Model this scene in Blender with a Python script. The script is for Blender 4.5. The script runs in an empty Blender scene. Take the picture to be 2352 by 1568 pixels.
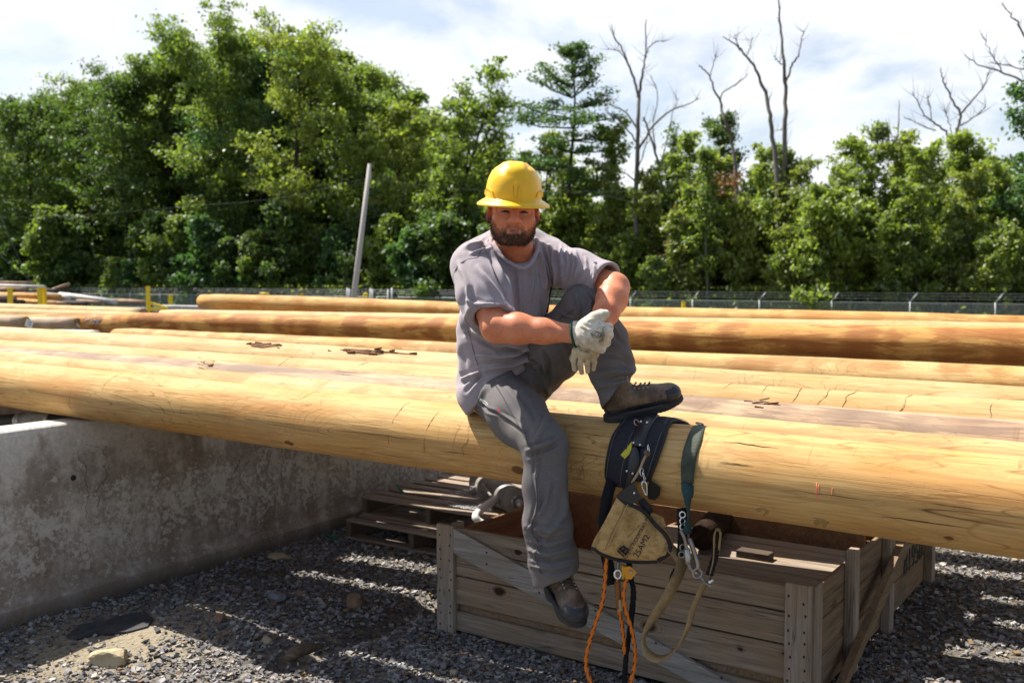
import bpy, bmesh, math, random
import numpy as np
from mathutils import Vector, Matrix, noise

S = bpy.context.scene
COL = S.collection
RAD = math.radians

# ------------------------------------------------------------------ camera, sky, sun, exposure
CAMZ, PITCH, FPX = 1.87, RAD(3.5), 2286.7
cd = bpy.data.cameras.new('camera')
cd.lens, cd.sensor_width, cd.clip_start, cd.clip_end = 35, 36, 0.05, 3000
cd.dof.use_dof, cd.dof.focus_distance, cd.dof.aperture_fstop = True, 4.0, 3.6
cam = bpy.data.objects.new('camera', cd)
COL.objects.link(cam)
cam.location = (0, 0, CAMZ)
cam.rotation_euler = (RAD(90) - PITCH, 0, 0)
S.camera = cam

SUN_DIR = Vector((-0.45, 0.30, 0.842)).normalized()
sd = bpy.data.lights.new('sun', 'SUN')
sd.energy, sd.angle, sd.color = 5.0, RAD(0.53), (1.0, 0.945, 0.86)
sun = bpy.data.objects.new('sun', sd)
COL.objects.link(sun)
sun.rotation_euler = SUN_DIR.to_track_quat('Z', 'Y').to_euler()
sun.location = (0, 0, 30)

S.view_settings.view_transform = 'Standard'
S.view_settings.look = 'None'
S.view_settings.exposure = 1.02
S.view_settings.gamma = 1.0
S.cycles.max_bounces = 12
S.cycles.diffuse_bounces = 6
S.cycles.glossy_bounces = 3
S.cycles.transparent_max_bounces = 8
S.cycles.use_denoising = True


def nd(nt, typ, **kw):
    """new node; keys are properties, or input names / i0, i1 ... for sockets (a value or a socket to link)"""
    n = nt.nodes.new(typ)
    ins = []
    for k, v in kw.items():
        if k[0] == 'i' and k[1:].isdigit():
            ins.append((n.inputs[int(k[1:])], v))
        elif k.replace('_', ' ') in n.inputs:
            ins.append((n.inputs[k.replace('_', ' ')], v))
        else:
            setattr(n, k, v)
    for s, v in ins:
        if isinstance(v, bpy.types.NodeSocket):
            nt.links.new(v, s)
        elif hasattr(s, 'default_value'):
            if s.type == 'RGBA' and len(v) == 3:
                v = (*v, 1)
            s.default_value = v
    return n


def math_(nt, op, a, b=0.0, c=0.0, clamp=False):
    return nd(nt, 'ShaderNodeMath', operation=op, use_clamp=clamp, i0=a, i1=b, i2=c).outputs[0]


def ramp(nt, fac, stops, mode='LINEAR'):
    n = nt.nodes.new('ShaderNodeValToRGB')
    n.color_ramp.interpolation = mode
    e = n.color_ramp.elements
    while len(e) < len(stops):
        e.new(0.5)
    for el, (p, c) in zip(e, stops):
        el.position = p
        el.color = (c, c, c, 1) if isinstance(c, (int, float)) else (*c, 1)
    nt.links.new(fac, n.inputs[0])
    return n.outputs[0]


def mix(nt, fac, a, b, blend='MIX'):
    n = nt.nodes.new('ShaderNodeMix')
    n.data_type = 'RGBA'
    n.blend_type = blend
    for s, v in ((n.inputs[0], fac), (n.inputs[6], a), (n.inputs[7], b)):
        if isinstance(v, bpy.types.NodeSocket):
            nt.links.new(v, s)
        else:
            s.default_value = (*v, 1) if isinstance(v, tuple) and len(v) == 3 else v
    return n.outputs[2]


def noise_(nt, vec, scale, detail=4, rough=0.55, dist=0.0):
    return nd(nt, 'ShaderNodeTexNoise', Vector=vec, Scale=scale, Detail=detail, Roughness=rough, Distortion=dist).outputs[0]


def mapping(nt, vec, scale=(1, 1, 1), loc=(0, 0, 0), rot=(0, 0, 0)):
    return nd(nt, 'ShaderNodeMapping', Vector=vec, Scale=scale, Location=loc, Rotation=rot).outputs[0]


# sky: physical blue sky with bright broken summer cloud over it
W = bpy.data.worlds.new('World')
S.world = W
W.use_nodes = True
wn = W.node_tree
wn.nodes.clear()
wo = wn.nodes.new('ShaderNodeOutputWorld')
sky = wn.nodes.new('ShaderNodeTexSky')
sky.sky_type = 'NISHITA'
sky.sun_disc = False
sky.sun_elevation = math.asin(SUN_DIR.z)
sky.sun_rotation = math.atan2(SUN_DIR.x, SUN_DIR.y)
sky.air_density, sky.dust_density = 1.0, 1.5
b1 = nd(wn, 'ShaderNodeBackground', Color=sky.outputs[0], Strength=0.075)
gen = wn.nodes.new('ShaderNodeTexCoord').outputs['Generated']
sep = nd(wn, 'ShaderNodeSeparateXYZ', i0=gen)
zz = math_(wn, 'ADD', math_(wn, 'MAXIMUM', sep.outputs[2], 0.0), 0.22)
cx = math_(wn, 'DIVIDE', sep.outputs[0], zz)
cy = math_(wn, 'DIVIDE', sep.outputs[1], zz)
cv = nd(wn, 'ShaderNodeCombineXYZ', i0=cx, i1=cy, i2=2.3).outputs[0]
c1 = noise_(wn, mapping(wn, cv, (1.5, 1.0, 1), (0.55, 0.2, 0)), 1.25, 8, 0.56, 0.25)
c2 = noise_(wn, mapping(wn, cv, (1, 1, 1), (4.1, 2.2, 0)), 2.6, 6, 0.6, 0.2)
cov = ramp(wn, c1, [(0.36, 0.35), (0.47, 0.8), (0.56, 1.0)])
# the cloud bank stands over the wood; overhead and behind the camera it breaks up to open sky
ahead = ramp(wn, sep.outputs[1], [(0.25, 0.0), (0.6, 1.0)])
openf = ramp(wn, c1, [(0.47, 0.0), (0.62, 0.4)])
cov = mix(wn, ahead, openf, cov)
cov = nd(wn, 'ShaderNodeSeparateColor', i0=cov).outputs[0]
ccol = ramp(wn, c2, [(0.34, (0.76, 0.79, 0.87)), (0.47, (0.88, 0.90, 0.95)), (0.6, (1.0, 1.0, 1.0))])
b2 = nd(wn, 'ShaderNodeBackground', Color=ccol, Strength=0.62)
ms = nd(wn, 'ShaderNodeMixShader', i0=cov, i1=b1.outputs[0], i2=b2.outputs[0])
wn.links.new(ms.outputs[0], wo.inputs[0])


# ------------------------------------------------------------------ helpers
def P(u, v, Y):
    """the place in the yard at depth Y that was measured at (u, v) on the survey photo (2352 x 1568)"""
    xc, zc = (u - 1176) / FPX, -(v - 784) / FPX
    d = Vector((xc, math.cos(PITCH) + zc * math.sin(PITCH), -math.sin(PITCH) + zc * math.cos(PITCH)))
    return Vector((0, 0, CAMZ)) + d * (Y / d.y)


def G(u, v, z=0.0):
    xc, zc = (u - 1176) / FPX, -(v - 784) / FPX
    d = Vector((xc, math.cos(PITCH) + zc * math.sin(PITCH), -math.sin(PITCH) + zc * math.cos(PITCH)))
    return Vector((0, 0, CAMZ)) + d * ((z - CAMZ) / d.z)


def tag(o, label=None, cat=None, group=None, kind=None):
    for k, v in (('label', label), ('category', cat), ('group', group), ('kind', kind)):
        if v:
            o[k] = v
    return o


def empty(name, loc, label=None, cat=None, group=None, rot=(0, 0, 0)):
    o = bpy.data.objects.new(name, None)
    COL.objects.link(o)
    o.location = loc
    o.rotation_euler = rot
    o.empty_display_size = 0.1
    bpy.context.view_layer.update()
    return tag(o, label, cat, group)


def link(name, me, mats, parent=None, world=True):
    """mesh (world coordinates unless world=False) linked as one object; parented keeping its place"""
    o = bpy.data.objects.new(name, me)
    COL.objects.link(o)
    for m in (mats if isinstance(mats, (list, tuple)) else [mats]):
        me.materials.append(m)
    if parent is not None:
        o.parent = parent
        if world:
            o.matrix_parent_inverse = parent.matrix_world.inverted()
    return o


def np_mesh(name, V, F, smooth=False, attrs=None):
    """V (n,3), F (m,k) int array with constant k, or list of such arrays"""
    me = bpy.data.meshes.new(name)
    Fs = [f for f in (F if isinstance(F, list) else [F]) if len(f)]
    V = np.asarray(V, dtype=np.float32)
    me.vertices.add(len(V))
    me.vertices.foreach_set('co', V.ravel())
    loops = np.concatenate([f.ravel() for f in Fs]).astype(np.int32)
    tot = np.concatenate([np.full(len(f), f.shape[1], np.int32) for f in Fs])
    start = np.concatenate([[0], np.cumsum(tot)[:-1]]).astype(np.int32)
    me.loops.add(len(loops))
    me.loops.foreach_set('vertex_index', loops)
    me.polygons.add(len(tot))
    me.polygons.foreach_set('loop_start', start)
    me.polygons.foreach_set('loop_total', tot)
    me.polygons.foreach_set('use_smooth', np.full(len(tot), smooth, bool))
    me.update()
    me.validate()
    return me


class MB:
    """collects boxes, tubes and sheets in world space for ONE mesh"""
    def __init__(self):
        self.v, self.f, self.m, self.sm = [], [], [], []

    def add(self, vs, fs, mi=0, smooth=False):
        o = len(self.v)
        self.v += [tuple(p) for p in vs]
        for f in fs:
            self.f.append(tuple(i + o for i in f))
            self.m.append(mi)
            self.sm.append(smooth)
        return self

    def box(self, o, ax, ay, az, mi=0, bev=0.0):
        """o corner/origin + three edge vectors; slightly eased edges when bev > 0"""
        o, ax, ay, az = Vector(o), Vector(ax), Vector(ay), Vector(az)
        if bev <= 0:
            p = [o + ax * i + ay * j + az * k for k in (0, 1) for j in (0, 1) for i in (0, 1)]
            self.add(p, [(0, 2, 3, 1), (4, 5, 7, 6), (0, 1, 5, 4), (2, 6, 7, 3), (0, 4, 6, 2), (1, 3, 7, 5)], mi)
            return self
        bm = bmesh.new()
        p = [bm.verts.new(o + ax * i + ay * j + az * k) for k in (0, 1) for j in (0, 1) for i in (0, 1)]
        for f in [(0, 2, 3, 1), (4, 5, 7, 6), (0, 1, 5, 4), (2, 6, 7, 3), (0, 4, 6, 2), (1, 3, 7, 5)]:
            bm.faces.new([p[i] for i in f])
        bmesh.ops.bevel(bm, geom=bm.edges[:], offset=bev, segments=1, affect='EDGES')
        bmesh.ops.recalc_face_normals(bm, faces=bm.faces[:])
        bm.verts.index_update()
        self.add([v.co for v in bm.verts], [[v.index for v in f.verts] for f in bm.faces], mi)
        bm.free()
        return self

    def tube(self, pts, rad, n=8, cap=True, mi=0, smooth=True, closed=False):
        pts = [Vector(p) for p in pts]
        m = len(pts)
        rad = rad if isinstance(rad, (list, tuple)) else [rad] * m
        ref = None
        rings = []
        for i in range(m):
            if closed:
                t = pts[(i + 1) % m] - pts[i - 1]
            else:
                t = pts[min(i + 1, m - 1)] - pts[max(i - 1, 0)]
            if t.length < 1e-9:
                t = Vector((0, 0, 1))
            t.normalize()
            if ref is None:
                ref = Vector((0, 0, 1)) if abs(t.z) < 0.9 else Vector((1, 0, 0))
            ref = (ref - t * ref.dot(t)).normalized()
            b = t.cross(ref)
            rings.append([pts[i] + (ref * math.cos(a) + b * math.sin(a)) * rad[i] for a in (2 * math.pi * k / n for k in range(n))])
        vs = [p for r in rings for p in r]
        fs = []
        for i in range(m if closed else m - 1):
            j = (i + 1) % m
            for k in range(n):
                l = (k + 1) % n
                fs.append((i * n + k, i * n + l, j * n + l, j * n + k))
        if cap and not closed:
            fs.append(tuple(range(n - 1, -1, -1)))
            fs.append(tuple((m - 1) * n + k for k in range(n)))
        return self.add(vs, fs, mi, smooth)

    def ribbon(self, pts, side, width, thick, mi=0, smooth=True):
        """strap: centre line pts, side vectors (one or a list), flat section width x thick"""
        pts = [Vector(p) for p in pts]
        m = len(pts)
        side = side if isinstance(side, list) else [side] * m
        width = width if isinstance(width, (list, tuple)) else [width] * m
        vs, fs = [], []
        for i in range(m):
            t = (pts[min(i + 1, m - 1)] - pts[max(i - 1, 0)]).normalized()
            s = Vector(side[i])
            s = (s - t * s.dot(t)).normalized()
            nn = t.cross(s)
            w, h = width[i] / 2, thick / 2
            vs += [pts[i] + s * w + nn * h, pts[i] - s * w + nn * h, pts[i] - s * w - nn * h, pts[i] + s * w - nn * h]
        for i in range(m - 1):
            a, b = i * 4, i * 4 + 4
            for k in range(4):
                l = (k + 1) % 4
                fs.append((a + k, a + l, b + l, b + k))
        fs += [(3, 2, 1, 0), tuple((m - 1) * 4 + k for k in range(4))]
        return self.add(vs, fs, mi, smooth)

    def prism(self, pts, thick, mi=0):
        """flat outline pts pushed along the vector thick"""
        pts = [Vector(p) for p in pts]
        n = len(pts)
        t = Vector(thick)
        vs = pts + [p + t for p in pts]
        fs = [tuple(range(n - 1, -1, -1)), tuple(range(n, 2 * n))]
        fs += [(i, (i + 1) % n, n + (i + 1) % n, n + i) for i in range(n)]
        return self.add(vs, fs, mi)

    def ball(self, c, r, seg=10, mi=0, squash=(1, 1, 1)):
        vs, fs = [], []
        rings = seg // 2
        for i in range(rings + 1):
            th = math.pi * i / rings
            for k in range(seg):
                ph = 2 * math.pi * k / seg
                vs.append((c[0] + r * squash[0] * math.sin(th) * math.cos(ph), c[1] + r * squash[1] * math.sin(th) * math.sin(ph), c[2] + r * squash[2] * math.cos(th)))
        for i in range(rings):
            for k in range(seg):
                l = (k + 1) % seg
                fs.append((i * seg + k, (i + 1) * seg + k, (i + 1) * seg + l, i * seg + l))
        return self.add(vs, fs, mi, True)

    def build(self, name, mats, parent=None, origin=None):
        me = bpy.data.meshes.new(name)
        me.from_pydata(self.v, [], self.f)
        me.polygons.foreach_set('material_index', self.m)
        me.polygons.foreach_set('use_smooth', self.sm)
        bm = bmesh.new()
        bm.from_mesh(me)
        bmesh.ops.recalc_face_normals(bm, faces=bm.faces[:])
        bm.to_mesh(me)
        bm.free()
        me.update()
        o = link(name, me, mats, parent)
        if parent is None:
            c = Vector(origin) if origin is not None else Vector((sum(p[0] for p in self.v) / len(self.v), sum(p[1] for p in self.v) / len(self.v), min(p[2] for p in self.v)))
            me.transform(Matrix.Translation(-c))
            o.location = c
            bpy.context.view_layer.update()
        return o


def curve_pts(ctrl, n=8):
    """smooth curve through control points (Catmull-Rom)"""
    c = [Vector(p) for p in ctrl]
    c = [c[0] * 2 - c[1]] + c + [c[-1] * 2 - c[-2]]
    out = []
    for i in range(1, len(c) - 2):
        p0, p1, p2, p3 = c[i - 1:i + 3]
        for k in range(n):
            t = k / n
            out.append(0.5 * ((2 * p1) + (p2 - p0) * t + (2 * p0 - 5 * p1 + 4 * p2 - p3) * t * t + (3 * p1 - p0 - 3 * p2 + p3) * t ** 3))
    out.append(c[-2])
    return out


def text_mesh(body, size, ox, oy, oz, extrude=0.0006):
    """lettering as flat mesh; ox right, oy up, at origin oz (all world vectors), centred"""
    cu = bpy.data.curves.new('lettering', 'FONT')
    cu.body, cu.size, cu.extrude, cu.align_x, cu.align_y = body, size, extrude, 'CENTER', 'CENTER'
    to = bpy.data.objects.new('lettering', cu)
    COL.objects.link(to)
    dg = bpy.context.evaluated_depsgraph_get()
    me = bpy.data.meshes.new_from_object(to.evaluated_get(dg))
    bpy.data.objects.remove(to)
    bpy.data.curves.remove(cu)
    ox, oy = Vector(ox).normalized(), Vector(oy).normalized()
    nz = ox.cross(oy).normalized()
    me.transform(Matrix((ox, oy, nz)).transposed().to_4x4())
    me.transform(Matrix.Translation(Vector(oz)))
    return me


# ------------------------------------------------------------------ materials
def new_mat(name, rough=0.8, spec=0.3):
    m = bpy.data.materials.new(name)
    m.use_nodes = True
    nt = m.node_tree
    bs = nt.nodes['Principled BSDF']
    bs.inputs['Roughness'].default_value = rough
    bs.inputs['Specular IOR Level'].default_value = spec
    return m, nt, bs


def bump(nt, bs, h, strength=0.4, dist=0.01):
    b = nd(nt, 'ShaderNodeBump', Height=h, Strength=strength, Distance=dist)
    nt.links.new(b.outputs[0], bs.inputs['Normal'])


def objco(nt):
    return nt.nodes.new('ShaderNodeTexCoord').outputs['Object']


def simple_mat(name, col, var=0.15, scale=20, rough=0.7, spec=0.3, metallic=0.0, bmp=0.15, dark=None, stretch=(1, 1, 1)):
    """base colour broken up by two octaves of wear"""
    m, nt, bs = new_mat(name, rough, spec)
    co = mapping(nt, objco(nt), stretch)
    n1 = noise_(nt, co, scale, 5, 0.6)
    n2 = noise_(nt, co, scale * 0.22, 3, 0.5)
    d = dark or tuple(c * (1 - 2.2 * var) for c in col)
    l = tuple(min(1, c * (1 + var)) for c in col)
    f = math_(nt, 'ADD', math_(nt, 'MULTIPLY', n1, 0.55), math_(nt, 'MULTIPLY', n2, 0.45))
    c = ramp(nt, f, [(0.3, d), (0.5, col), (0.7, l)])
    nt.links.new(c, bs.inputs['Base Color'])
    bs.inputs['Metallic'].default_value = metallic
    if bmp:
        bump(nt, bs, n1, bmp, 0.004)
    return m


def log_mat(name, light, mid, patch, patch_amt=0.5, lines=0.4, cracks=0.6, smudge=0.3, knots=(), seed=0.0):
    """peeled pole: long grain, growth-line contours, brown bark residue in stretched patches, drying cracks, knots"""
    m, nt, bs = new_mat(name, 0.72, 0.25)
    oc = objco(nt)
    co = mapping(nt, oc, (1, 1, 1), (seed, seed * 0.7, seed * 1.3))
    big = noise_(nt, mapping(nt, co, (0.5, 1.6, 1.6)), 2.6, 4, 0.55, 0.4)
    grain = noise_(nt, mapping(nt, co, (0.035, 1, 1)), 95, 3, 0.6)
    cont = noise_(nt, mapping(nt, co, (0.16, 1, 1)), 5.0, 2, 0.4, 0.9)
    col = ramp(nt, big, [(0.3, mid), (0.55, light), (0.75, tuple(0.5 * (a + b) for a, b in zip(light, mid)))])
    # growth-line contours
    s = math_(nt, 'ABSOLUTE', math_(nt, 'SINE', math_(nt, 'MULTIPLY', cont, 70.0)))
    lm = math_(nt, 'MULTIPLY', ramp(nt, s, [(0.0, 1.0), (0.25, 0.0)]), ramp(nt, noise_(nt, mapping(nt, co, (0.5, 1, 1)), 3.0, 3), [(0.36, 0.0), (0.56, lines)]))
    col = mix(nt, lm, col, tuple(c * 0.42 for c in mid))
    col = mix(nt, math_(nt, 'MULTIPLY', ramp(nt, grain, [(0.38, 1.0), (0.56, 0.0)]), 0.45), col, tuple(c * 0.55 for c in mid))
    fl = noise_(nt, mapping(nt, co, (0.22, 1, 1), (5, 5, 5)), 21, 5, 0.7, 0.3)
    col = mix(nt, ramp(nt, fl, [(0.56, 0.0), (0.68, 0.55)]), col, tuple(c * 0.5 for c in mid))
    tone = noise_(nt, mapping(nt, co, (0.3, 1, 1), (8, 1, 4)), 4.2, 5, 0.6, 0.4)
    col = mix(nt, ramp(nt, tone, [(0.46, 0.0), (0.64, 0.5)]), col, (mid[0] * 0.95, mid[1] * 0.78, mid[2] * 0.75))
    # bark residue patches with sharp stretched borders, broken into drawknife-length steps
    pn = noise_(nt, mapping(nt, co, (0.15, 1, 1)), 8.0, 7, 0.68, 0.9)
    stepx = noise_(nt, mapping(nt, co, (1, 0.2, 0.2)), 5.0, 1, 0.4)
    pf = math_(nt, 'ADD', math_(nt, 'ADD', pn, math_(nt, 'MULTIPLY', math_(nt, 'SUBTRACT', stepx, 0.5), 0.45)), math_(nt, 'MULTIPLY', math_(nt, 'SUBTRACT', grain, 0.5), 0.28))
    pf = math_(nt, 'ADD', math_(nt, 'MULTIPLY', math_(nt, 'SUBTRACT', pf, 0.5), 1.5), 0.5)
    lo = 0.68 - 0.3 * patch_amt
    pm = ramp(nt, pf, [(lo - 0.02, 0.0), (lo + 0.04, 0.65), (lo + 0.2, 1.0)])
    pcol = mix(nt, noise_(nt, mapping(nt, co, (0.1, 1, 1)), 40, 3), tuple(c * 0.6 for c in patch), patch)
    col = mix(nt, math_(nt, 'MULTIPLY', pm, min(1, patch_amt * 1.15)), col, pcol)
    # handling smudges
    sm = math_(nt, 'MULTIPLY', ramp(nt, noise_(nt, mapping(nt, co, (1.4, 1, 1)), 5.5, 6, 0.7), [(0.60, 0.0), (0.78, smudge)]), 0.7)
    col = mix(nt, sm, col, (0.16, 0.12, 0.07))
    # cracks along the grain
    cn = noise_(nt, mapping(nt, co, (0.018, 1, 1), (3, 1, 2)), 15.0, 1, 0.4)
    ca = math_(nt, 'ABSOLUTE', math_(nt, 'SUBTRACT', cn, 0.5))
    cm = math_(nt, 'MULTIPLY', ramp(nt, ca, [(0.0, 1.0), (0.0045, 0.0)]), ramp(nt, noise_(nt, mapping(nt, co, (0.8, 2, 2)), 2.2, 2), [(0.5, 0.0), (0.58, cracks)]))
    col = mix(nt, cm, col, (0.05, 0.03, 0.015))
    # a few cross rings left by branch whorls
    rn = noise_(nt, mapping(nt, co, (1, 0.12, 0.12), (7, 0, 0)), 7.0, 2, 0.4)
    ra = math_(nt, 'ABSOLUTE', math_(nt, 'SUBTRACT', rn, 0.5))
    rm = math_(nt, 'MULTIPLY', ramp(nt, ra, [(0.0, 0.75), (0.006, 0.0)]), ramp(nt, noise_(nt, co, 6, 4), [(0.5, 0.0), (0.62, 0.8)]))
    col = mix(nt, rm, col, (0.15, 0.08, 0.03))
    for kx, ky, kz, ks in knots:
        dv = nd(nt, 'ShaderNodeVectorMath', operation='SUBTRACT', i0=oc, i1=(kx, ky, kz)).outputs[0]
        dv = nd(nt, 'ShaderNodeVectorMath', operation='MULTIPLY', i0=dv, i1=(0.62, 1, 1)).outputs[0]
        dd = nd(nt, 'ShaderNodeVectorMath', operation='LENGTH', i0=dv).outputs['Value']
        dd = math_(nt, 'ADD', dd, math_(nt, 'MULTIPLY', math_(nt, 'SUBTRACT', noise_(nt, oc, 24, 3), 0.5), ks * 0.6))
        rg = math_(nt, 'ABSOLUTE', math_(nt, 'SINE', math_(nt, 'MULTIPLY', dd, 190.0)))
        rmk = math_(nt, 'MULTIPLY', ramp(nt, rg, [(0.0, 0.75), (0.4, 0.0)]), ramp(nt, dd, [(ks, 1.0), (ks * 4.2, 0.0)]))
        col = mix(nt, rmk, col, (0.34, 0.16, 0.035))
        col = mix(nt, ramp(nt, dd, [(ks * 0.75, 0.92), (ks * 1.0, 0.0)]), col, (0.13, 0.05, 0.018))
    nt.links.new(col, bs.inputs['Base Color'])
    h = math_(nt, 'SUBTRACT', math_(nt, 'ADD', math_(nt, 'MULTIPLY', grain, 0.35), math_(nt, 'MULTIPLY', pm, 0.25)), math_(nt, 'MULTIPLY', cm, 0.9))
    bump(nt, bs, h, 0.5, 0.006)
    return m


def board_mat(name, light, dark, warm, axis=0, seed=0.0, knot=0.6, warm_amt=0.4, knots=()):
    """weathered sawn board, grain along local axis, darker late wood, knots, end stains"""
    m, nt, bs = new_mat(name, 0.88, 0.15)
    sc = [1.0, 1.0, 1.0]
    sc[axis] = 0.06
    raw = objco(nt)
    oc = mapping(nt, raw, (1, 1, 1), (seed, seed * 1.7, seed * 0.4))
    info = nt.nodes.new('ShaderNodeNewGeometry').outputs['Random Per Island']
    off = nd(nt, 'ShaderNodeCombineXYZ', i0=math_(nt, 'MULTIPLY', info, 31.0), i1=math_(nt, 'MULTIPLY', info, 17.0), i2=math_(nt, 'MULTIPLY', info, 53.0)).outputs[0]
    oc = nd(nt, 'ShaderNodeVectorMath', operation='ADD', i0=oc, i1=off).outputs[0]
    wob = noise_(nt, oc, 3.0, 2, 0.5)
    g = noise_(nt, mapping(nt, oc, tuple(sc)), 70, 4, 0.65, 0.6)
    g2 = noise_(nt, mapping(nt, oc, tuple(sc)), 16, 3, 0.5, 1.2)
    b = noise_(nt, oc, 3.2, 4, 0.6)
    col = ramp(nt, math_(nt, 'ADD', math_(nt, 'MULTIPLY', g, 0.6), math_(nt, 'MULTIPLY', g2, 0.4)), [(0.34, dark), (0.52, tuple(0.5 * (x + y) for x, y in zip(light, dark))), (0.66, light)])
    col = mix(nt, ramp(nt, b, [(0.42, 0.0), (0.66, warm_amt)]), col, warm)
    vor = nd(nt, 'ShaderNodeTexVoronoi', feature='F1', Vector=mapping(nt, oc, tuple(0.55 if k == axis else 1.0 for k in range(3))), Scale=3.1).outputs['Distance']
    col = mix(nt, math_(nt, 'MULTIPLY', ramp(nt, vor, [(0.045, 1.0), (0.085, 0.0)]), knot), col, (0.06, 0.032, 0.018))
    col = mix(nt, math_(nt, 'MULTIPLY', info, 0.35), col, tuple(x * 0.6 for x in dark))
    lines = ramp(nt, math_(nt, 'ABSOLUTE', math_(nt, 'SUBTRACT', noise_(nt, mapping(nt, oc, tuple(0.03 if k == axis else 1.0 for k in range(3))), 22, 2), 0.5)), [(0.0, 0.65), (0.012, 0.0)])
    col = mix(nt, lines, col, (0.05, 0.04, 0.03))
    for kx, ky, kz, ks in knots:
        dv = nd(nt, 'ShaderNodeVectorMath', operation='SUBTRACT', i0=raw, i1=(kx, ky, kz)).outputs[0]
        dv = nd(nt, 'ShaderNodeVectorMath', operation='MULTIPLY', i0=dv, i1=(0.6, 0.3, 1)).outputs[0]
        dd = nd(nt, 'ShaderNodeVectorMath', operation='LENGTH', i0=dv).outputs['Value']
        dd = math_(nt, 'ADD', dd, math_(nt, 'MULTIPLY', math_(nt, 'SUBTRACT', noise_(nt, raw, 30, 3), 0.5), ks * 0.5))
        rg = math_(nt, 'ABSOLUTE', math_(nt, 'SINE', math_(nt, 'MULTIPLY', dd, 240.0)))
        rk = math_(nt, 'MULTIPLY', ramp(nt, rg, [(0.0, 0.8), (0.5, 0.0)]), ramp(nt, dd, [(ks, 1.0), (ks * 2.6, 0.0)]))
        col = mix(nt, rk, col, (0.09, 0.055, 0.03))
        col = mix(nt, ramp(nt, dd, [(ks * 0.7, 0.95), (ks * 1.0, 0.0)]), col, (0.035, 0.017, 0.009))
    nt.links.new(col, bs.inputs['Base Color'])
    bump(nt, bs, math_(nt, 'SUBTRACT', g, lines), 0.45, 0.004)
    return m


def leaf_mat(name, col, var=0.35, trans=0.45, hue=0.0):
    m = bpy.data.materials.new(name)
    m.use_nodes = True
    nt = m.node_tree
    nt.nodes.clear()
    out = nt.nodes.new('ShaderNodeOutputMaterial')
    isl = nt.nodes.new('ShaderNodeNewGeometry').outputs['Random Per Island']
    cl = noise_(nt, objco(nt), 0.55, 3, 0.5)
    f = math_(nt, 'ADD', math_(nt, 'MULTIPLY', isl, 0.5), math_(nt, 'MULTIPLY', cl, 0.5))
    d = (col[0] * (1 - var) * 0.9, col[1] * (1 - var), col[2] * (1 - var))
    l = (min(1, col[0] * (1 + var) * 1.12), min(1, col[1] * (1 + var)), col[2] * (1 + 0.4 * var))
    c = ramp(nt, f, [(0.22, d), (0.5, col), (0.78, l)])
    df = nd(nt, 'ShaderNodeBsdfDiffuse', Color=c)
    tr = nd(nt, 'ShaderNodeBsdfTranslucent', Color=mix(nt, 1.0, c, (1.0, 1.2, 0.62), 'MULTIPLY'))
    gl = nd(nt, 'ShaderNodeBsdfGlossy', Color=(0.8, 0.85, 0.9), Roughness=0.5)
    m1 = nd(nt, 'ShaderNodeMixShader', i0=trans, i1=df.outputs[0], i2=tr.outputs[0])
    m2 = nd(nt, 'ShaderNodeMixShader', i0=0.045, i1=m1.outputs[0], i2=gl.outputs[0])
    nt.links.new(m2.outputs[0], out.inputs[0])
    return m

# ------------------------------------------------------------------ ground
rng = np.random.default_rng(7)


def ground_z(x, y):
    """yard level, falling about a metre towards the fence and the wood"""
    t = np.clip((y - 13) / 14.0, 0, 1)
    return -1.05 * t * t * (3 - 2 * t)


def vnoise(x, y, s, seed=0.0):
    """cheap smooth noise from summed rotated sines"""
    r = 0
    for k in range(5):
        a = 1.3 * k + seed
        r = r + np.sin((x * math.cos(a) + y * math.sin(a)) * s * (1 + 0.37 * k) + 2.1 * k + seed * 5) * np.cos((x * math.sin(a) - y * math.cos(a)) * s * (0.8 + 0.29 * k) + seed)
    return r / 5


gx = np.concatenate([np.linspace(-320, -14, 26)[:-1], np.linspace(-14, -4, 34)[:-1], np.arange(-4, 6, 0.06), np.linspace(6, 16, 30), np.linspace(16, 320, 26)[1:]])
gy = np.concatenate([np.linspace(-30, 3.6, 12)[:-1], np.arange(3.6, 9.5, 0.06), np.linspace(9.5, 30, 40), np.linspace(30, 460, 30)[1:]])
GX, GY = np.meshgrid(gx, gy)
near = np.exp(-np.maximum(0, np.hypot(GX, GY - 6) - 5) / 3)
_ra, _rb, _rm = G(655, 1520), G(985, 1385), G(560, 1405)


def ruts(x, y):
    """a washed-out rut and the low mound of chips beside it"""
    dx, dy = _rb.x - _ra.x, _rb.y - _ra.y
    t = np.clip(((x - _ra.x) * dx + (y - _ra.y) * dy) / (dx * dx + dy * dy), 0, 1)
    d = np.hypot(x - _ra.x - t * dx, y - _ra.y - t * dy)
    return -0.085 * np.exp(-(d / 0.11) ** 2) + 0.05 * np.exp(-((x - _rm.x) ** 2 + (y - _rm.y) ** 2) / 0.18)


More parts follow.
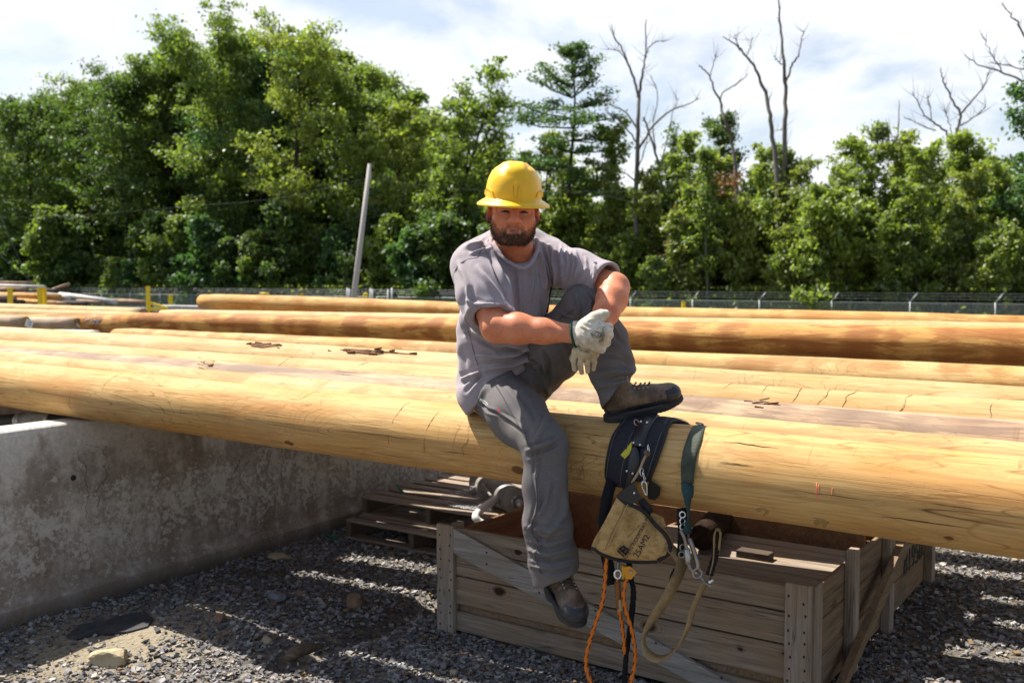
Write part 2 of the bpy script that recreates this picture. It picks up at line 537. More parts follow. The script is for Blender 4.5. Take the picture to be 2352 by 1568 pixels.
GZ = ground_z(GX, GY) + ruts(GX, GY) + near * (0.022 * vnoise(GX, GY, 2.2) + 0.012 * vnoise(GX, GY, 7.0, 1.7))
nxg, nyg = len(gx), len(gy)
idx = np.arange(nxg * nyg).reshape(nyg, nxg)
F = np.stack([idx[:-1, :-1], idx[:-1, 1:], idx[1:, 1:], idx[1:, :-1]], -1).reshape(-1, 4)
gm, nt, bs = new_mat('gravel_ground', 0.95, 0.1)
oc = objco(nt)
n1 = noise_(nt, oc, 0.9, 5, 0.6)
n2 = noise_(nt, oc, 38, 5, 0.65)
vo = nd(nt, 'ShaderNodeTexVoronoi', Vector=oc, Scale=34.0)
soil = ramp(nt, n2, [(0.3, (0.035, 0.03, 0.022)), (0.55, (0.10, 0.083, 0.06)), (0.7, (0.19, 0.165, 0.12))])
st = ramp(nt, nd(nt, 'ShaderNodeSeparateColor', i0=vo.outputs['Color']).outputs[0], [(0.1, (0.09, 0.088, 0.09)), (0.5, (0.2, 0.19, 0.185)), (0.9, (0.33, 0.29, 0.22))])
cg = mix(nt, ramp(nt, n1, [(0.4, 0.75), (0.6, 0.15)]), soil, st)
md = nd(nt, 'ShaderNodeVectorMath', operation='LENGTH', i0=nd(nt, 'ShaderNodeVectorMath', operation='SUBTRACT', i0=oc, i1=(-2.05, 5.15, 0.0)).outputs[0]).outputs['Value']
md = math_(nt, 'ADD', md, math_(nt, 'MULTIPLY', noise_(nt, oc, 4, 5, 0.65), 0.5))
cg = mix(nt, ramp(nt, md, [(0.65, 0.85), (0.95, 0.0)]), cg, mix(nt, n2, (0.13, 0.11, 0.075), (0.40, 0.34, 0.24)))
far_y = nd(nt, 'ShaderNodeSeparateXYZ', i0=oc).outputs[1]
cg = mix(nt, ramp(nt, math_(nt, 'DIVIDE', far_y, 100.0), [(0.3, 0.0), (0.42, 1.0)]), cg, (0.09, 0.12, 0.035))
nt.links.new(cg, bs.inputs['Base Color'])
bump(nt, bs, math_(nt, 'ADD', n2, vo.outputs['Distance']), 0.6, 0.02)
o = link('ground', np_mesh('ground', np.stack([GX, GY, GZ], -1).reshape(-1, 3), F, True), gm)
tag(o, kind='structure')


def near_z(x, y):
    return ground_z(x, y) + ruts(x, y) + 0.022 * vnoise(x, y, 2.2) + 0.012 * vnoise(x, y, 7.0, 1.7)


# ------------------------------------------------------------------ key lines of the yard
LD = Vector((0.8345, -0.551, 0)).normalized()        # along the stacked poles, towards the right-hand end
LN = Vector((0.551, 0.8345, 0))                      # across the stack, away from the camera
WA, WD = Vector((-2.72, 5.29, 0)), Vector((0.546, 0.838, 0)).normalized()
WN = Vector((0.838, -0.546, 0))                      # yard side of the support wall
CR0 = Vector((-0.40, 5.22, 0))                       # crate: near corner, long side, depth side
CD = Vector((0.825, -0.565, 0)).normalized()
CN = Vector((0.565, 0.825, 0)).normalized()
CL, CW, CH = 2.0, 2.42, 0.585


# ------------------------------------------------------------------ gravel: loose slate chips over the soil
def chips(n, xr, yr, smin, smax, keep):
    x = rng.uniform(*xr, n)
    y = rng.uniform(*yr, n)
    k = keep(x, y) > rng.uniform(0, 1, n)
    x, y = x[k], y[k]
    n = len(x)
    base = np.array([[a, b, c] for c in (-1, 1) for b in (-1, 1) for a in (-1, 1)], np.float32)
    V = base[None] * rng.uniform(0.62, 1.15, (n, 8, 3))
    s = smin + (smax - smin) * rng.uniform(0, 1, n) ** 2.6
    V *= np.stack([s * 0.5, s * 0.5 * rng.uniform(0.45, 0.95, n), s * 0.5 * rng.uniform(0.16, 0.5, n)], -1)[:, None, :]
    a, b, c = rng.uniform(0, 6.28, n), rng.normal(0, 0.33, n), rng.normal(0, 0.33, n)
    ca, sa, cb, sb, cc, sc = np.cos(a), np.sin(a), np.cos(b), np.sin(b), np.cos(c), np.sin(c)
    X, Y, Z = V[..., 0], V[..., 1], V[..., 2]
    Y, Z = Y * cb[:, None] - Z * sb[:, None], Y * sb[:, None] + Z * cb[:, None]
    X, Z = X * cc[:, None] - Z * sc[:, None], X * sc[:, None] + Z * cc[:, None]
    X, Y = X * ca[:, None] - Y * sa[:, None], X * sa[:, None] + Y * ca[:, None]
    z0 = near_z(x, y) + rng.uniform(-0.002, 0.012, n) + s * 0.1
    V = np.stack([X + x[:, None], Y + y[:, None], Z + z0[:, None]], -1).reshape(-1, 3)
    f = np.array([(0, 2, 3, 1), (4, 5, 7, 6), (0, 1, 5, 4), (2, 6, 7, 3), (0, 4, 6, 2), (1, 3, 7, 5)])
    return V, (f[None] + 8 * np.arange(n)[:, None, None]).reshape(-1, 4)


MUD = [(G(235, 1470), 0.42, 0.85), (G(120, 1530), 0.25, 0.3), (G(560, 1330), 0.35, 0.55), (G(880, 1440), 0.22, 0.75), (G(700, 1500), 0.18, 0.85), (G(400, 1440), 0.25, 0.4), (G(2200, 1500), 0.3, 0.3)]


def keep_chip(x, y):
    k = np.clip(0.95 + 0.45 * vnoise(x, y, 3.1, 0.4), 0.25, 1)
    for c, r, a in MUD:
        d = np.hypot(x - c.x, y - c.y) / r
        k = k * (1 - a * np.exp(-d ** 3))
    rx, ry = x - CR0.x, y - CR0.y
    s, t = rx * CD.x + ry * CD.y, rx * CN.x + ry * CN.y
    k = np.where((s > 0.05) & (s < CL - 0.05) & (t > 0.02) & (t < CW), 0, k)
    w = (x - WA.x) * WN.x + (y - WA.y) * WN.y
    k = np.where(w < 0.02, 0, k)
    k = k + 0.5 * np.exp(-((w - 0.12) / 0.09) ** 2) * (w > 0.02)
    return np.where(np.abs(x) > 0.56 * y + 0.15, 0, k)


gv, gf, off = [], [], 0
for n, xr, yr, a, b in ((52000, (-3.3, 1.7), (4.3, 8.3), 0.010, 0.036), (44000, (1.1, 5.4), (3.9, 9.6), 0.011, 0.040), (15000, (-0.6, 2.0), (3.9, 5.4), 0.009, 0.034)):
    V, F = chips(n, xr, yr, a, b, keep_chip)
    gv.append(V)
    gf.append(F + off)
    off += len(V)
sm_, nt, bs = new_mat('slate_chips', 0.85, 0.3)
isl = nt.nodes.new('ShaderNodeNewGeometry').outputs['Random Per Island']
c = ramp(nt, isl, [(0.0, (0.08, 0.077, 0.082)), (0.3, (0.17, 0.165, 0.172)), (0.62, (0.29, 0.28, 0.285)), (0.86, (0.46, 0.44, 0.40)), (0.93, (0.27, 0.18, 0.085)), (1.0, (0.18, 0.09, 0.05))])
c = mix(nt, math_(nt, 'MULTIPLY', noise_(nt, objco(nt), 60, 3), 0.5), c, (0.1, 0.09, 0.08))
nt.links.new(c, bs.inputs['Base Color'])
o = link('gravel', np_mesh('gravel', np.concatenate(gv), np.concatenate(gf)), sm_)
tag(o, 'grey slate chip gravel scattered over the dark yard soil', 'gravel', kind='stuff')


def rock(name, u, v, w, h, mat, label, seed, flat=1.0):
    c = G(u, v + h * 0.42)
    s = c.y / FPX
    bm = bmesh.new()
    bmesh.ops.create_icosphere(bm, subdivisions=3, radius=1.0)
    r = random.Random(seed)
    cuts = [(Vector((r.gauss(0, 1), r.gauss(0, 1), r.gauss(0, 1))).normalized(), r.uniform(0.55, 0.85)) for _ in range(9)]
    for q in bm.verts:
        for nn, d in cuts:
            e = q.co.dot(nn) - d
            if e > 0:
                q.co -= nn * e
        q.co *= 1 + 0.09 * noise.noise(q.co * 2.3 + Vector((seed, 0, 0))) + 0.04 * noise.noise(q.co * 6 + Vector((seed, 3, 0)))
        q.co = Vector((q.co.x * w * s * 0.58, q.co.y * w * s * 0.5, (q.co.z + 0.55) * h * s * 0.62 * flat))
    me = bpy.data.meshes.new(name)
    bm.to_mesh(me)
    bm.free()
    for p in me.polygons:
        p.use_smooth = False
    o = link(name, me, mat)
    o.location = (c.x, c.y, float(near_z(c.x, c.y)) - 0.004)
    return tag(o, label, 'rock', 'loose rocks on the gravel')


rk_tan = simple_mat('tan_rock', (0.40, 0.33, 0.21), 0.2, 14, 0.9, 0.2, bmp=0.6)
rk_brown = simple_mat('brown_rock', (0.27, 0.17, 0.11), 0.2, 18, 0.9, 0.2, bmp=0.6)
rk_grey = simple_mat('grey_rock', (0.2, 0.195, 0.21), 0.15, 18, 0.9, 0.2, bmp=0.5)
rock('rock', 250, 1505, 84, 42, rk_tan, 'largest tan rock lying in sun on the bare soil in front', 3)
rock('rock', 814, 1376, 40, 42, rk_brown, 'upright brown rock on the gravel nearest the grey crate', 5)
rock('rock', 637, 1382, 40, 28, rk_grey, 'smooth grey cobble on shaded gravel in front of the wall', 8)
rock('rock', 503, 1430, 30, 26, rk_brown, 'pinkish brown stone between the grey cobble and the asphalt piece', 11)
rock('rock', 612, 1470, 24, 24, rk_tan, 'small light round stone in the shaded gravel below the cobble', 14)
rock('rock', 688, 1370, 22, 18, rk_brown, 'small rusty stone just beside the smooth grey cobble', 17)
rock('rock', 642, 1275, 52, 20, rk_tan, 'flat tan slab of rock at the foot of the concrete wall', 20, 0.8)
rock('rock', 1042, 1542, 22, 16, rk_tan, 'small yellow stone below the foot of the weathered crate', 24)

# broken asphalt crust and a splintered stick at the edge of the light
asp = simple_mat('old_asphalt', (0.05, 0.05, 0.054), 0.3, 30, 0.85, 0.3, bmp=0.7)


def crust(name, outline, th, mat, label, cat):
    pts = [G(u, v) + Vector((0, 0, 0.006)) for u, v in outline]
    mb = MB()
    bm = bmesh.new()
    vs = [bm.verts.new(p) for p in pts]
    bm.faces.new(vs)
    bmesh.ops.subdivide_edges(bm, edges=bm.edges[:], cuts=3)
    bmesh.ops.triangulate(bm, faces=bm.faces[:])
    bmesh.ops.subdivide_edges(bm, edges=bm.edges[:], cuts=1)
    ex = bmesh.ops.extrude_face_region(bm, geom=bm.faces[:])
    for q in ex['geom']:
        if isinstance(q, bmesh.types.BMVert):
            q.co.z += th * (1 + 0.7 * noise.noise(q.co * 9)) + 0.02 * noise.noise(q.co * 4)
            q.co.x += 0.012 * noise.noise(q.co * 25)
    bm.verts.index_update()
    mb.add([q.co.copy() for q in bm.verts], [[q.index for q in f.verts] for f in bm.faces])
    bm.free()
    return tag(mb.build(name, mat), label, cat)


crust('asphalt_piece', [(150, 1462), (185, 1440), (240, 1432), (268, 1420), (300, 1415), (336, 1412), (352, 1428), (340, 1446), (300, 1452), (262, 1458), (215, 1460), (180, 1470)], 0.012, asp, 'broken black asphalt crust lying by the shadow edge on the soil', 'asphalt')
stk = board_mat('splintered_wood', (0.22, 0.17, 0.12), (0.06, 0.045, 0.03), (0.12, 0.08, 0.05), 0, 3.0)
mb = MB()
p0, p1 = G(655, 1528), G(742, 1500)
mb.tube(curve_pts([p0 + Vector((0, 0, 0.03)), p0.lerp(p1, 0.4) + Vector((0, 0, 0.055)), p1 + Vector((0, 0, 0.035))], 5), [0.012, 0.02, 0.03, 0.034, 0.034, 0.034, 0.03, 0.028, 0.022, 0.016, 0.008], 7)
tag(mb.build('broken_stick', stk), 'splintered dark stick half buried in the gravel', 'stick')

# ------------------------------------------------------------------ concrete support wall
cm, nt, bs = new_mat('stained_concrete', 0.9, 0.2)
oc = objco(nt)
n_a = noise_(nt, oc, 1.3, 5, 0.6, 0.3)
n_b = noise_(nt, oc, 6.5, 9, 0.74)
n_c = noise_(nt, oc, 34, 6, 0.7)
streak = noise_(nt, mapping(nt, oc, (1, 1, 0.22)), 5.0, 5, 0.6)
sx = nd(nt, 'ShaderNodeSeparateXYZ', i0=oc)
base = ramp(nt, n_a, [(0.35, (0.45, 0.40, 0.335)), (0.5, (0.60, 0.55, 0.48)), (0.66, (0.68, 0.64, 0.57))])
base = mix(nt, ramp(nt, n_c, [(0.35, 0.28), (0.6, 0.0)]), base, (0.12, 0.1, 0.085))
along = math_(nt, 'DIVIDE', sx.outputs[0], 6.0)
brown_f = math_(nt, 'ADD', math_(nt, 'MULTIPLY', n_b, 0.7), math_(nt, 'MULTIPLY', streak, 0.45))
brown_f = math_(nt, 'ADD', brown_f, ramp(nt, along, [(0.10, -0.10), (0.30, 0.03), (0.42, 0.12)]))
hz = sx.outputs[2]
brown_f = math_(nt, 'SUBTRACT', brown_f, ramp(nt, hz, [(0.72, 0.0), (0.95, 0.15)]))
base = mix(nt, ramp(nt, brown_f, [(0.57, 0.0), (0.68, 0.6), (0.84, 0.88)]), base, (0.165, 0.115, 0.08))
# lime bloom in ragged flakes, mainly in a band at half height
wf = math_(nt, 'ADD', n_b, math_(nt, 'MULTIPLY', math_(nt, 'SUBTRACT', n_c, 0.5), 0.55))
band = ramp(nt, hz, [(0.08, 0.0), (0.3, 0.12), (0.55, 0.16), (0.72, 0.03), (0.9, -0.02)])
wf = math_(nt, 'ADD', math_(nt, 'ADD', wf, band), ramp(nt, along, [(0.3, 0.02), (0.55, -0.12)]))
base = mix(nt, ramp(nt, wf, [(0.61, 0.0), (0.68, 0.5), (0.9, 0.85)]), base, (0.70, 0.67, 0.60))
base = mix(nt, ramp(nt, noise_(nt, oc, 60, 2), [(0.70, 0.0), (0.74, 0.8)]), base, (0.06, 0.05, 0.045))
crk = nd(nt, 'ShaderNodeTexVoronoi', feature='DISTANCE_TO_EDGE', Vector=nd(nt, 'ShaderNodeVectorMath', operation='ADD', i0=oc, i1=nd(nt, 'ShaderNodeVectorMath', operation='SCALE', i0=nd(nt, 'ShaderNodeTexNoise', Vector=oc, Scale=5.0, Detail=4.0).outputs['Color'], Scale=0.22).outputs[0]).outputs[0], Scale=2.1).outputs['Distance']
ck = math_(nt, 'MULTIPLY', ramp(nt, crk, [(0.0, 0.8), (0.0055, 0.0)]), ramp(nt, noise_(nt, oc, 1.6, 2), [(0.5, 0.0), (0.58, 1.0)]))
base = mix(nt, ck, base, (0.05, 0.04, 0.035))
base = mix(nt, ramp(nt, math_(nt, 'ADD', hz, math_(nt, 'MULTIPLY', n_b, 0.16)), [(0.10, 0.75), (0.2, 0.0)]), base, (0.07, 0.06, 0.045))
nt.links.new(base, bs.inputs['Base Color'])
bump(nt, bs, math_(nt, 'ADD', n_c, math_(nt, 'MULTIPLY', ck, -1.5)), 0.45, 0.008)
# profile across the wall: n = towards the yard, z up; slight foot, battered face, eased top
prof = [(0.05, -0.1), (0.05, 0.10), (0.02, 0.135), (0.005, 0.17), (-0.055, 1.02), (-0.062, 1.045), (-0.075, 1.055), (-0.255, 1.055), (-0.275, 1.03), (-0.33, 0.17), (-0.36, -0.1)]
nl = 70
t0, t1 = -3.5, 8.6
V, Fq = [], []
for i in range(nl + 1):
    t = (t1 - t0) * i / nl
    for (a, z) in prof:
        V.append((t, -a, z + 0.006 * noise.noise(Vector((t * 1.7, z * 2, a)))))
k = len(prof)
for i in range(nl):
    for j in range(k - 1):
        Fq.append((i * k + j, i * k + j + 1, (i + 1) * k + j + 1, (i + 1) * k + j))
wall = MB().add(V, Fq)
wall.f += [tuple(range(k - 1, -1, -1)), tuple(nl * k + j for j in range(k))]
wall.m += [0, 0]
wall.sm += [False, False]
me = bpy.data.meshes.new('concrete_wall')
me.from_pydata(wall.v, [], wall.f)
bm = bmesh.new()
bm.from_mesh(me)
bmesh.ops.recalc_face_normals(bm, faces=bm.faces[:])
bm.to_mesh(me)
bm.free()
wo_ = link('concrete_wall', me, cm)
wo_.location = WA + WD * t0
wo_.rotation_euler = (0, 0, math.atan2(WD.y, WD.x))
tag(wo_, 'stained grey concrete support wall with lime bloom under the front log', 'wall')
bpy.context.view_layer.update()
# cast-in form tie hole
hc = P(168, 1097, 5.45)
mb = MB()
hd_ = hc - Vector((0, 0, CAMZ))
hx = -((hc - WA).dot(WN) - (-0.055 * (hc.z - 0.17) / 0.85 + 0.005)) / hd_.dot(WN)
hc = hc + hd_ * hx
mb.tube([hc + WN * 0.0022, hc - WN * 0.02], 0.017, 16)
hole = mb.build('tie_hole', simple_mat('hole_dark', (0.03, 0.028, 0.025), 0.1, 30), wo_)

# ------------------------------------------------------------------ poles (logs)
PALE = (0.58, 0.41, 0.19)
MIDY = (0.51, 0.30, 0.095)
OCHRE = (0.50, 0.25, 0.07)
RUST = (0.30, 0.115, 0.035)
BARK = (0.21, 0.135, 0.10)
end_mat, nt, bs = new_mat('cut_end', 0.85, 0.2)
oc = objco(nt)
dv = nd(nt, 'ShaderNodeVectorMath', operation='MULTIPLY', i0=oc, i1=(0, 1, 1)).outputs[0]
dl = nd(nt, 'ShaderNodeVectorMath', operation='LENGTH', i0=dv).outputs['Value']
rg = math_(nt, 'SINE', math_(nt, 'ADD', math_(nt, 'MULTIPLY', dl, 420.0), math_(nt, 'MULTIPLY', noise_(nt, oc, 9, 3), 9.0)))
c = mix(nt, math_(nt, 'ADD', math_(nt, 'MULTIPLY', rg, 0.25), 0.4), (0.42, 0.26, 0.12), (0.2, 0.11, 0.05))
c = mix(nt, ramp(nt, noise_(nt, oc, 12, 4), [(0.45, 0.0), (0.65, 0.6)]), c, (0.12, 0.09, 0.06))
nt.links.new(c, bs.inputs['Base Color'])

LOGS = {}


class Axis:
    def __init__(s, uL, vL, YL, rL, uR, vR, YR, rR):
        s.rL, s.rR = rL, rR
        s.a = P(uL, vL + rL * FPX / YL, YL)
        s.b = P(uR, vR + rR * FPX / YR, YR)
        s.L = (s.b - s.a).length
        s.d = (s.b - s.a).normalized()
        s.sag = 0.0

    def r(s, x):
        return s.rL + (s.rR - s.rL) * x / s.L

    def at(s, x):
        return s.a + s.d * x

    def hit(s, u, v):
        """(point, x along axis) where the sight line through (u, v) meets the surface"""
        d = P(u, v, 5.0) - Vector((0, 0, CAMZ))
        o = Vector((0, 0, CAMZ)) - s.a
        d.normalize()
        dp, op = d - s.d * d.dot(s.d), o - s.d * o.dot(s.d)
        x = s.L * 0.5
        t = 0
        for _ in range(6):
            A, B, Cc = dp.dot(dp), 2 * dp.dot(op), op.dot(op) - s.r(x) ** 2
            D = max(0.0, B * B - 4 * A * Cc)
            t = (-B - math.sqrt(D)) / (2 * A)
            x = (o + d * t).dot(s.d)
        return Vector((0, 0, CAMZ)) + d * t, x

    def around(s, x, ang, lift=0.0):
        """point on the surface: ang 0 = top, positive towards the camera side"""
        n = Vector((0, 0, 1))
        n = (n - s.d * n.dot(s.d)).normalized()
        c = s.d.cross(n)
        if c.y > 0:
            c = -c
        return s.at(x) + (n * math.cos(ang) + c * math.sin(ang)) * (s.r(x) + lift)

    def mat(s):
        z = Vector((0, 0, 1))
        z = (z - s.d * z.dot(s.d)).normalized()
        y = z.cross(s.d)
        m = Matrix((s.d, y, z)).transposed().to_4x4()
        m.translation = s.a
        return m


def make_log(ax, eL, eR, mat, label, group, seed, rough=0.006, seg=40, name='log', bend=0.0):
    r = random.Random(seed)
    step = 0.12 if ax.a.y < 9 else 0.3
    n = max(6, int((ax.L + eL + eR) / step))
    V, F, mi = [], [], []
    for i in range(n + 1):
        x = -eL + (ax.L + eL + eR) * i / n
        rr = max(0.03, ax.rL + (ax.rR - ax.rL) * x / ax.L)
        e = min(x + eL, ax.L + eR - x)
        ch = 0.0 if e > 0.03 else 0.012
        by = bend * math.sin(x * 0.9 + seed) + 0.3 * rough * noise.noise(Vector((x * 0.6, seed, 0)))
        bz = bend * math.cos(x * 0.7 + seed * 2)
        for k in range(seg):
            a = 2 * math.pi * k / seg
            q = Vector((x * 1.2, math.cos(a) * 1.4 + seed * 3.1, math.sin(a) * 1.4))
            rad = rr - ch + rough * (noise.noise(q) + 0.5 * noise.noise(q * 2.7))
            V.append((x, by + rad * math.cos(a), bz + rad * math.sin(a)))
    for i in range(n):
        for k in range(seg):
            l = (k + 1) % seg
            F.append((i * seg + k, i * seg + l, (i + 1) * seg + l, (i + 1) * seg + k))
            mi.append(0)
    F += [tuple(range(seg - 1, -1, -1)), tuple(n * seg + k for k in range(seg))]
    mi += [1, 1]
    me = bpy.data.meshes.new(name)
    me.from_pydata(V, [], F)
    bm = bmesh.new()
    bm.from_mesh(me)
    bmesh.ops.recalc_face_normals(bm, faces=bm.faces[:])
    bm.to_mesh(me)
    bm.free()
    me.polygons.foreach_set('material_index', mi)
    me.polygons.foreach_set('use_smooth', [m == 0 for m in mi])
    o = link(name, me, [mat, end_mat])
    o.matrix_world = ax.mat()
    bpy.context.view_layer.update()
    return tag(o, label, 'log', group)


A1 = Axis(0, 828, 6.3, 0.142, 2352, 1048, 3.1, 0.159)
inv1 = A1.mat().inverted()
kn = []
for u, v, s in ((665, 1017, 0.02), (320, 1003, 0.012), (1190, 1080, 0.022), (2180, 1235, 0.012)):
    p, x = A1.hit(u, v)
    q = inv1 @ p
    kn.append((q.x, q.y, q.z, s))
m1 = log_mat('front_log_wood', (0.57, 0.37, 0.15), (0.49, 0.262, 0.075), (0.34, 0.15, 0.042), 0.3, 0.9, 0.9, 0.5, kn, 1.3)
log1 = make_log(A1, 2.6, 1.5, m1, 'thick front log of yellow peeled wood that the man sits on', 'peeled logs of the front row', 1, 0.004, 64)

m2 = log_mat('log_wood_orange', PALE, (0.48, 0.28, 0.10), (0.40, 0.18, 0.06), 0.5, 1.0, 0.4, 0.15, (), 5.1)
m3 = log_mat('log_wood_bark', (0.47, 0.35, 0.22), (0.34, 0.22, 0.14), BARK, 0.68, 0.5, 1.0, 0.6, (), 9.4)
m4 = log_mat('log_wood_pale', (0.50, 0.365, 0.175), (0.43, 0.27, 0.095), (0.40, 0.20, 0.07), 0.3, 0.5, 0.6, 0.2, (), 13.7)
m5 = log_mat('log_wood_pale_two', (0.52, 0.385, 0.195), (0.44, 0.285, 0.105), (0.40, 0.19, 0.065), 0.34, 0.6, 0.5, 0.2, (), 17.2)
m6 = log_mat('log_wood_stained', PALE, MIDY, (0.36, 0.14, 0.035), 0.58, 0.8, 0.4, 0.2, (), 21.9)
m7 = log_mat('log_wood_rusty', (0.56, 0.33, 0.10), (0.47, 0.21, 0.045), (0.29, 0.095, 0.02), 0.74, 0.9, 0.5, 0.25, (), 26.3)
m8 = log_mat('log_wood_knotty', (0.57, 0.38, 0.145), (0.49, 0.255, 0.065), (0.42, 0.17, 0.03), 0.58, 1.0, 0.3, 0.25, (), 31.8)
m9 = log_mat('log_wood_old', (0.53, 0.41, 0.29), (0.41, 0.29, 0.18), (0.24, 0.15, 0.09), 0.4, 0.2, 0.8, 0.6, (), 36.1)

GR = 'peeled logs of the front row'
A2 = Axis(0, 807, 6.72, 0.115, 2352, 1014, 3.46, 0.127)
make_log(A2, 2.5, 1.5, m2, 'thin log with swirling orange grain directly behind the front log', GR, 2)
A3 = Axis(0, 795, 7.05, 0.15, 2352, 964, 3.80, 0.175)
make_log(A3, 2.5, 1.5, m3, 'log still carrying purplish brown bark strips', GR, 3, 0.008)
A4 = Axis(0, 780, 7.43, 0.165, 2352, 920, 4.19, 0.178)
make_log(A4, 2.5, 1.5, m4, 'pale yellow log ringed with drawknife cuts behind the barky log', GR, 4)
A5 = Axis(0, 750, 8.0, 0.16, 2352, 887, 4.66, 0.178)
make_log(A5, 2.5, 1.5, m5, 'bleached pale log with dark torn knots at the back of the row', GR, 5)
GU = 'peeled logs stacked behind the row'
for i, (vl, yl_, vr, yr_, lab) in enumerate(((758, 8.60, 894, 5.20, 'hidden log of the row right behind the bleached pale log'), (763, 9.02, 899, 5.62, 'hidden log near the back of the row, seen as shadow only'), (766, 9.46, 905, 6.04, 'hidden rearmost log lying below the stained upper log'))):
    make_log(Axis(0, vl, yl_, 0.165, 2352, vr, yr_, 0.18), 2.0, 1.5, m4, lab, GU, 40 + i, seg=28)
A6 = Axis(268, 753, 11.2, 0.12, 2352, 840, 6.4, 0.14)
make_log(A6, 0.0, 1.5, m6, 'yellow log with rust red patches under the heavy dark bottomed log', GU, 6, seg=32)
A7 = Axis(285, 717, 12.3, 0.098, 2352, 753, 7.0, 0.135)
make_log(A7, 0.0, 1.8, m7, 'heavy log mottled rusty brown, its underside in deep shadow', GU, 7, seg=32)
A8 = Axis(374, 710, 12.75, 0.10, 2352, 741, 7.4, 0.12)
make_log(A8, 0.0, 1.8, m5, 'bright pale log peeping over the mottled rusty log', GU, 8, seg=32)
A9 = Axis(463, 676, 14.0, 0.11, 2352, 727, 8.8, 0.115)
make_log(A9, 0.0, 2.0, m8, 'topmost orange log with knot swirls and a rounded end', GU, 9, seg=32, bend=0.012)
A10 = Axis(1560, 712, 12.2, 0.12, 2352, 726, 9.5, 0.125)
make_log(A10, 0.0, 2.0, m4, 'log behind the topmost log, only its back seen near the fence', GU, 10, seg=28)
A6b = Axis(310, 752, 12.9, 0.11, 2352, 775, 7.75, 0.125)
make_log(A6b, 0.0, 1.8, m6, 'hidden lower log carrying the mottled rusty log', GU, 11, seg=28)
A9b = Axis(470, 715, 13.6, 0.12, 2352, 764, 8.3, 0.12)
make_log(A9b, 0.0, 1.8, m5, 'lower log tucked under the topmost orange log', GU, 12, seg=28)

# butt ends at the left
GE = 'logs with cut ends by the left edge'
E = [(-200, 722, 14.0, 0.076, 60, 725, 12.6, 0.078, m9, 'left log with a big pale paper tag on its cut end'),
     (-200, 727, 14.9, 0.08, 180, 728, 13.3, 0.083, m9, 'greyish log with two small tags on its cut end'),
     (-200, 718, 15.8, 0.105, 300, 724, 12.9, 0.112, m7, 'log with blue crayon marks running under the rounded butt'),
     (-300, 700, 18.2, 0.11, 300, 716, 14.6, 0.115, m4, 'pale log behind the tagged logs'),
     (-300, 686, 19.6, 0.11, 300, 706, 15.6, 0.115, m5, 'farthest pale log behind the tagged logs')]
EA = []
for i, (uL, vL, YL, rL, uR, vR, YR, rR, m, lab) in enumerate(E):
    ax = Axis(uL, vL, YL, rL, uR, vR, YR, rR)
    EA.append((ax, make_log(ax, 0.5, 0.0 if i < 2 else 0.3, m, lab, GE, 20 + i, seg=28)))
tagm = simple_mat('paper_tag', (0.72, 0.72, 0.70), 0.05, 30, 0.6)
ink = simple_mat('tag_ink', (0.12, 0.12, 0.13), 0.05, 30, 0.7)
for (ax, ob), spots in zip(EA[:2], ([(0.035, -0.02, 0.05)], [(0.03, -0.035, 0.032), (-0.02, -0.02, 0.018)])):
    for sx_, sz_, sz in spots:
        c = ax.at(ax.L) + Vector((0, 0, sz_)) + ax.d.cross(Vector((0, 0, 1))).normalized() * -sx_ + ax.d * 0.004
        a = ax.d.cross(Vector((0, 0, 1))).normalized()
        b = Vector((0, 0, 1))
        a2, b2_ = (a + b * 0.35).normalized(), (b - a * 0.35).normalized()
        mb = MB().box(c - a2 * sz - b2_ * sz, a2 * 2 * sz, b2_ * 2 * sz, ax.d * 0.003)
        for j in range(3):
            mb.box(c - a2 * sz * 0.6 + b2_ * sz * (0.4 - 0.4 * j) + ax.d * 0.0045, a2 * sz * (1.1 - 0.2 * j), b2_ * sz * 0.14, ax.d * 0.001, 1)
        mb.build('tag', [tagm, ink], ob)
# blue crayon marks
bl = simple_mat('blue_crayon', (0.25, 0.36, 0.5), 0.1, 30)
ax, ob = EA[2]
mb = MB()
for st in ([(196, 735), (206, 733), (200, 742)], [(210, 740), (216, 733), (220, 736), (214, 742), (223, 743)], [(222, 741), (228, 733), (233, 734), (227, 739), (222, 745)]):
    mb.tube([ax.hit(u, v)[0] for u, v in st], 0.006, 5)
mb.build('crayon_mark', bl, ob)
wb = MB().box(P(108, 763, 12.6), Vector((0.66, -0.25, 0)), Vector((0.05, 0.13, 0)), Vector((0, 0, 0.03)))
tag(wb.build('white_board', simple_mat('white_paint', (0.7, 0.69, 0.66), 0.08, 12)), 'white board lying under the tagged logs', 'board')

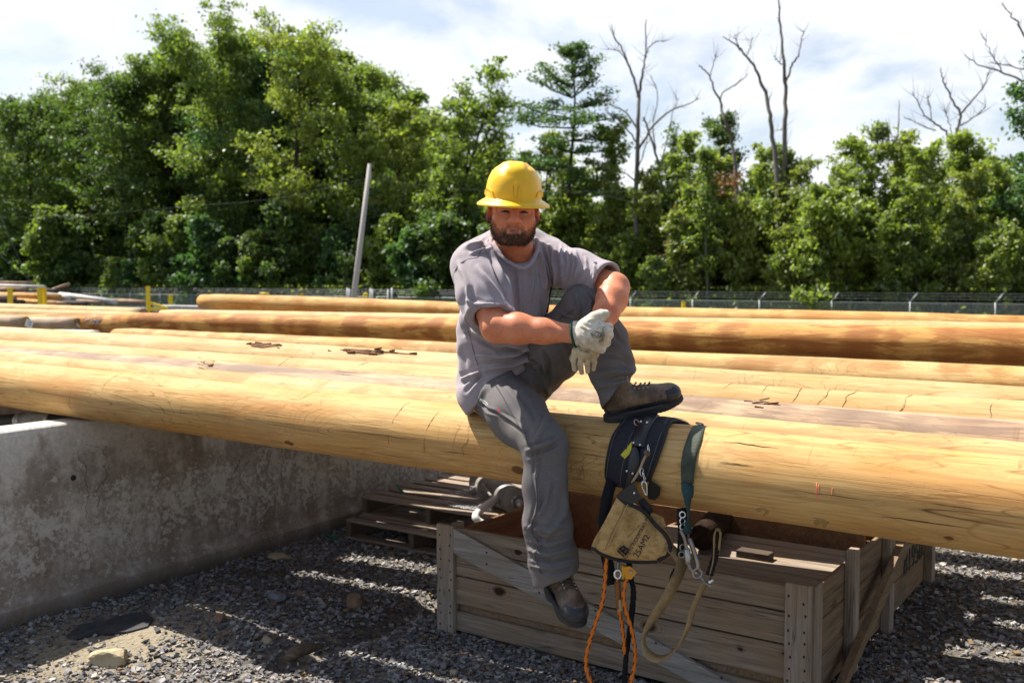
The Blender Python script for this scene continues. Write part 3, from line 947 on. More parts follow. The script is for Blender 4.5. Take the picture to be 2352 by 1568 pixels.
# torn knots standing up on the pale log, chips of bark
tk = simple_mat('torn_bark', (0.16, 0.085, 0.05), 0.3, 40, 0.95, 0.1, bmp=0.6)
chipm = simple_mat('wood_chip', (0.62, 0.46, 0.22), 0.2, 30, 0.9, 0.1)
r_ = random.Random(4)
for u, v, n, lab in ((826, 834, 24, 'largest torn dark knot scar on the bleached pale log'), (578, 823, 12, 'smaller dark bark scar on the bleached pale log')):
    p, x = A5.hit(u, v)
    mb = MB()
    x_, an_ = x, 0.42
    rim = []
    for k in range(28):
        a = 2 * math.pi * k / 28
        w = 1 + 0.5 * noise.noise(Vector((math.cos(a) * 2, math.sin(a) * 2, n)))
        rim.append((x_ + (0.011 * n) * math.cos(a) * w * (1 + 0.3 * math.cos(a)), an_ + 0.16 * math.sin(a) * w * (1 - abs(math.cos(a)) ** 3)))
    top_ = [A5.around(p_, q_, 0.004) for p_, q_ in rim] + [A5.around(x_, an_, 0.012)]
    bot_ = [A5.around(p_, q_, -0.004) for p_, q_ in rim]
    mb.add(top_ + bot_, [(k, (k + 1) % 28, 28) for k in range(28)] + [(k, (k + 1) % 28, 29 + (k + 1) % 28, 29 + k) for k in range(28)])
    for _ in range(n):
        q = A5.around(x + r_.gauss(0, 0.006 * n), an_ + r_.gauss(0, 0.10), 0.002)
        d = (A5.d + Vector((0, 0, r_.gauss(0, 0.16)))).normalized() * r_.uniform(0.02, 0.06)
        mb.box(q, d, LN * r_.uniform(0.006, 0.02), Vector((0, 0, 1)) * r_.uniform(0.003, 0.010))
    tag(mb.build('bark_scar', tk), lab, 'bark', 'scraps of bark lying on the logs')
for u, v, ax, lab in ((443, 898, A3, 'pale wood splinter lying on the barky log'), (1712, 1008, A3, 'shaggy torn bark tuft on the log behind the green strap')):
    p, x = ax.hit(u, v)
    mb = MB()
    for _ in range(9):
        q = ax.around(x + r_.gauss(0, 0.03), 0.35 + r_.gauss(0, 0.15), 0.002)
        mb.box(q, (ax.d + Vector((0, 0, r_.gauss(0.05, 0.2)))).normalized() * r_.uniform(0.02, 0.05), LN * r_.uniform(0.005, 0.016), Vector((0, 0, 1)) * 0.005)
    tag(mb.build('bark_scrap', chipm if u < 600 else tk), lab, 'bark', 'scraps of bark lying on the logs')

# bolt sunk in the front log beside the man's thigh
p, x = A1.hit(1148, 995)
nrm = (p - A1.at(x)).normalized()
mb = MB()
tn = A1.d
ring = [p + nrm * 0.0015 + (tn * math.cos(a) + nrm.cross(tn) * math.sin(a)) * 0.024 for a in (2 * math.pi * k / 20 for k in range(20))]
mb.tube(ring, 0.0035, 6, closed=True)
mb.tube([p, p + nrm * 0.004], 0.021, 18)
mb.tube([p + tn * 0.004, p + tn * 0.004 + nrm * 0.012], 0.006, 8, mi=1)
mb.build('bolt_hole', [simple_mat('bolt_recess', (0.42, 0.28, 0.12), 0.2, 40), simple_mat('bolt_steel', (0.55, 0.55, 0.55), 0.1, 40, 0.35, 0.5, 0.9)], log1)
# faint red crayon ticks and stamped smudges on the front log
mb = MB()
for a, b in (((1876, 1108), (1874, 1160)), ((1880, 1112), (1877, 1172)), ((1912, 1120), (1910, 1140))):
    mb.tube([A1.hit(a[0] + (b[0] - a[0]) * t, a[1] + (b[1] - a[1]) * t)[0] for t in (0, 0.25, 0.5, 0.75, 1)], 0.0013, 5)
mb.build('crayon_mark', simple_mat('red_crayon', (0.75, 0.22, 0.12), 0.1, 40), log1)
for cx_, cy_ in ((1752, 1165), (1885, 1195)):
    rim = [A1.hit(cx_ + (14 + 5 * math.sin(5 * a)) * math.cos(a) + 7 * math.sin(a), cy_ + (15 + 6 * math.cos(7 * a)) * math.sin(a)) for a in (2 * math.pi * k / 40 for k in range(40))]
    rim = [q + (q - A1.at(x_)).normalized() * 0.0012 for q, x_ in rim]
    cq, cx2 = A1.hit(cx_, cy_)
    mb = MB().add(rim + [cq + (cq - A1.at(cx2)).normalized() * 0.0022], [(k, (k + 1) % 40, 40) for k in range(40)])
    mb.build('branding_smudge', simple_mat('scorch', (0.30, 0.19, 0.07), 0.3, 60), log1)

# drying cracks and whorl rings
crkm = simple_mat('crack_dark', (0.05, 0.028, 0.012), 0.2, 60, 0.95, 0.1, bmp=0)
rngm = simple_mat('whorl_dark', (0.22, 0.115, 0.04), 0.3, 60, 0.95, 0.1, bmp=0)


def crack(ax, ob, a, b, w, seed):
    mb = MB()
    c = []
    for i in range(15):
        t = i / 14
        q, x_ = ax.hit(a[0] + (b[0] - a[0]) * t, a[1] + (b[1] - a[1]) * t + 2.2 * noise.noise(Vector((t * 5, seed, 0))))
        c.append(q + (q - ax.at(x_)).normalized() * 0.0004)
    mb.tube(c, [w * (0.15 + math.sin(math.pi * i / 14) * (0.8 + 0.4 * noise.noise(Vector((i * 0.7, seed, 3))))) for i in range(15)], 5)
    mb.build('drying_crack', crkm, ob)


for i, (a, b, w) in enumerate((((1655, 1012), (1790, 1030), 1.3), ((1990, 1180), (2225, 1212), 1.8), ((40, 893), (190, 917), 1.2), ((330, 935), (470, 955), 0.9), ((760, 985), (985, 1012), 1.5), ((1820, 1125), (2010, 1150), 1.4),
                               ((1340, 995), (1390, 1001), 1.0), ((1650, 1060), (1730, 1070), 0.9), ((2060, 1090), (2330, 1128), 1.2), ((1900, 1050), (2080, 1074), 0.9), ((560, 960), (700, 978), 0.9), ((2110, 1150), (2300, 1178), 1.1), ((1010, 1035), (1080, 1044), 1.0), ((1330, 1040), (1395, 1050), 0.9), ((860, 1040), (960, 1055), 0.8))):
    crack(A1, log1, a, b, w * 0.001, i * 3.3)


def whorl(ax, ob, u, v, a0, a1, w, seed):
    q, x_ = ax.hit(u, v)
    mb = MB()
    c = [ax.around(x_ + 0.02 * noise.noise(Vector((t * 3, seed, 1))) - 0.03 * t, a0 + (a1 - a0) * t, 0.0003) for t in [k / 16 for k in range(17)]]
    mb.tube(c, [w * (0.35 + 0.65 * abs(noise.noise(Vector((k * 0.6, seed, 5)))) * 2) for k in range(17)], 5)
    mb.build('whorl_ring', rngm, ob)


for i, (u, v, a0, a1, w) in enumerate(((905, 1000, 0.3, 1.75, 1.4), (985, 1010, 0.6, 1.9, 0.9), (1075, 1040, 0.9, 1.8, 0.9), (240, 940, 0.2, 1.2, 0.8), (690, 940, 0.1, 0.7, 0.8))):
    whorl(A1, log1, u, v, a0, a1, w * 0.0013, i * 2.1)
l4 = [o for o in COL.objects if o.get('label', '').startswith('pale yellow log ringed')][0]
for i, u in enumerate((1660, 1745, 1830, 1895, 1950, 2085, 2290, 640, 820)):
    whorl(A4, l4, u, 935 if u > 1500 else 850, -0.1 + 0.1 * (i % 3), 0.9 + 0.1 * (i % 2), 0.0016, i * 1.7)

# ------------------------------------------------------------------ dark treated poles lying beyond the wall
dk = simple_mat('tarred_wood', (0.02, 0.018, 0.018), 0.3, 20, 0.55, 0.4, bmp=0.4)
gw = simple_mat('grey_sleeve', (0.3, 0.28, 0.25), 0.2, 40, 0.85)
dp = empty('tarred_pole', P(60, 970, 7.6), 'black tarred pole with a grey sleeve lying behind the concrete wall', 'pole')
pa, pb = P(-160, 974, 7.9), P(215, 961, 6.9)
dd_ = pb - pa
MB().tube([pa, pb], 0.055, 20).build('pole', dk, dp)
MB().tube([pa + dd_ * 0.60, pa + dd_ * 0.76], 0.06, 20).build('sleeve', gw, dp)
wst = simple_mat('worn_steel', (0.45, 0.43, 0.4), 0.2, 40, 0.45, 0.5, 0.8)
for t in (0.583, 0.60, 0.765):
    MB().tube([pa + dd_ * t, pa + dd_ * (t + 0.012)], 0.064, 20).build('clamp_band', wst, dp)
bw = MB().box(P(-260, 1010, 9.2), Vector((2.6, -1.5, 0)), Vector((0.1, 0.17, 0)), Vector((0, 0, 0.75)))
tag(bw.build('brown_retaining_wall', simple_mat('brown_concrete', (0.2, 0.15, 0.115), 0.3, 10, 0.95)), 'rough brown concrete wall seen under the logs by the left edge', 'wall')

# ------------------------------------------------------------------ crate
def on_crate(u, v):
    a = math.atan2(CD.y, CD.x)
    o_, d_ = Vector((0, 0, CAMZ)) - CR0, P(u, v, 5.0) - Vector((0, 0, CAMZ))
    t = (0.024 - o_.dot(CN)) / d_.dot(CN)
    q = o_ + d_ * t
    return q.dot(CD), 0.024, q.z


crk_ = [(*on_crate(u, v), s) for u, v, s in ((1190, 1268, 0.016), (1147, 1357, 0.026), (1490, 1438, 0.026), (1700, 1490, 0.010), (1800, 1500, 0.008))]
gB = board_mat('grey_board', (0.46, 0.375, 0.29), (0.17, 0.13, 0.095), (0.38, 0.25, 0.14), 0, 0.0, 0.3, 0.6, crk_)
gP = board_mat('grey_post', (0.52, 0.44, 0.36), (0.21, 0.17, 0.135), (0.41, 0.28, 0.17), 2, 4.0, 0.3, 0.5)
gS = board_mat('side_board', (0.38, 0.27, 0.17), (0.14, 0.10, 0.065), (0.36, 0.21, 0.10), 1, 8.0, 0.5, 0.7)
gD = board_mat('brace_board', (0.50, 0.46, 0.42), (0.21, 0.19, 0.165), (0.36, 0.28, 0.2), 0, 6.0, 0.3, 0.3)
gR = board_mat('red_brown_board', (0.32, 0.17, 0.09), (0.15, 0.075, 0.04), (0.34, 0.17, 0.08), 1, 12.0, 0.3, 0.5)
crate = empty('wooden_crate', CR0, 'weathered grey open wooden crate with diagonal braces under the dangling boot', 'crate', rot=(0, 0, math.atan2(CD.y, CD.x)))
X, Yv, Zv = Vector((1, 0, 0)), Vector((0, 1, 0)), Vector((0, 0, 1))


def cpart(mb, name, mat):
    me = bpy.data.meshes.new(name)
    me.from_pydata(mb.v, [], mb.f)
    bm = bmesh.new()
    bm.from_mesh(me)
    bmesh.ops.recalc_face_normals(bm, faces=bm.faces[:])
    bm.to_mesh(me)
    bm.free()
    me.polygons.foreach_set('material_index', mb.m)
    return link(name, me, mat, crate, world=False)


def lb(x, y, z, a, b, c, bev=0.003, mb=None):
    return (mb or MB()).box((x, y, z), (a, 0, 0), (0, b, 0), (0, 0, c), 0, bev)


# four front boards with gaps, front plane at y = 0.022 .. 0.045
zb = [(0.02, 0.105), (0.165, 0.145), (0.318, 0.135), (0.461, 0.112)]
for i, (z, h) in enumerate(zb):
    ln = CL - 0.22
    cpart(lb(0.11, 0.024, z, ln, 0.023, h), 'front_board', gB)
cpart(lb(0.11, 0.052, 0.10, CL - 0.22, 0.03, 0.07), 'backing_board', gS)
cpart(lb(0.0, -0.004, 0.0, 0.11, 0.034, CH), 'corner_post', gP)
cpart(lb(0.055, 0.05, 0.02, 0.045, 0.06, CH - 0.02), 'corner_post', gP)
cpart(lb(CL - 0.11, -0.004, 0.0, 0.11, 0.034, CH + 0.01), 'corner_post', gP)
cpart(lb(CL - 0.035, 0.034, 0.0, 0.045, 0.10, CH), 'corner_post', gP)
# diagonal brace on the front, top left to bottom right
mb = MB().prism([(0.112, -0.001, CH - 0.012), (0.112, -0.001, CH - 0.145), (CL - 0.15, -0.001, -0.045), (CL - 0.112, -0.001, -0.03), (CL - 0.112, -0.001, 0.03)], (0, 0.023, 0))
cpart(mb, 'diagonal_brace', gD)
# nail heads
nlm_ = simple_mat('nail_black', (0.02, 0.018, 0.017), 0.1, 40)
for px in (0.022, 0.088, CL - 0.092, CL - 0.028):
    for j in range(9):
        cpart(MB().box((px + r_.uniform(-0.006, 0.006), -0.006, 0.04 + j * 0.06 + r_.uniform(-0.015, 0.015)), (0.007, 0, 0), (0, 0.004, 0), (0, 0, 0.010)), 'nail_head', nlm_)
for t in (0.12, 0.3, 0.48, 0.66, 0.84):
    for dz in (-0.03, 0.03):
        cpart(MB().box((0.11 + t * (CL - 0.22), -0.003, CH - 0.08 - t * (CH - 0.08) + dz), (0.009, 0, 0), (0, 0.004, 0), (0, 0, 0.009)), 'nail_head', nlm_)
# left end and right side
for i, (z, h) in enumerate(((0.03, 0.165), (0.2, 0.165), (0.37, 0.16))):
    cpart(lb(0.028, 0.115, z, 0.022, CW - 0.12, h), 'end_board', gR)
    cpart(lb(CL - 0.06, 0.14, z, 0.022, CW - 0.16, h), 'side_board', gS)
for yy in (0.62, 1.30, CW - 0.09):
    cpart(lb(CL - 0.037, yy, 0.0, 0.047, 0.09, CH + 0.015), 'side_post', gP)
mb = MB().prism([(CL + 0.012, 0.10, -0.02), (CL + 0.012, 0.21, -0.02), (CL + 0.012, 1.90, CH - 0.05), (CL + 0.012, 1.90, CH + 0.03), (CL + 0.012, 1.80, CH + 0.03)], (0.036, 0, 0))
cpart(mb, 'diagonal_brace', gS)
for i, (z, h) in enumerate(((0.02, 0.18), (0.21, 0.18), (0.40, 0.165))):
    cpart(lb(0.05, CW - 0.03, z, CL - 0.1, 0.024, h), 'back_board', gR)
# inner deck over the right part, loose floor below
for i in range(9):
    cpart(lb(0.85, 0.06 + i * 0.112, 0.455 + 0.002 * (i % 3), CL - 0.93, 0.108, 0.022), 'deck_board', gB)
for i in range(8):
    cpart(lb(0.06, 0.09 + i * 0.28, 0.03, CL - 0.13, 0.25, 0.02), 'floor_board', gR)
cpart(lb(0.83, 0.06, 0.05, 0.022, 1.1, 0.42), 'divider_board', gR)
cpart(lb(0.1, 1.2, 0.05, CL - 0.2, 0.022, 0.5), 'divider_board', gR)
# stencilled number on the far side panel
bpy.context.view_layer.update()
mw = crate.matrix_world
tm = text_mesh('81950', 0.19, mw.to_3x3() @ Vector((0, 1, 0)), (0, 0, 1), mw @ Vector((CL - 0.034, 2.03, 0.245)))
link('stencil_number', tm, simple_mat('stencil_black', (0.03, 0.03, 0.03), 0.1, 40), crate)

bk = MB().box(G(1690, 1280, 0.478), CD * 0.17 + CN * 0.0, CN * 0.075, Vector((0, 0, 0.04)), 0, 0.003)
tag(bk.build('wood_block', board_mat('dark_block', (0.16, 0.12, 0.09), (0.06, 0.045, 0.035), (0.12, 0.08, 0.05), 0, 2.0)), 'dark offcut of timber lying on the crate deck', 'block')

# ------------------------------------------------------------------ pallets and the clutter on them
pl_mat = board_mat('pallet_board', (0.50, 0.41, 0.33), (0.19, 0.15, 0.12), (0.38, 0.25, 0.16), 0, 20.0, 0.4, 0.5)
ps_mat = board_mat('pallet_block', (0.25, 0.2, 0.155), (0.09, 0.07, 0.055), (0.2, 0.13, 0.08), 1, 22.0, 0.2, 0.5)


def pallet(org, ang, label, lw=1.22, dw=1.0, nb=7, seed=0):
    rr = random.Random(seed)
    root = empty('pallet', org, label, 'pallet', 'wooden pallets by the wall', (0, 0, ang))

    def pp(mb, name, mat):
        me = bpy.data.meshes.new(name)
        me.from_pydata(mb.v, [], mb.f)
        bm = bmesh.new()
        bm.from_mesh(me)
        bmesh.ops.recalc_face_normals(bm, faces=bm.faces[:])
        bm.to_mesh(me)
        bm.free()
        link(name, me, mat, root, world=False)
    for k in range(3):
        pp(lb(k * (lw - 0.045) / 2, 0.0, 0.02, 0.045, dw, 0.1), 'stringer', ps_mat)
    for k in range(nb):
        w = rr.uniform(0.085, 0.11)
        pp(lb(-0.012 + rr.uniform(-0.01, 0.01), k * (dw - 0.1) / (nb - 1), 0.121, lw + 0.02, w, 0.019), 'deck_board', pl_mat)
    for k in range(3):
        pp(lb(-0.005, k * (dw - 0.1) / 2, 0.0, lw + 0.01, 0.1, 0.019), 'base_board', pl_mat)
    return root


PC = Vector((-1.2, 7.1, 0.01))
pang = math.atan2(CD.y, CD.x)
pallet(PC, pang, 'lowest grey pallet of the stack, its front board catching sun', seed=1)
pallet(PC + Vector((0.10, 0.12, 0.142)), pang + 0.01, 'top pallet of the stack with plastic sheet lying on it', seed=2)
TOPZ = 0.142 + 0.142 + 0.02

# crumpled clear sheet
pm_, nt, bs = new_mat('clear_plastic', 0.18, 0.6)
bs.inputs['Base Color'].default_value = (0.5, 0.5, 0.52, 1)
bs.inputs['Alpha'].default_value = 0.22
bump(nt, bs, noise_(nt, objco(nt), 22, 4), 0.8, 0.02)
n = 44
pc = G(1098, 1150, TOPZ)
V, F = [], []
for i in range(n):
    for j in range(n):
        a, b = (i / (n - 1) - 0.5), (j / (n - 1) - 0.5)
        h = 0.5 + 0.5 * noise.noise(Vector((a * 6, b * 6, 2))) + 0.5 * abs(noise.noise(Vector((a * 13, b * 13, 5))))
        fall = max(0, 1 - (2 * max(abs(a), abs(b))) ** 3)
        p = pc + CD * (a * 0.5 + 0.05 * noise.noise(Vector((a * 4, b * 4, 9)))) + CN * (b * 0.5) + Vector((0, 0, 0.004 + 0.11 * h * fall))
        V.append(p)
        if i < n - 1 and j < n - 1:
            F.append((i * n + j, (i + 1) * n + j, (i + 1) * n + j + 1, i * n + j + 1))
tag(MB().add(V, F, 0, True).build('plastic_sheet', pm_), 'crumpled clear plastic sheet on the top pallet', 'plastic sheet')

# grey cylinder with end cap, rod and thin side pipe
cyl_m = simple_mat('grey_enamel', (0.24, 0.225, 0.205), 0.12, 14, 0.45, 0.5, bmp=0.05)
stl = simple_mat('dull_steel', (0.4, 0.39, 0.37), 0.15, 30, 0.4, 0.5, 0.85, bmp=0.1)
c0 = P(1186, 1151, 6.5)
cy = empty('steel_cylinder', c0 - Vector((0, 0, 0.1)), 'grey steel cylinder with a rod end lying between pallet and crate', 'cylinder')
cdv = (P(1125, 1118, 7.15) - c0).normalized()
MB().tube([c0, c0 + cdv * 0.004, c0 + cdv * 0.05, c0 + cdv * 0.052, c0 + cdv * 0.09, c0 + cdv * 0.092, c0 + cdv * 0.95], [0.085, 0.09, 0.09, 0.087, 0.087, 0.09, 0.09], 28).build('barrel', cyl_m, cy)
MB().tube([c0 - cdv * 0.01, c0 + cdv * 0.01], 0.04, 20).build('gland', stl, cy)
MB().tube([c0 - cdv * 0.12, c0], 0.028, 16).build('rod', stl, cy)
sd_ = cdv.cross(Vector((0, 0, 1))).normalized()
if sd_.x > 0:
    sd_ = -sd_
MB().tube(curve_pts([c0 + cdv * 0.5 + sd_ * 0.09 + Vector((0, 0, 0.05)), c0 + cdv * 0.42 + sd_ * 0.115 + Vector((0, 0, 0.05)), c0 + cdv * 0.15 + sd_ * 0.115, c0 + cdv * 0.06 + sd_ * 0.115 - Vector((0, 0, 0.03)), c0 + cdv * 0.03 + sd_ * 0.08 - Vector((0, 0, 0.04))], 5), 0.009, 8).build('side_pipe', cyl_m, cy)

# translucent white plastic pipe with a bend
wp = simple_mat('white_plastic', (0.72, 0.71, 0.68), 0.05, 20, 0.4, 0.4, bmp=0.05)
pp_ = [G(1205, 1232, TOPZ + 0.01), G(1160, 1222, TOPZ + 0.02), G(1112, 1203, TOPZ + 0.03), G(1092, 1186, TOPZ + 0.07), G(1112, 1164, TOPZ + 0.09), G(1142, 1145, TOPZ + 0.1)]
mb = MB()
ppts = curve_pts(pp_, 5)
mb.tube(ppts, [0.02 + 0.008 * (i / len(ppts)) for i in range(len(ppts))], 10)
tag(mb.build('plastic_pipe', wp), 'bent white plastic pipe lying on the pallet', 'pipe')
for ends, lab in ((((1040, 1222), (1110, 1215), (1178, 1243)), 'split pale lath along the pallet edge'), (((1062, 1232), (1076, 1262), (1088, 1290)), 'short pale stick leaning off the pallet')):
    mb = MB()
    mb.tube([G(u, v, TOPZ + (0.012 if k < 1 or lab[0] == 's' and lab[1] == 'p' else -0.1 * k)) for k, (u, v) in enumerate(ends)], 0.009, 5)
    tag(mb.build('wood_lath', chipm), lab, 'lath')
gst = simple_mat('green_strapping', (0.01, 0.2, 0.11), 0.1, 20, 0.4, 0.5)
for pts_, lab in (([(912, 1112, 0.36), (925, 1130, 0.30), (955, 1160, 0.2), (975, 1176, 0.14)], 'green strapping band sticking out of the pallet boards'), ([(778, 1240, 0.03), (762, 1232, 0.03), (748, 1228, 0.02)], 'short green strapping offcut on the gravel by the wall')):
    mb = MB()
    mb.ribbon(curve_pts([G(u, v, z) for u, v, z in pts_], 4), Vector((0.3, 0.2, 1)), 0.018, 0.0015)
    tag(mb.build('strapping_band', gst), lab, 'strapping')

# old pole end seen under the front log beyond the crate deck
mb = MB()
q0, q1 = P(1615, 1232, 5.0), P(1720, 1120, 7.0)
mb.tube([q0, q0.lerp(q1, 0.5), q1], [0.07, 0.08, 0.085], 24)
tag(mb.build('bark_pole', simple_mat('dark_bark', (0.045, 0.027, 0.018), 0.35, 30, 0.95, 0.1, bmp=0.8, stretch=(1, 0.2, 1))), 'dark bark covered pole stored inside the crate', 'pole')

# ------------------------------------------------------------------ old poles, posts, fence and pole in the distance
pile_w = simple_mat('silver_wood', (0.5, 0.48, 0.45), 0.2, 6, 0.9, bmp=0.2)
pile_o = simple_mat('orange_wood', (0.5, 0.27, 0.09), 0.25, 6, 0.9, bmp=0.2)
pile_b = simple_mat('brown_wood', (0.27, 0.18, 0.12), 0.3, 6, 0.9, bmp=0.2)
pile_d = simple_mat('black_wood', (0.05, 0.04, 0.035), 0.3, 6, 0.9, bmp=0.2)
pend = simple_mat('pole_end', (0.22, 0.15, 0.10), 0.25, 8, 0.9)


def px3(x, y):
    return x * 0.16, 630.3 + y * 0.16


pil = [((-400, 146), (640, 180), 50, pile_w, 'silvery old pole high on the far heap'),
       ((-300, 108), (480, 118), 30, pile_b, 'brown plank topping the far heap of old poles'),
       ((-300, 206), (360, 215), 62, pile_b, 'mossy pole under the silvery one on the far heap'),
       ((-300, 280), (850, 322), 84, pile_o, 'orange pole between the yellow stakes, upper one'),
       ((-300, 305), (215, 330), 66, pile_b, 'brown pole ending behind the first yellow stake'),
       ((200, 368), (780, 424), 80, pile_o, 'orange pole between the yellow stakes, lower one'),
       ((-300, 382), (330, 392), 70, pile_d, 'blackened pole at the bottom of the far heap'),
       ((640, 255), (1660, 392), 76, pile_w, 'long silvery pole sloping down off the far heap'),
       ((700, 310), (990, 334), 66, pile_w, 'short silvery pole with a grey cut end'),
       ((700, 398), (960, 432), 76, pile_b, 'brown pole end beside the second orange pole'),
       ((900, 404), (1235, 426), 80, pile_d, 'dark hollow pole end on the far heap'),
       ((1110, 376), (1440, 404), 50, pile_b, 'flat brown timber at the foot of the sloping pole'),
       ((1640, 372), (2090, 402), 66, pile_b, 'weathered timber bundle next to the tall yellow post'),
       ((700, 235), (985, 140), 46, pile_b, 'broken plank tilted up from the far heap'),
       ((480, 215), (820, 240), 60, pile_d, 'dark rotten pole under the tilted plank')]
for i, (a, b, d, m, lab) in enumerate(pil):
    ua, va = px3(*a)
    ub, vb = px3(*b)
    Yb = 31 + 0.12 * (i % 5)
    Ya = Yb + (ub - ua) * 0.045
    mb = MB()
    ra = d * 0.16 / 2 * Yb / FPX
    pts_ = [P(ua, va, Ya), P(ub, vb, Yb)]
    mb.tube([pts_[0], pts_[0].lerp(pts_[1], 0.5) + Vector((0, 0, 0.01)), pts_[1]], [ra * 0.9, ra, ra], 12)
    o = mb.build('old_pole', [m])
    tag(o, lab, 'pole', 'old poles heaped far off')
# timber bearers that carry the heap
for u0, lab in ((40, 'timber bearer under the far heap near the yellow stakes'), (230, 'timber bearer under the end of the far heap')):
    b0 = P(u0, 706, 31.5)
    gz = float(ground_z(b0.x, b0.y))
    mb = MB().box(Vector((b0.x - 0.3, b0.y - 0.2, gz)), (1.4, 0, 0), (0, 1.6, 0), (0, 0, b0.z - gz))
    tag(mb.build('bearer', pile_d), lab, 'timber', 'bearers under the far heap')

yel = simple_mat('yellow_paint', (0.78, 0.55, 0.02), 0.12, 8, 0.5, 0.4)
con = simple_mat('old_concrete', (0.36, 0.35, 0.34), 0.15, 5, 0.9)


def ypost(u, v0, v1, w, Y, label, brace=False, pair=False):
    a = P(u, v1, Y)
    gz = float(ground_z(a.x, a.y))
    top = P(u, v0, Y).z
    ww = w * Y / FPX
    root = empty('yellow_post', (a.x, a.y, gz), label, 'post', 'yellow painted steel posts')
    MB().box((a.x - ww / 2, a.y - ww / 2, gz), (ww, 0, 0), (0, ww, 0), (0, 0, top - gz), 0, ww * 0.08).build('post', yel, root)
    MB().box((a.x - ww * 0.6, a.y - ww * 0.6, top), (ww * 1.2, 0, 0), (0, ww * 1.2, 0), (0, 0, 0.02)).build('cap', yel, root)
    if brace:
        zb_ = P(u, 713, Y).z
        MB().box((a.x + ww * 0.5, a.y - 0.05, zb_), (0.42, 0, 0), (0, 0.1, 0), (0, 0, 0.07)).build('foot', yel, root)
        MB().prism([(a.x + ww * 0.5, a.y - 0.04, zb_ + 0.22), (a.x + ww * 0.5, a.y - 0.04, zb_ + 0.15), (a.x + 0.42, a.y - 0.04, zb_ + 0.07), (a.x + 0.46, a.y - 0.04, zb_ + 0.09)], (0, 0.06, 0)).build('brace', yel, root)
    return root


ypost(24, 662, 700, 9, 29.5, 'yellow stake nearest the left edge in front of the far heap')
ypost(92, 662, 705, 8, 29.0, 'first of the two touching yellow stakes before the heap')
ypost(102.5, 662, 705, 8, 29.2, 'second of the two touching yellow stakes before the heap')
ypost(341, 659, 716, 7.5, 24.0, 'tall yellow post with a braced foot beside the concrete slab', True)
ypost(392, 678, 700, 8, 40.0, 'short yellow bollard by the fence beyond the concrete block')
ypost(1570, 694, 712, 8, 34.0, 'yellow bollard close to a fence post beyond the man')
ypost(693, 675, 690, 6, 44.0, 'small yellow bollard to the left of the leaning utility pole')
for u0, v0, u1, Y, lab in ((596, 674, 618, 40, 'yellow hoop guard in front of the fence mesh'), (835, 674, 845, 42, 'narrow yellow hoop guard at the gate'), (1749, 714, 1767, 30, 'yellow guard rail just above the topmost log'), (1923, 717, 1937, 30, 'yellow hoop peeping over the back log')):
    a, b = P(u0, v0, Y), P(u1, v0, Y)
    gz = float(ground_z(a.x, a.y))
    mb = MB()
    mb.tube([(a.x, a.y, gz), (a.x, a.y, a.z - 0.08), (a.x + 0.05, a.y, a.z), (b.x - 0.05, b.y, a.z), (b.x, b.y, a.z - 0.08), (b.x, b.y, gz)], 0.04, 10)
    tag(mb.build('yellow_guard', yel), lab, 'guard', 'yellow hoop guards by the fence')
a = P(307, 704, 24.5)
mb = MB()
mb.tube([(a.x, a.y, a.z - 1.4), (a.x, a.y, a.z - 0.05), (a.x, a.y, a.z - 0.03)], [0.32, 0.32, 0.31], 26)
tag(mb.build('concrete_slab', con), 'round concrete slab at the foot of the tall yellow post', 'slab')
a = P(352, 700, 27)
b = P(560, 703, 25)
mb = MB().box(Vector((a.x, a.y, float(ground_z(a.x, a.y)))), (b.x - a.x, b.y - a.y, 0), (0.05, 0.3, 0), (0, 0, a.z - float(ground_z(a.x, a.y))), 0, 0.02)
tag(mb.build('concrete_block', con), 'grey concrete block wall beyond the pale logs', 'block')

# chain link fence with barbed wire arms
galv = simple_mat('galvanised_steel', (0.28, 0.29, 0.30), 0.08, 10, 0.5, 0.5, 0.4, bmp=0.0)
FA, FB = Vector((18.3, 37.7, 0)), Vector((-25.3, 66.0, 0))
FD = (FB - FA).normalized()
FL = (FB - FA).length
fence = empty('chain_link_fence', (0, 50, -1.05), 'galvanised chain link fence with angled barbed wire arms along the wood', 'fence')
RZ = 0.98
nfp = 17
sp = FL / nfp


def fat(s):
    p = FA + FD * s
    return Vector((p.x, p.y, float(ground_z(p.x, p.y))))


s0, s1 = -4 * sp, (nfp + 7) * sp
MB().tube([fat(s0) * 1 + Vector((0, 0, RZ - fat(s0).z)), fat(s1) + Vector((0, 0, RZ - fat(s1).z))], 0.024, 8).build('top_rail', galv, fence)
fmb = None
proto_post = None
arm_dir = (-FD * 0.26 + Vector((0, 0, 0.30)))
arm_dir = Vector((0.27, -0.05, 0.36))
for k in range(-4, nfp + 8):
    p = fat(k * sp)
    if proto_post is None:
        mb = MB()
        mb.tube([Vector((0, 0, p.z)), Vector((0, 0, RZ + 0.05))], 0.032, 8)
        mb.tube([Vector((0, 0, RZ + 0.04)), Vector((0, 0, RZ + 0.04)) + arm_dir], 0.024, 6)
        proto_post = mb.build('fence_post', galv, fence)
        proto_post.data.transform(Matrix.Identity(4))
        proto_post.matrix_world = Matrix.Translation((p.x, p.y, 0))
    else:
        c = proto_post.copy()
        COL.objects.link(c)
        c.parent = fence
        c.matrix_parent_inverse = proto_post.matrix_parent_inverse.copy()
        c.matrix_world = Matrix.Translation((p.x, p.y, 0))
bpy.context.view_layer.update()
for j in range(3):
    o_ = Vector((0, 0, RZ + 0.04)) + arm_dir * (0.35 + 0.3 * j)
    a, b = fat(s0), fat(s1)
    MB().tube([Vector((a.x, a.y, 0)) + o_, Vector((b.x, b.y, 0)) + o_], 0.008, 5).build('barbed_wire', galv, fence)
mm = bpy.data.materials.new('chain_link_mesh')
mm.use_nodes = True
nt = mm.node_tree
nt.nodes.clear()
uvw = objco(nt)
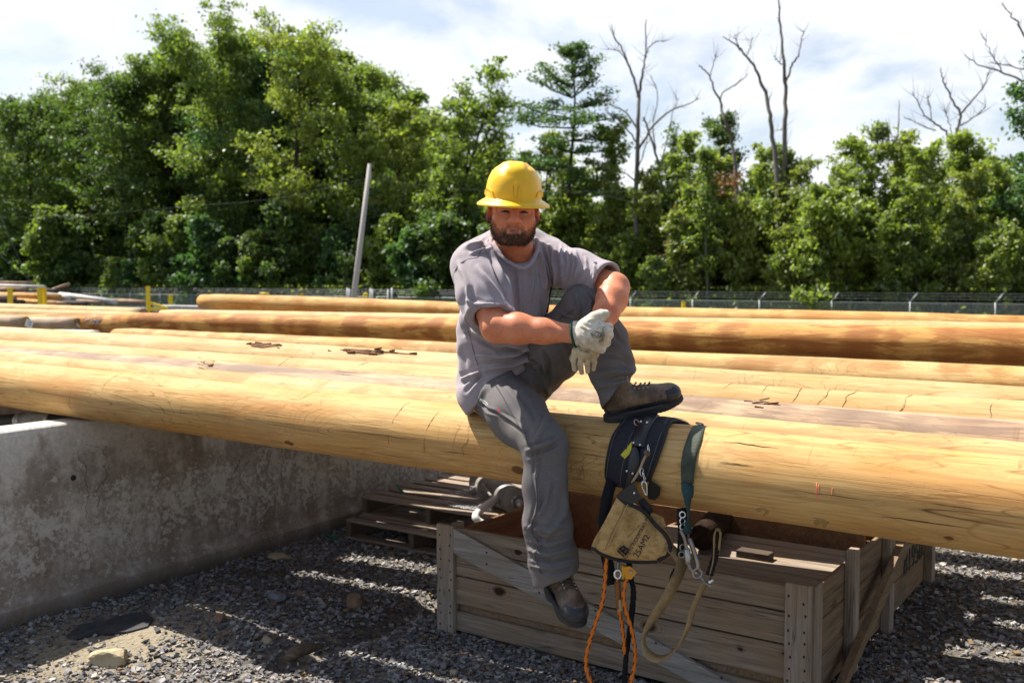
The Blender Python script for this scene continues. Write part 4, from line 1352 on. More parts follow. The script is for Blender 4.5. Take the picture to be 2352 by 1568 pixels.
sx = nd(nt, 'ShaderNodeSeparateXYZ', i0=uvw)
d1 = math_(nt, 'ADD', sx.outputs[0], sx.outputs[2])
d2 = math_(nt, 'SUBTRACT', sx.outputs[0], sx.outputs[2])
w1 = math_(nt, 'LESS_THAN', math_(nt, 'ABSOLUTE', math_(nt, 'SUBTRACT', math_(nt, 'FRACT', math_(nt, 'MULTIPLY', d1, 14.0)), 0.5)), 0.055)
w2 = math_(nt, 'LESS_THAN', math_(nt, 'ABSOLUTE', math_(nt, 'SUBTRACT', math_(nt, 'FRACT', math_(nt, 'MULTIPLY', d2, 14.0)), 0.5)), 0.055)
wire = math_(nt, 'MAXIMUM', w1, w2)
tr = nt.nodes.new('ShaderNodeBsdfTransparent')
df = nd(nt, 'ShaderNodeBsdfDiffuse', Color=(0.5, 0.51, 0.52))
mx = nd(nt, 'ShaderNodeMixShader', i0=wire, i1=tr.outputs[0], i2=df.outputs[0])
oo = nt.nodes.new('ShaderNodeOutputMaterial')
nt.links.new(mx.outputs[0], oo.inputs[0])
a, b = fat(s0), fat(s1)
me = bpy.data.meshes.new('wire_mesh')
L_ = (Vector((b.x, b.y, 0)) - Vector((a.x, a.y, 0))).length
me.from_pydata([(0, 0, -1.1), (L_, 0, -1.1), (L_, 0, RZ), (0, 0, RZ)], [], [(0, 1, 2, 3)])
wm = link('wire_mesh', me, mm, fence)
wm.matrix_world = Matrix.Translation((a.x, a.y, 0)) @ Matrix.Rotation(math.atan2(b.y - a.y, b.x - a.x), 4, 'Z')
# gate posts, taller
for u, vt in ((799, 661), (803.5, 663), (852, 662), (856.5, 664), (892, 664), (901, 661)):
    xr = (u - 1176) / FPX
    s = (xr * FA.y - FA.x) / (FD.x - xr * FD.y)
    p = fat(s)
    MB().tube([p, Vector((p.x, p.y, P(u, vt, p.y).z))], 0.06, 8).build('gate_post', galv, fence)

# leaning utility pole with a wire
pw = simple_mat('pole_grey_wood', (0.42, 0.385, 0.35), 0.12, 5, 0.9, stretch=(1, 1, 0.1))
b0, t0_ = P(810, 706, 33.0), P(849.5, 377, 33.2)
dirp = (t0_ - b0).normalized()
gz = float(ground_z(b0.x, b0.y))
b0 = b0 - dirp * ((b0.z - gz) / dirp.z)
upole = empty('utility_pole', b0, 'bare grey wooden utility pole leaning over the fence', 'pole')
MB().tube([b0, b0.lerp(t0_, 0.5), t0_], [0.11, 0.092, 0.07], 14).build('shaft', pw, upole)
MB().box(t0_ - dirp * 0.45 + Vector((0.06, -0.03, 0)), (0.05, 0, 0), (0, 0.05, 0), (0, 0, 0.2)).build('bracket', stl, upole)
wat = t0_ - dirp * 0.45
for pts_, lab in (([wat, P(640, 455, 38), P(430, 474, 44), P(130, 497, 52), P(-200, 500, 62)], 'thin overhead wire running left from the leaning pole'), ([wat, P(960, 424, 33), P(1200, 440, 33), P(1700, 436, 32), P(2500, 420, 31)], 'thin overhead wire running behind the hard hat')):
    mb = MB()
    mb.tube(curve_pts(pts_, 6), 0.003, 5)
    tag(mb.build('overhead_wire', simple_mat('wire_grey', (0.12, 0.13, 0.13), 0.05, 5)), lab, 'wire')
for u0, u1, lab in ((0, 66, 'upper guy wire slanting down at the left edge'), (-30, 70, 'lower guy wire slanting down at the left edge')):
    mb = MB()
    g = P(u1, 645, 40)
    g2 = Vector((g.x, g.y, float(ground_z(g.x, g.y))))
    e = P(u0, 495 if u0 == 0 else 560, 40)
    e2 = e + (e - g) * 1.2
    mb.tube([g2 + (g - g2) * 0.0 + Vector((0.3, 0, 0)), g, e2], 0.007, 5)
    tag(mb.build('guy_wire', simple_mat('guy_steel', (0.14, 0.16, 0.16), 0.05, 5)), lab, 'wire')

# ------------------------------------------------------------------ wood behind the fence
bark_d = simple_mat('dark_bark_trunk', (0.055, 0.042, 0.034), 0.3, 5, 0.95, 0.1, bmp=0.5, stretch=(1, 1, 0.2))
bark_g = simple_mat('grey_bark_trunk', (0.17, 0.15, 0.135), 0.25, 5, 0.95, 0.1, bmp=0.5, stretch=(1, 1, 0.2))
L_DARK = leaf_mat('leaf_dark', (0.10, 0.150, 0.036), 0.42, 0.55)
L_MID = leaf_mat('leaf_mid', (0.185, 0.235, 0.052), 0.42, 0.58)
L_YEL = leaf_mat('leaf_yellow_green', (0.25, 0.28, 0.058), 0.4, 0.55)
L_BRI = leaf_mat('leaf_bright', (0.25, 0.30, 0.062), 0.4, 0.58)
L_BLU = leaf_mat('leaf_blue_green', (0.085, 0.16, 0.05), 0.4, 0.53)
L_PINE = leaf_mat('pine_needles', (0.09, 0.155, 0.045), 0.35, 0.4)
L_BROWN = leaf_mat('leaf_withered', (0.24, 0.10, 0.035), 0.3, 0.4)


def leaf_quads(C, size, r, flat=0.75):
    """one rhombic leaf spray per centre"""
    n = len(C)
    a = r.uniform(0, 2 * math.pi, n)
    tilt = r.normal(0, flat, n)
    tilt2 = r.normal(0, flat, n)
    ux = np.stack([np.cos(a) * np.cos(tilt), np.sin(a) * np.cos(tilt), np.sin(tilt)], -1)
    vx = np.stack([-np.sin(a) * np.cos(tilt2), np.cos(a) * np.cos(tilt2), np.sin(tilt2)], -1)
    s = size * r.uniform(0.55, 1.25, n)[:, None]
    V = np.stack([C - ux * s * 0.5, C + vx * s * 0.32 + ux * s * 0.05, C + ux * s * 0.5, C - vx * s * 0.32 + ux * s * 0.05], 1).reshape(-1, 3)
    return V, np.arange(4 * n).reshape(n, 4)


def skeleton(H, cw, r, first=0.25, nl=14, up=0.6, trunk_r=0.2, lean=(0, 0), top=1.0, prof='oak', sub=4):
    """branches as (points, radii) and leaf cluster centres, base at the origin"""
    br, cl = [], []
    n = 9
    pts = []
    x = y = 0.0
    for i in range(n + 1):
        t = i / n
        pts.append(Vector((lean[0] * t * t + x, lean[1] * t * t + y, H * top * t)))
        x += r.normal(0, 0.012 * H)
        y += r.normal(0, 0.012 * H)
    br.append((pts, [trunk_r * (1 - 0.86 * i / n) for i in range(n + 1)]))

    def on(t):
        f = t * n
        i = min(n - 1, int(f))
        return pts[i].lerp(pts[i + 1], f - i)
    for k in range(nl):
        t = first + (1 - first) * ((k + r.uniform(0, 0.9)) / nl) ** 0.9
        t = min(t, 0.985)
        q = (t - first) / (1 - first)
        if prof == 'oak':
            w = math.sin(math.pi * min(1, 0.22 + 0.72 * q)) ** 0.8
        elif prof == 'column':
            w = 0.55 + 0.45 * (1 - q)
        else:
            w = 0.35 + 0.8 * q * (1.25 - q)
        ln = cw * w * r.uniform(0.75, 1.15)
        az = k * 2.399 + r.normal(0, 0.4)
        el = up * r.uniform(0.55, 1.3) + 0.35 * q
        d = Vector((math.cos(az) * math.cos(el), math.sin(az) * math.cos(el), math.sin(el)))
        p0 = on(t)
        lp = [p0]
        m = 5
        for j in range(m):
            d = (d + Vector((r.normal(0, 0.16), r.normal(0, 0.16), r.normal(0.05, 0.12)))).normalized()
            lp.append(lp[-1] + d * ln / m)
        r0 = max(0.018, trunk_r * 0.42 * (1 - 0.7 * t))
        br.append((lp, [r0 * (1 - 0.8 * j / m) for j in range(m + 1)]))
        for j in range(1, m + 1):
            for s_ in range(sub if j > 1 else max(1, sub - 2)):
                a2 = r.uniform(0, 6.28)
                sd = (Vector((math.cos(a2), math.sin(a2), r.normal(0.25, 0.45))) * 0.8 + d * 0.5).normalized()
                sl = ln * r.uniform(0.16, 0.36)
                e = lp[j] + sd * sl
                if s_ < 2:
                    br.append(([lp[j], lp[j].lerp(e, 0.5) + Vector((0, 0, 0.04 * sl)), e], [r0 * 0.3, r0 * 0.22, 0.01]))
                cl.append(e)
    for j in range(4):
        cl.append(pts[-1] + Vector((r.normal(0, 0.05 * cw), r.normal(0, 0.05 * cw), r.uniform(-0.06, 0.03) * H)))
    return br, cl


def tree_meshes(name, H, cw, seed, leaves=70, lsize=0.3, crad=0.7, mat=L_MID, bark=bark_d, thin=1.0, **kw):
    r = np.random.default_rng(seed)
    br, cl = skeleton(H, cw, r, **kw)
    mb = MB()
    for p, rd in br:
        mb.tube(p, rd, 6 if rd[0] > 0.05 else 4, cap=False)
    me = bpy.data.meshes.new(name + '_trunk')
    me.from_pydata(mb.v, [], mb.f)
    me.polygons.foreach_set('use_smooth', mb.sm)
    me.materials.append(bark)
    C = np.array([tuple(c) for c in cl], np.float32)
    C = C[r.uniform(0, 1, len(C)) < thin]
    k = r.poisson(leaves, len(C))
    C = np.repeat(C, k, 0)
    crs = np.repeat(r.uniform(0.55, 1.2, len(k)), k)[:, None] * crad
    C = C + r.normal(0, 1, C.shape) * crs * np.array([0.55, 0.55, 0.34])
    C[:, 2] = np.maximum(C[:, 2], 0.15)
    V, F = leaf_quads(C, lsize, r)
    cm_ = np_mesh(name + '_crown', V, F)
    cm_.materials.append(mat)
    return me, cm_


def put_tree(name, meshes, pos, label, cat='tree', group=None, rot=0.0, scale=(1, 1, 1)):
    root = bpy.data.objects.new(name, None)
    COL.objects.link(root)
    root.location = pos
    root.rotation_euler = (0, 0, rot)
    root.scale = scale
    tag(root, label, cat, group)
    for nm, me in zip(('trunk', 'crown'), meshes):
        if me is None:
            continue
        o = bpy.data.objects.new(nm, me)
        COL.objects.link(o)
        o.parent = root
    return root


def fence_y(u):
    xr = (u - 1176) / FPX
    s = (xr * FA.y - FA.x) / (FD.x - xr * FD.y)
    return (FA + FD * s).y


def spot(u, dy, vt):
    Y = fence_y(u) + dy
    x = (u - 1176) / FPX * Y
    gz = float(ground_z(np.array(x), np.array(Y)))
    return Vector((x, Y, gz)), P(u, vt, Y).z - gz, Y


GL, GRR = 'tall broadleaf trees of the left wood', 'trees behind the fence on the right'
main = [
    # u, dy, v top, half width px, seed, mat, label, kwargs
    (-70, 7, 262, 130, 1, L_MID, 'leafy tree half cut off by the left edge', {}, GL),
    (70, 9, 208, 130, 2, L_DARK, 'rounded dark tree rising above the heap of old poles', {}, GL),
    (185, 12, 178, 120, 3, L_MID, 'mid green tree with a small tufted top near the left edge', {}, GL),
    (300, 8, 140, 140, 4, L_DARK, 'dense dark green tree left of the tallest oak', {}, GL),
    (395, 13, 105, 120, 5, L_MID, 'tree forming the slope up to the tallest oak', {}, GL),
    (500, 7, 28, 165, 6, L_MID, 'tallest oak of the left wood with a lumpy crown', dict(prof='spread', first=0.3), GL),
    (610, 14, 70, 130, 7, L_BLU, 'bluish green tree between the two tallest crowns', {}, GL),
    (722, 6, 25, 150, 8, L_YEL, 'yellow green oak with bare forked trunk and airy top', dict(prof='spread', first=0.36, thin=0.72, nl=15, trunk_r=0.27), GL),
    (840, 10, 95, 115, 9, L_MID, 'tree standing directly behind the leaning utility pole', dict(thin=0.85), GL),
    (930, 8, 185, 100, 10, L_YEL, 'thin yellowish tree to the right of the leaning pole', dict(thin=0.42), GL),
    (1000, 5, 170, 125, 11, L_MID, 'open crowned tree with a dark leaning trunk, its sky gaps large', dict(thin=0.45, lean=(2.4, 0), trunk_r=0.26, first=0.34, prof='spread'), GL),
    (1130, 12, 290, 100, 12, L_MID, 'light leafy tree just left of the hard hat', dict(thin=0.5), GL),
    (1225, 8, 300, 80, 13, L_YEL, 'yellow green tree above the hard hat beside the pine', dict(thin=0.75), GRR),
    (1400, 10, 455, 85, 14, L_MID, 'bushy tree behind the raised arm of the man', {}, GRR),
    (1480, 8, 470, 80, 15, L_YEL, 'low yellowish tree beneath the first dead trunk', {}, GRR),
    (1590, 5, 400, 85, 16, L_MID, 'tree with patches of rusty withered leaves around it', dict(thin=0.6), GRR),
    (1690, 12, 255, 75, 17, L_DARK, 'dark round topped tree left of the tall twin dead trunks', dict(first=0.3), GRR),
    (1745, 6, 470, 95, 18, L_BRI, 'bright green tree at the foot of the twin dead trunks', {}, GRR),
    (1890, 6, 310, 100, 19, L_BRI, 'bright airy tree right of the twin dead trunks', dict(thin=0.6, lean=(1.0, 0)), GRR),
    (1850, 9, 500, 90, 20, L_MID, 'low full tree between the twin trunks and the leafy double tree', {}, GRR),
    (2015, 8, 285, 95, 21, L_MID, 'leafy tree with dead sticks standing out of its top', dict(thin=0.75), GRR),
    (2110, 7, 350, 100, 22, L_BRI, 'bright tree filling the space below the forked dead top', dict(thin=0.85), GRR),
    (2210, 5, 300, 85, 23, L_BRI, 'vivid green tree under the large forked dead top', dict(thin=0.85, lean=(-0.6, 0)), GRR),
    (2320, 6, 480, 90, 24, L_BRI, 'low bright tree by the right edge near the last fence post', {}, GRR),
    (2352, 3, 60, 105, 25, L_BLU, 'dark bluish oak leaning in from the right edge', dict(prof='column', first=0.35, thin=0.8), GRR),
]
for u, dy, vt, hw, seed, mt, lab, kw, grp in main:
    pos, H, Y = spot(u, dy, vt)
    left = u < 1180
    cw = hw * (1.3 if left else 1.05) * Y / FPX
    H = H * 0.93 - 0.9 if left else H * 0.97 - 0.25
    k = dict(first=0.16, nl=20 if left else 16, up=0.55, trunk_r=0.24 if left else 0.12, sub=4)
    k.update(kw)
    lv = 95 if left else 78
    if not left and u < 2340:
        k['thin'] = k.get('thin', 0.9) * 0.72
    ms_ = tree_meshes('broadleaf_tree', H, cw, seed, leaves=lv * 0.62, lsize=0.27 if left else 0.2, crad=0.085 * cw + 0.2, mat=mt, bark=bark_d, **k)
    put_tree('broadleaf_tree', ms_, pos, lab, 'tree', grp)

# second rank and undergrowth: shared meshes, each tree its own object
rg_ = random.Random(5)
protoL = [tree_meshes('inner_tree', 16, 4.0, 100 + i, leaves=70, lsize=0.33, crad=0.7, mat=(L_DARK, L_MID, L_MID)[i], nl=20, first=0.12) for i in range(3)]
top_line = [(-100, 270), (0, 250), (100, 215), (260, 195), (400, 135), (480, 90), (640, 95), (800, 130), (900, 210), (1050, 260), (1140, 350), (1300, 420), (1500, 450), (2400, 470)]


def line_v(u):
    for (a, b), (c, d) in zip(top_line, top_line[1:]):
        if a <= u <= c:
            return b + (d - b) * (u - a) / (c - a)
    return 470


for i in range(26):
    u = -130 + i * 52 + rg_.uniform(-20, 20)
    pos, H, Y = spot(u, rg_.uniform(16, 30), line_v(u) + rg_.uniform(20, 90))
    s = H / 16
    put_tree('inner_tree', protoL[i % 3], pos, 'dark tree standing deep in the shade of the left wood', 'tree', 'inner trees of the left wood', rg_.uniform(0, 6.28), (s * 1.05, s * 1.05, s))
protoR = [tree_meshes('inner_tree', 9, 2.2, 120 + i, leaves=46, lsize=0.24, crad=0.42, mat=(L_MID, L_DARK, L_BRI, L_YEL)[i], nl=20, first=0.12, trunk_r=0.09, prof='spread' if i % 2 else 'oak', thin=0.75) for i in range(4)]
for i in range(30):
    u = 1180 + i * 43 + rg_.uniform(-20, 20)
    pos, H, Y = spot(u, rg_.uniform(9, 26), 465 + rg_.uniform(-80, 90))
    s = H / 9
    put_tree('inner_tree', protoR[i % 4], pos, 'low tree in the second rank of the right wood', 'tree', 'inner trees of the right wood', rg_.uniform(0, 6.28), (s, s, s))
protoS = [tree_meshes('sapling', 5, 1.6, 140 + i, leaves=48, lsize=0.24, crad=0.34, mat=(L_DARK, L_MID, L_BLU, L_DARK)[i], nl=15, first=0.05, trunk_r=0.05) for i in range(4)]
for i in range(34):
    u = -80 + i * 39 + rg_.uniform(-16, 16)
    pos, H, Y = spot(u, rg_.uniform(1.5, 7), 560 + rg_.uniform(-70, 50))
    s = H / 5
    put_tree('sapling', protoS[i % 4], pos, 'dark sapling in the shaded undergrowth behind the left fence', 'sapling', 'saplings under the left wood', rg_.uniform(0, 6.28), (s, s, s))
protoB = [tree_meshes('sapling', 5, (1.5, 1.0, 1.9, 1.2)[i], 160 + i, leaves=34, lsize=0.19, crad=0.27, mat=(L_BRI, L_MID, L_BRI, L_YEL)[i], nl=20, first=0.08, trunk_r=0.04, prof=('spread', 'oak', 'oak', 'spread')[i], thin=0.85) for i in range(4)]
for i in range(48):
    u = 1165 + i * 28 + rg_.uniform(-18, 18)
    pos, H, Y = spot(u, rg_.uniform(1.2, 8), 545 + rg_.uniform(-95, 75))
    s = H / 5
    put_tree('sapling', protoB[i % 4], pos, 'bright green sapling in the sunny undergrowth behind the right fence', 'sapling', 'saplings along the right fence', rg_.uniform(0, 6.28), (s * rg_.uniform(0.75, 1.25), s * rg_.uniform(0.75, 1.25), s))

protoT = [tree_meshes('slender_tree', 8, (1.3, 1.0, 1.6, 1.2)[i], 180 + i, leaves=24, lsize=0.19, crad=0.24, mat=(L_BRI, L_MID, L_YEL, L_DARK)[i], bark=(bark_d, bark_g)[i % 2], nl=20, first=0.3, trunk_r=0.075, prof=('spread', 'oak')[i % 2], thin=0.6) for i in range(4)]
for i in range(22):
    u = 1390 + i * 45 + rg_.uniform(-20, 20)
    pos, H, Y = spot(u, rg_.uniform(1.5, 9), rg_.uniform(315, 450))
    s = H / 8
    put_tree('slender_tree', protoT[i % 4], pos, 'slender airy tree with a thin bare lower trunk behind the right fence', 'tree', 'slender trees along the right fence', rg_.uniform(0, 6.28), (s, s, s))

# the wood farther back that closes the gaps, one mass
r = np.random.default_rng(77)
Cs = []
for u in np.arange(-400, 2800, 26):
    Y = fence_y(min(max(u, -300), 2500)) + 34 + r.uniform(0, 14)
    vt = line_v(min(max(u, -100), 2400)) + (150 if u < 1150 else 60) + r.uniform(-30, 60)
    top = P(u, vt, Y)
    gz = -1.05
    m = 900
    q = r.uniform(0, 1, m)
    z = gz + (top.z - gz) * q
    x = top.x + r.normal(0, 1, m) * 1.5 * (1.15 - 0.6 * q)
    Cs.append(np.stack([x, np.full(m, Y) + r.normal(0, 1.5, m), z], -1))
C = np.concatenate(Cs)
V, F = leaf_quads(C, 0.75, r)
o = link('distant_wood', np_mesh('distant_wood', V, F), L_MID)
tag(o, 'dark mass of the far wood seen through the gaps', 'wood', kind='stuff')
# weeds and grass along the fence foot
fx = []
for s in np.arange(-10, 85, 0.12):
    p = FA + FD * s
    fx.append((p.x, p.y))
fx = np.array(fx)
C = np.repeat(fx, 46, 0)
C = np.concatenate([C + r.normal(0, 0.6, C.shape) + np.array([1.0, 1.6]), np.zeros((len(C), 1))], 1)
C[:, 2] = -1.05 + np.minimum(np.abs(r.normal(0, 1.25, len(C))), 2.6)
V, F = leaf_quads(C, 0.22, r, 1.0)
o = link('weeds', np_mesh('weeds', V, F), L_YEL)
tag(o, 'rough weeds growing along the foot of the fence', 'weeds', kind='stuff')

# white pine with flat tiers
pos, H, Y = spot(1312, 5, 116)
r = np.random.default_rng(9)
sc = Y / FPX
mb = MB()
tp = [Vector((0.15 * math.sin(i * 0.8), 0.1 * math.cos(i), H * i / 12)) for i in range(13)]
mb.tube(tp, [0.2 * (1 - 0.9 * i / 12) for i in range(13)], 8, cap=False)
Cs = []
tiers = [(440, 95), (410, 120), (375, 135), (345, 150), (318, 120), (290, 150), (268, 130), (245, 100), (222, 95), (200, 80), (178, 70), (158, 62), (140, 48), (125, 30)]
for v, hw in tiers:
    h = H - (v - 116) * sc
    for k in range(5):
        az = r.uniform(0, 6.28)
        ln = hw * 1.1 * sc * r.uniform(0.55, 1.1)
        el = r.uniform(-0.05, 0.25) if v > 230 else r.uniform(0.4, 0.95)
        d = Vector((math.cos(az) * math.cos(el), math.sin(az) * math.cos(el), math.sin(el)))
        b = [Vector((0, 0, h)), Vector((0, 0, h)) + d * ln * 0.5 + Vector((0, 0, -0.06 * ln)), Vector((0, 0, h)) + d * ln]
        mb.tube(b, [0.05, 0.035, 0.012], 5, cap=False)
        for j in range(9):
            t = r.uniform(0.35, 1.05)
            c = Vector((0, 0, h)) + d * ln * t
            n = 20 if v > 200 else 10
            pts_ = np.array(c)[None] + r.normal(0, 1, (n, 3)) * np.array([0.26, 0.26, 0.09]) * (0.8 + 0.3 * ln / 3)
            Cs.append(pts_)
me = bpy.data.meshes.new('pine_trunk')
me.from_pydata(mb.v, [], mb.f)
me.materials.append(bark_d)
V, F = leaf_quads(np.concatenate(Cs), 0.2, r, 0.6)
pc_ = np_mesh('pine_crown', V, F)
pc_.materials.append(L_PINE)
put_tree('pine_tree', (me, pc_), pos, 'dark pine with flat layered branches rising behind the hard hat', 'tree')

# dead trees, limbs as they stand
def dead(label, base_u, Y, limbs, mat=bark_g, twigs=0, seed=0, group='bare dead trees of the right wood'):
    rr = random.Random(seed)
    mb = MB()
    for pts_, w0, w1 in limbs:
        c = [P(u, v, Y + 0.25 * math.sin(3.1 * k + len(pts_)) * (k > 0)) for k, (u, v) in enumerate(pts_)]
        c = curve_pts(c, 5)
        c = [q + Vector((rr.gauss(0, 0.02), rr.gauss(0, 0.05), 0)) if 0 < i < len(c) - 1 else q for i, q in enumerate(c)]
        n = len(c)
        mb.tube(c, [(w0 + (w1 - w0) * i / (n - 1)) * 0.82 * Y / FPX / 2 for i in range(n)], 7 if w0 > 6 else 5)
        for _ in range(twigs):
            i = rr.randrange(n // 3, n - 1)
            d = (c[i + 1] - c[i]).normalized()
            e = (d + Vector((rr.gauss(0, 0.9), rr.gauss(0, 0.6), rr.gauss(0.2, 0.5)))).normalized()
            ln = rr.uniform(10, 46) * Y / FPX
            mb.tube([c[i], c[i] + e * ln * 0.5 + Vector((0, 0, 0.05)), c[i] + e * ln + Vector((0, 0, 0.15))], [0.012, 0.008, 0.004], 4)
    root = empty('dead_tree', P(base_u, 644, Y) * 1, label, 'tree', group)
    mb.build('trunk', mat, root)
    return root


dead('slender dead tree with twin curving tops just right of the pine', 1460, 50, [
    ([(1462, 705), (1460, 560), (1462, 400), (1466, 280), (1468, 215), (1475, 170), (1483, 120), (1484, 45)], 17, 2.5),
    ([(1466, 225), (1455, 180), (1440, 140), (1425, 105), (1412, 90), (1405, 55)], 8, 2),
    ([(1480, 130), (1500, 100), (1530, 95)], 4, 1.5), ([(1440, 140), (1420, 118), (1395, 113)], 3, 1.2),
    ([(1465, 300), (1440, 262), (1410, 245), (1380, 235)], 6, 1.8), ([(1464, 330), (1430, 285), (1400, 262), (1388, 250)], 5, 1.5),
    ([(1462, 420), (1440, 400), (1400, 390), (1375, 372)], 5, 1.5), ([(1466, 345), (1500, 290), (1540, 255), (1580, 240), (1605, 225)], 7, 2),
    ([(1462, 470), (1420, 455), (1385, 450)], 4, 1.2), ([(1463, 390), (1480, 350), (1490, 300)], 4, 1.5)], twigs=10, seed=1)
dead('leaning thin dead trunk crossing behind the slender dead tree', 1520, 52, [
    ([(1530, 560), (1522, 440), (1505, 350), (1485, 285), (1478, 270)], 9, 4),
    ([(1505, 350), (1500, 290), (1510, 215), (1490, 170)], 4, 1.5), ([(1515, 390), (1535, 310), (1545, 260), (1560, 225)], 4, 1.5)], twigs=10, seed=2)
dead('dead tree with one long side limb near the withered leaves', 1690, 49, [
    ([(1700, 600), (1690, 420), (1682, 330), (1665, 280), (1655, 235), (1640, 205), (1625, 170), (1605, 152)], 11, 3),
    ([(1655, 245), (1660, 215), (1690, 195), (1720, 170)], 5, 1.8), ([(1630, 180), (1640, 140), (1645, 128)], 3, 1.2), ([(1672, 300), (1690, 282)], 3, 1.2)], twigs=6, seed=3)
dead('twin dead trunks, the left one arching and the right one tallest of all', 1800, 47, [
    ([(1798, 705), (1800, 560), (1802, 420), (1803, 300), (1803, 200), (1800, 140), (1793, 60), (1788, 0)], 19, 4),
    ([(1790, 560), (1786, 430), (1778, 330), (1768, 265), (1757, 210), (1735, 160), (1710, 125), (1685, 100), (1660, 84)], 16, 2.5),
    ([(1804, 190), (1820, 150), (1832, 130), (1840, 95), (1846, 70)], 7, 2), ([(1802, 150), (1785, 140), (1777, 128)], 4, 1.5),
    ([(1700, 118), (1690, 90), (1686, 80)], 4, 1.5), ([(1715, 128), (1725, 100), (1730, 85)], 3, 1.2), ([(1768, 265), (1762, 232)], 5, 2),
    ([(1803, 480), (1830, 465), (1850, 455)], 4, 1.5), ([(1780, 300), (1800, 298)], 2, 1)], twigs=6, seed=4)
dead('large forked dead top standing out of the leafy tree on the right', 2200, 45, [
    ([(2195, 560), (2198, 380), (2200, 300), (2205, 260), (2180, 215), (2165, 180), (2160, 155)], 10, 2.5),
    ([(2205, 265), (2225, 240), (2255, 205), (2275, 160)], 7, 2), ([(2202, 290), (2230, 275), (2260, 250), (2264, 238)], 5, 1.5),
    ([(2190, 320), (2160, 290), (2125, 265), (2095, 210)], 7, 2), ([(2150, 300), (2120, 290), (2075, 270)], 4, 1.5),
    ([(2140, 275), (2135, 240), (2130, 220)], 3, 1.2), ([(2190, 320), (2180, 280), (2170, 250)], 3, 1.2)], twigs=10, seed=5)
dead('straight dead stick above the leafy tree right of the twin trunks', 2055, 46, [
    ([(2052, 560), (2058, 420), (2062, 300), (2065, 230)], 7, 2), ([(2058, 380), (2030, 330), (2000, 320)], 3, 1.2), ([(2060, 330), (2040, 300), (2022, 290)], 3, 1.2)], twigs=8, seed=6)
dead('bare grey branches reaching in from the upper right corner', 2370, 42, [
    ([(2420, 330), (2390, 230), (2352, 190), (2300, 165), (2250, 150), (2215, 125)], 9, 2), ([(2400, 200), (2352, 80), (2325, 40), (2300, 5)], 7, 2.5),
    ([(2300, 165), (2275, 120), (2255, 80)], 4, 1.2), ([(2352, 160), (2310, 150), (2270, 145)], 4, 1.5), ([(2400, 700), (2415, 450), (2420, 330)], 18, 9)], twigs=10, seed=7)
# withered rusty leaves hang on a thin dying tree
pos, H, Y = spot(1600, 3.5, 385)
rb = np.random.default_rng(31)
mb = MB()
Cs = []
for k, pl in enumerate([[(1590, 700), (1588, 600), (1580, 520), (1562, 450), (1552, 400)], [(1640, 700), (1640, 600), (1642, 520), (1645, 455)], [(1588, 590), (1610, 540), (1600, 500)], [(1580, 520), (1545, 500), (1510, 480)], [(1640, 560), (1665, 520), (1680, 440)]]):
    c = curve_pts([P(u, v, Y + 0.3 * math.sin(i + k)) for i, (u, v) in enumerate(pl)], 5)
    mb.tube(c, [0.11 - 0.085 * i / (len(c) - 1) if k < 2 else 0.04 - 0.03 * i / (len(c) - 1) for i in range(len(c))], 6)
for u, v, w, n in ((1570, 545, 20, 170), (1545, 580, 16, 110), (1640, 420, 22, 150), (1690, 415, 12, 120), (1610, 600, 18, 130), (1665, 555, 16, 90), (1590, 480, 18, 70), (1630, 645, 10, 50), (1655, 435, 25, 100)):
    c = np.array(P(u, v, Y))
    Cs.append(c[None] + rb.normal(0, 1, (n, 3)) * np.array([w, w, w * 0.8]) * Y / FPX)
root = empty('dying_tree', pos, 'thin dying tree hung with rusty withered leaves behind the fence', 'tree')
mb.build('trunk', bark_d, root)
V, F = leaf_quads(np.concatenate(Cs), 0.17, rb)
link('crown', np_mesh('crown', V, F), L_BROWN, root)
# ivy column on the leaning dead trunk
C = []
for t in np.linspace(0, 1, 40):
    c = np.array(P(1545 + 6 * math.sin(t * 5), 300 + 200 * t, 51.5))
    C.append(c[None] + rb.normal(0, 1, (30, 3)) * np.array([0.2 + 0.22 * t, 0.3, 0.25]))
V, F = leaf_quads(np.concatenate(C), 0.22, rb)
iv = empty('ivy_column', P(1545, 520, 51.5), 'dark narrow ivy clad stem between the dead trees', 'tree')
link('crown', np_mesh('ivy_crown', V, F), L_DARK, iv)
mb = MB()
mb.tube([P(1545, 700, 51.5), P(1547, 500, 51.5), P(1546, 310, 51.5)], [0.12, 0.09, 0.03], 6)
mb.build('trunk', bark_d, iv)

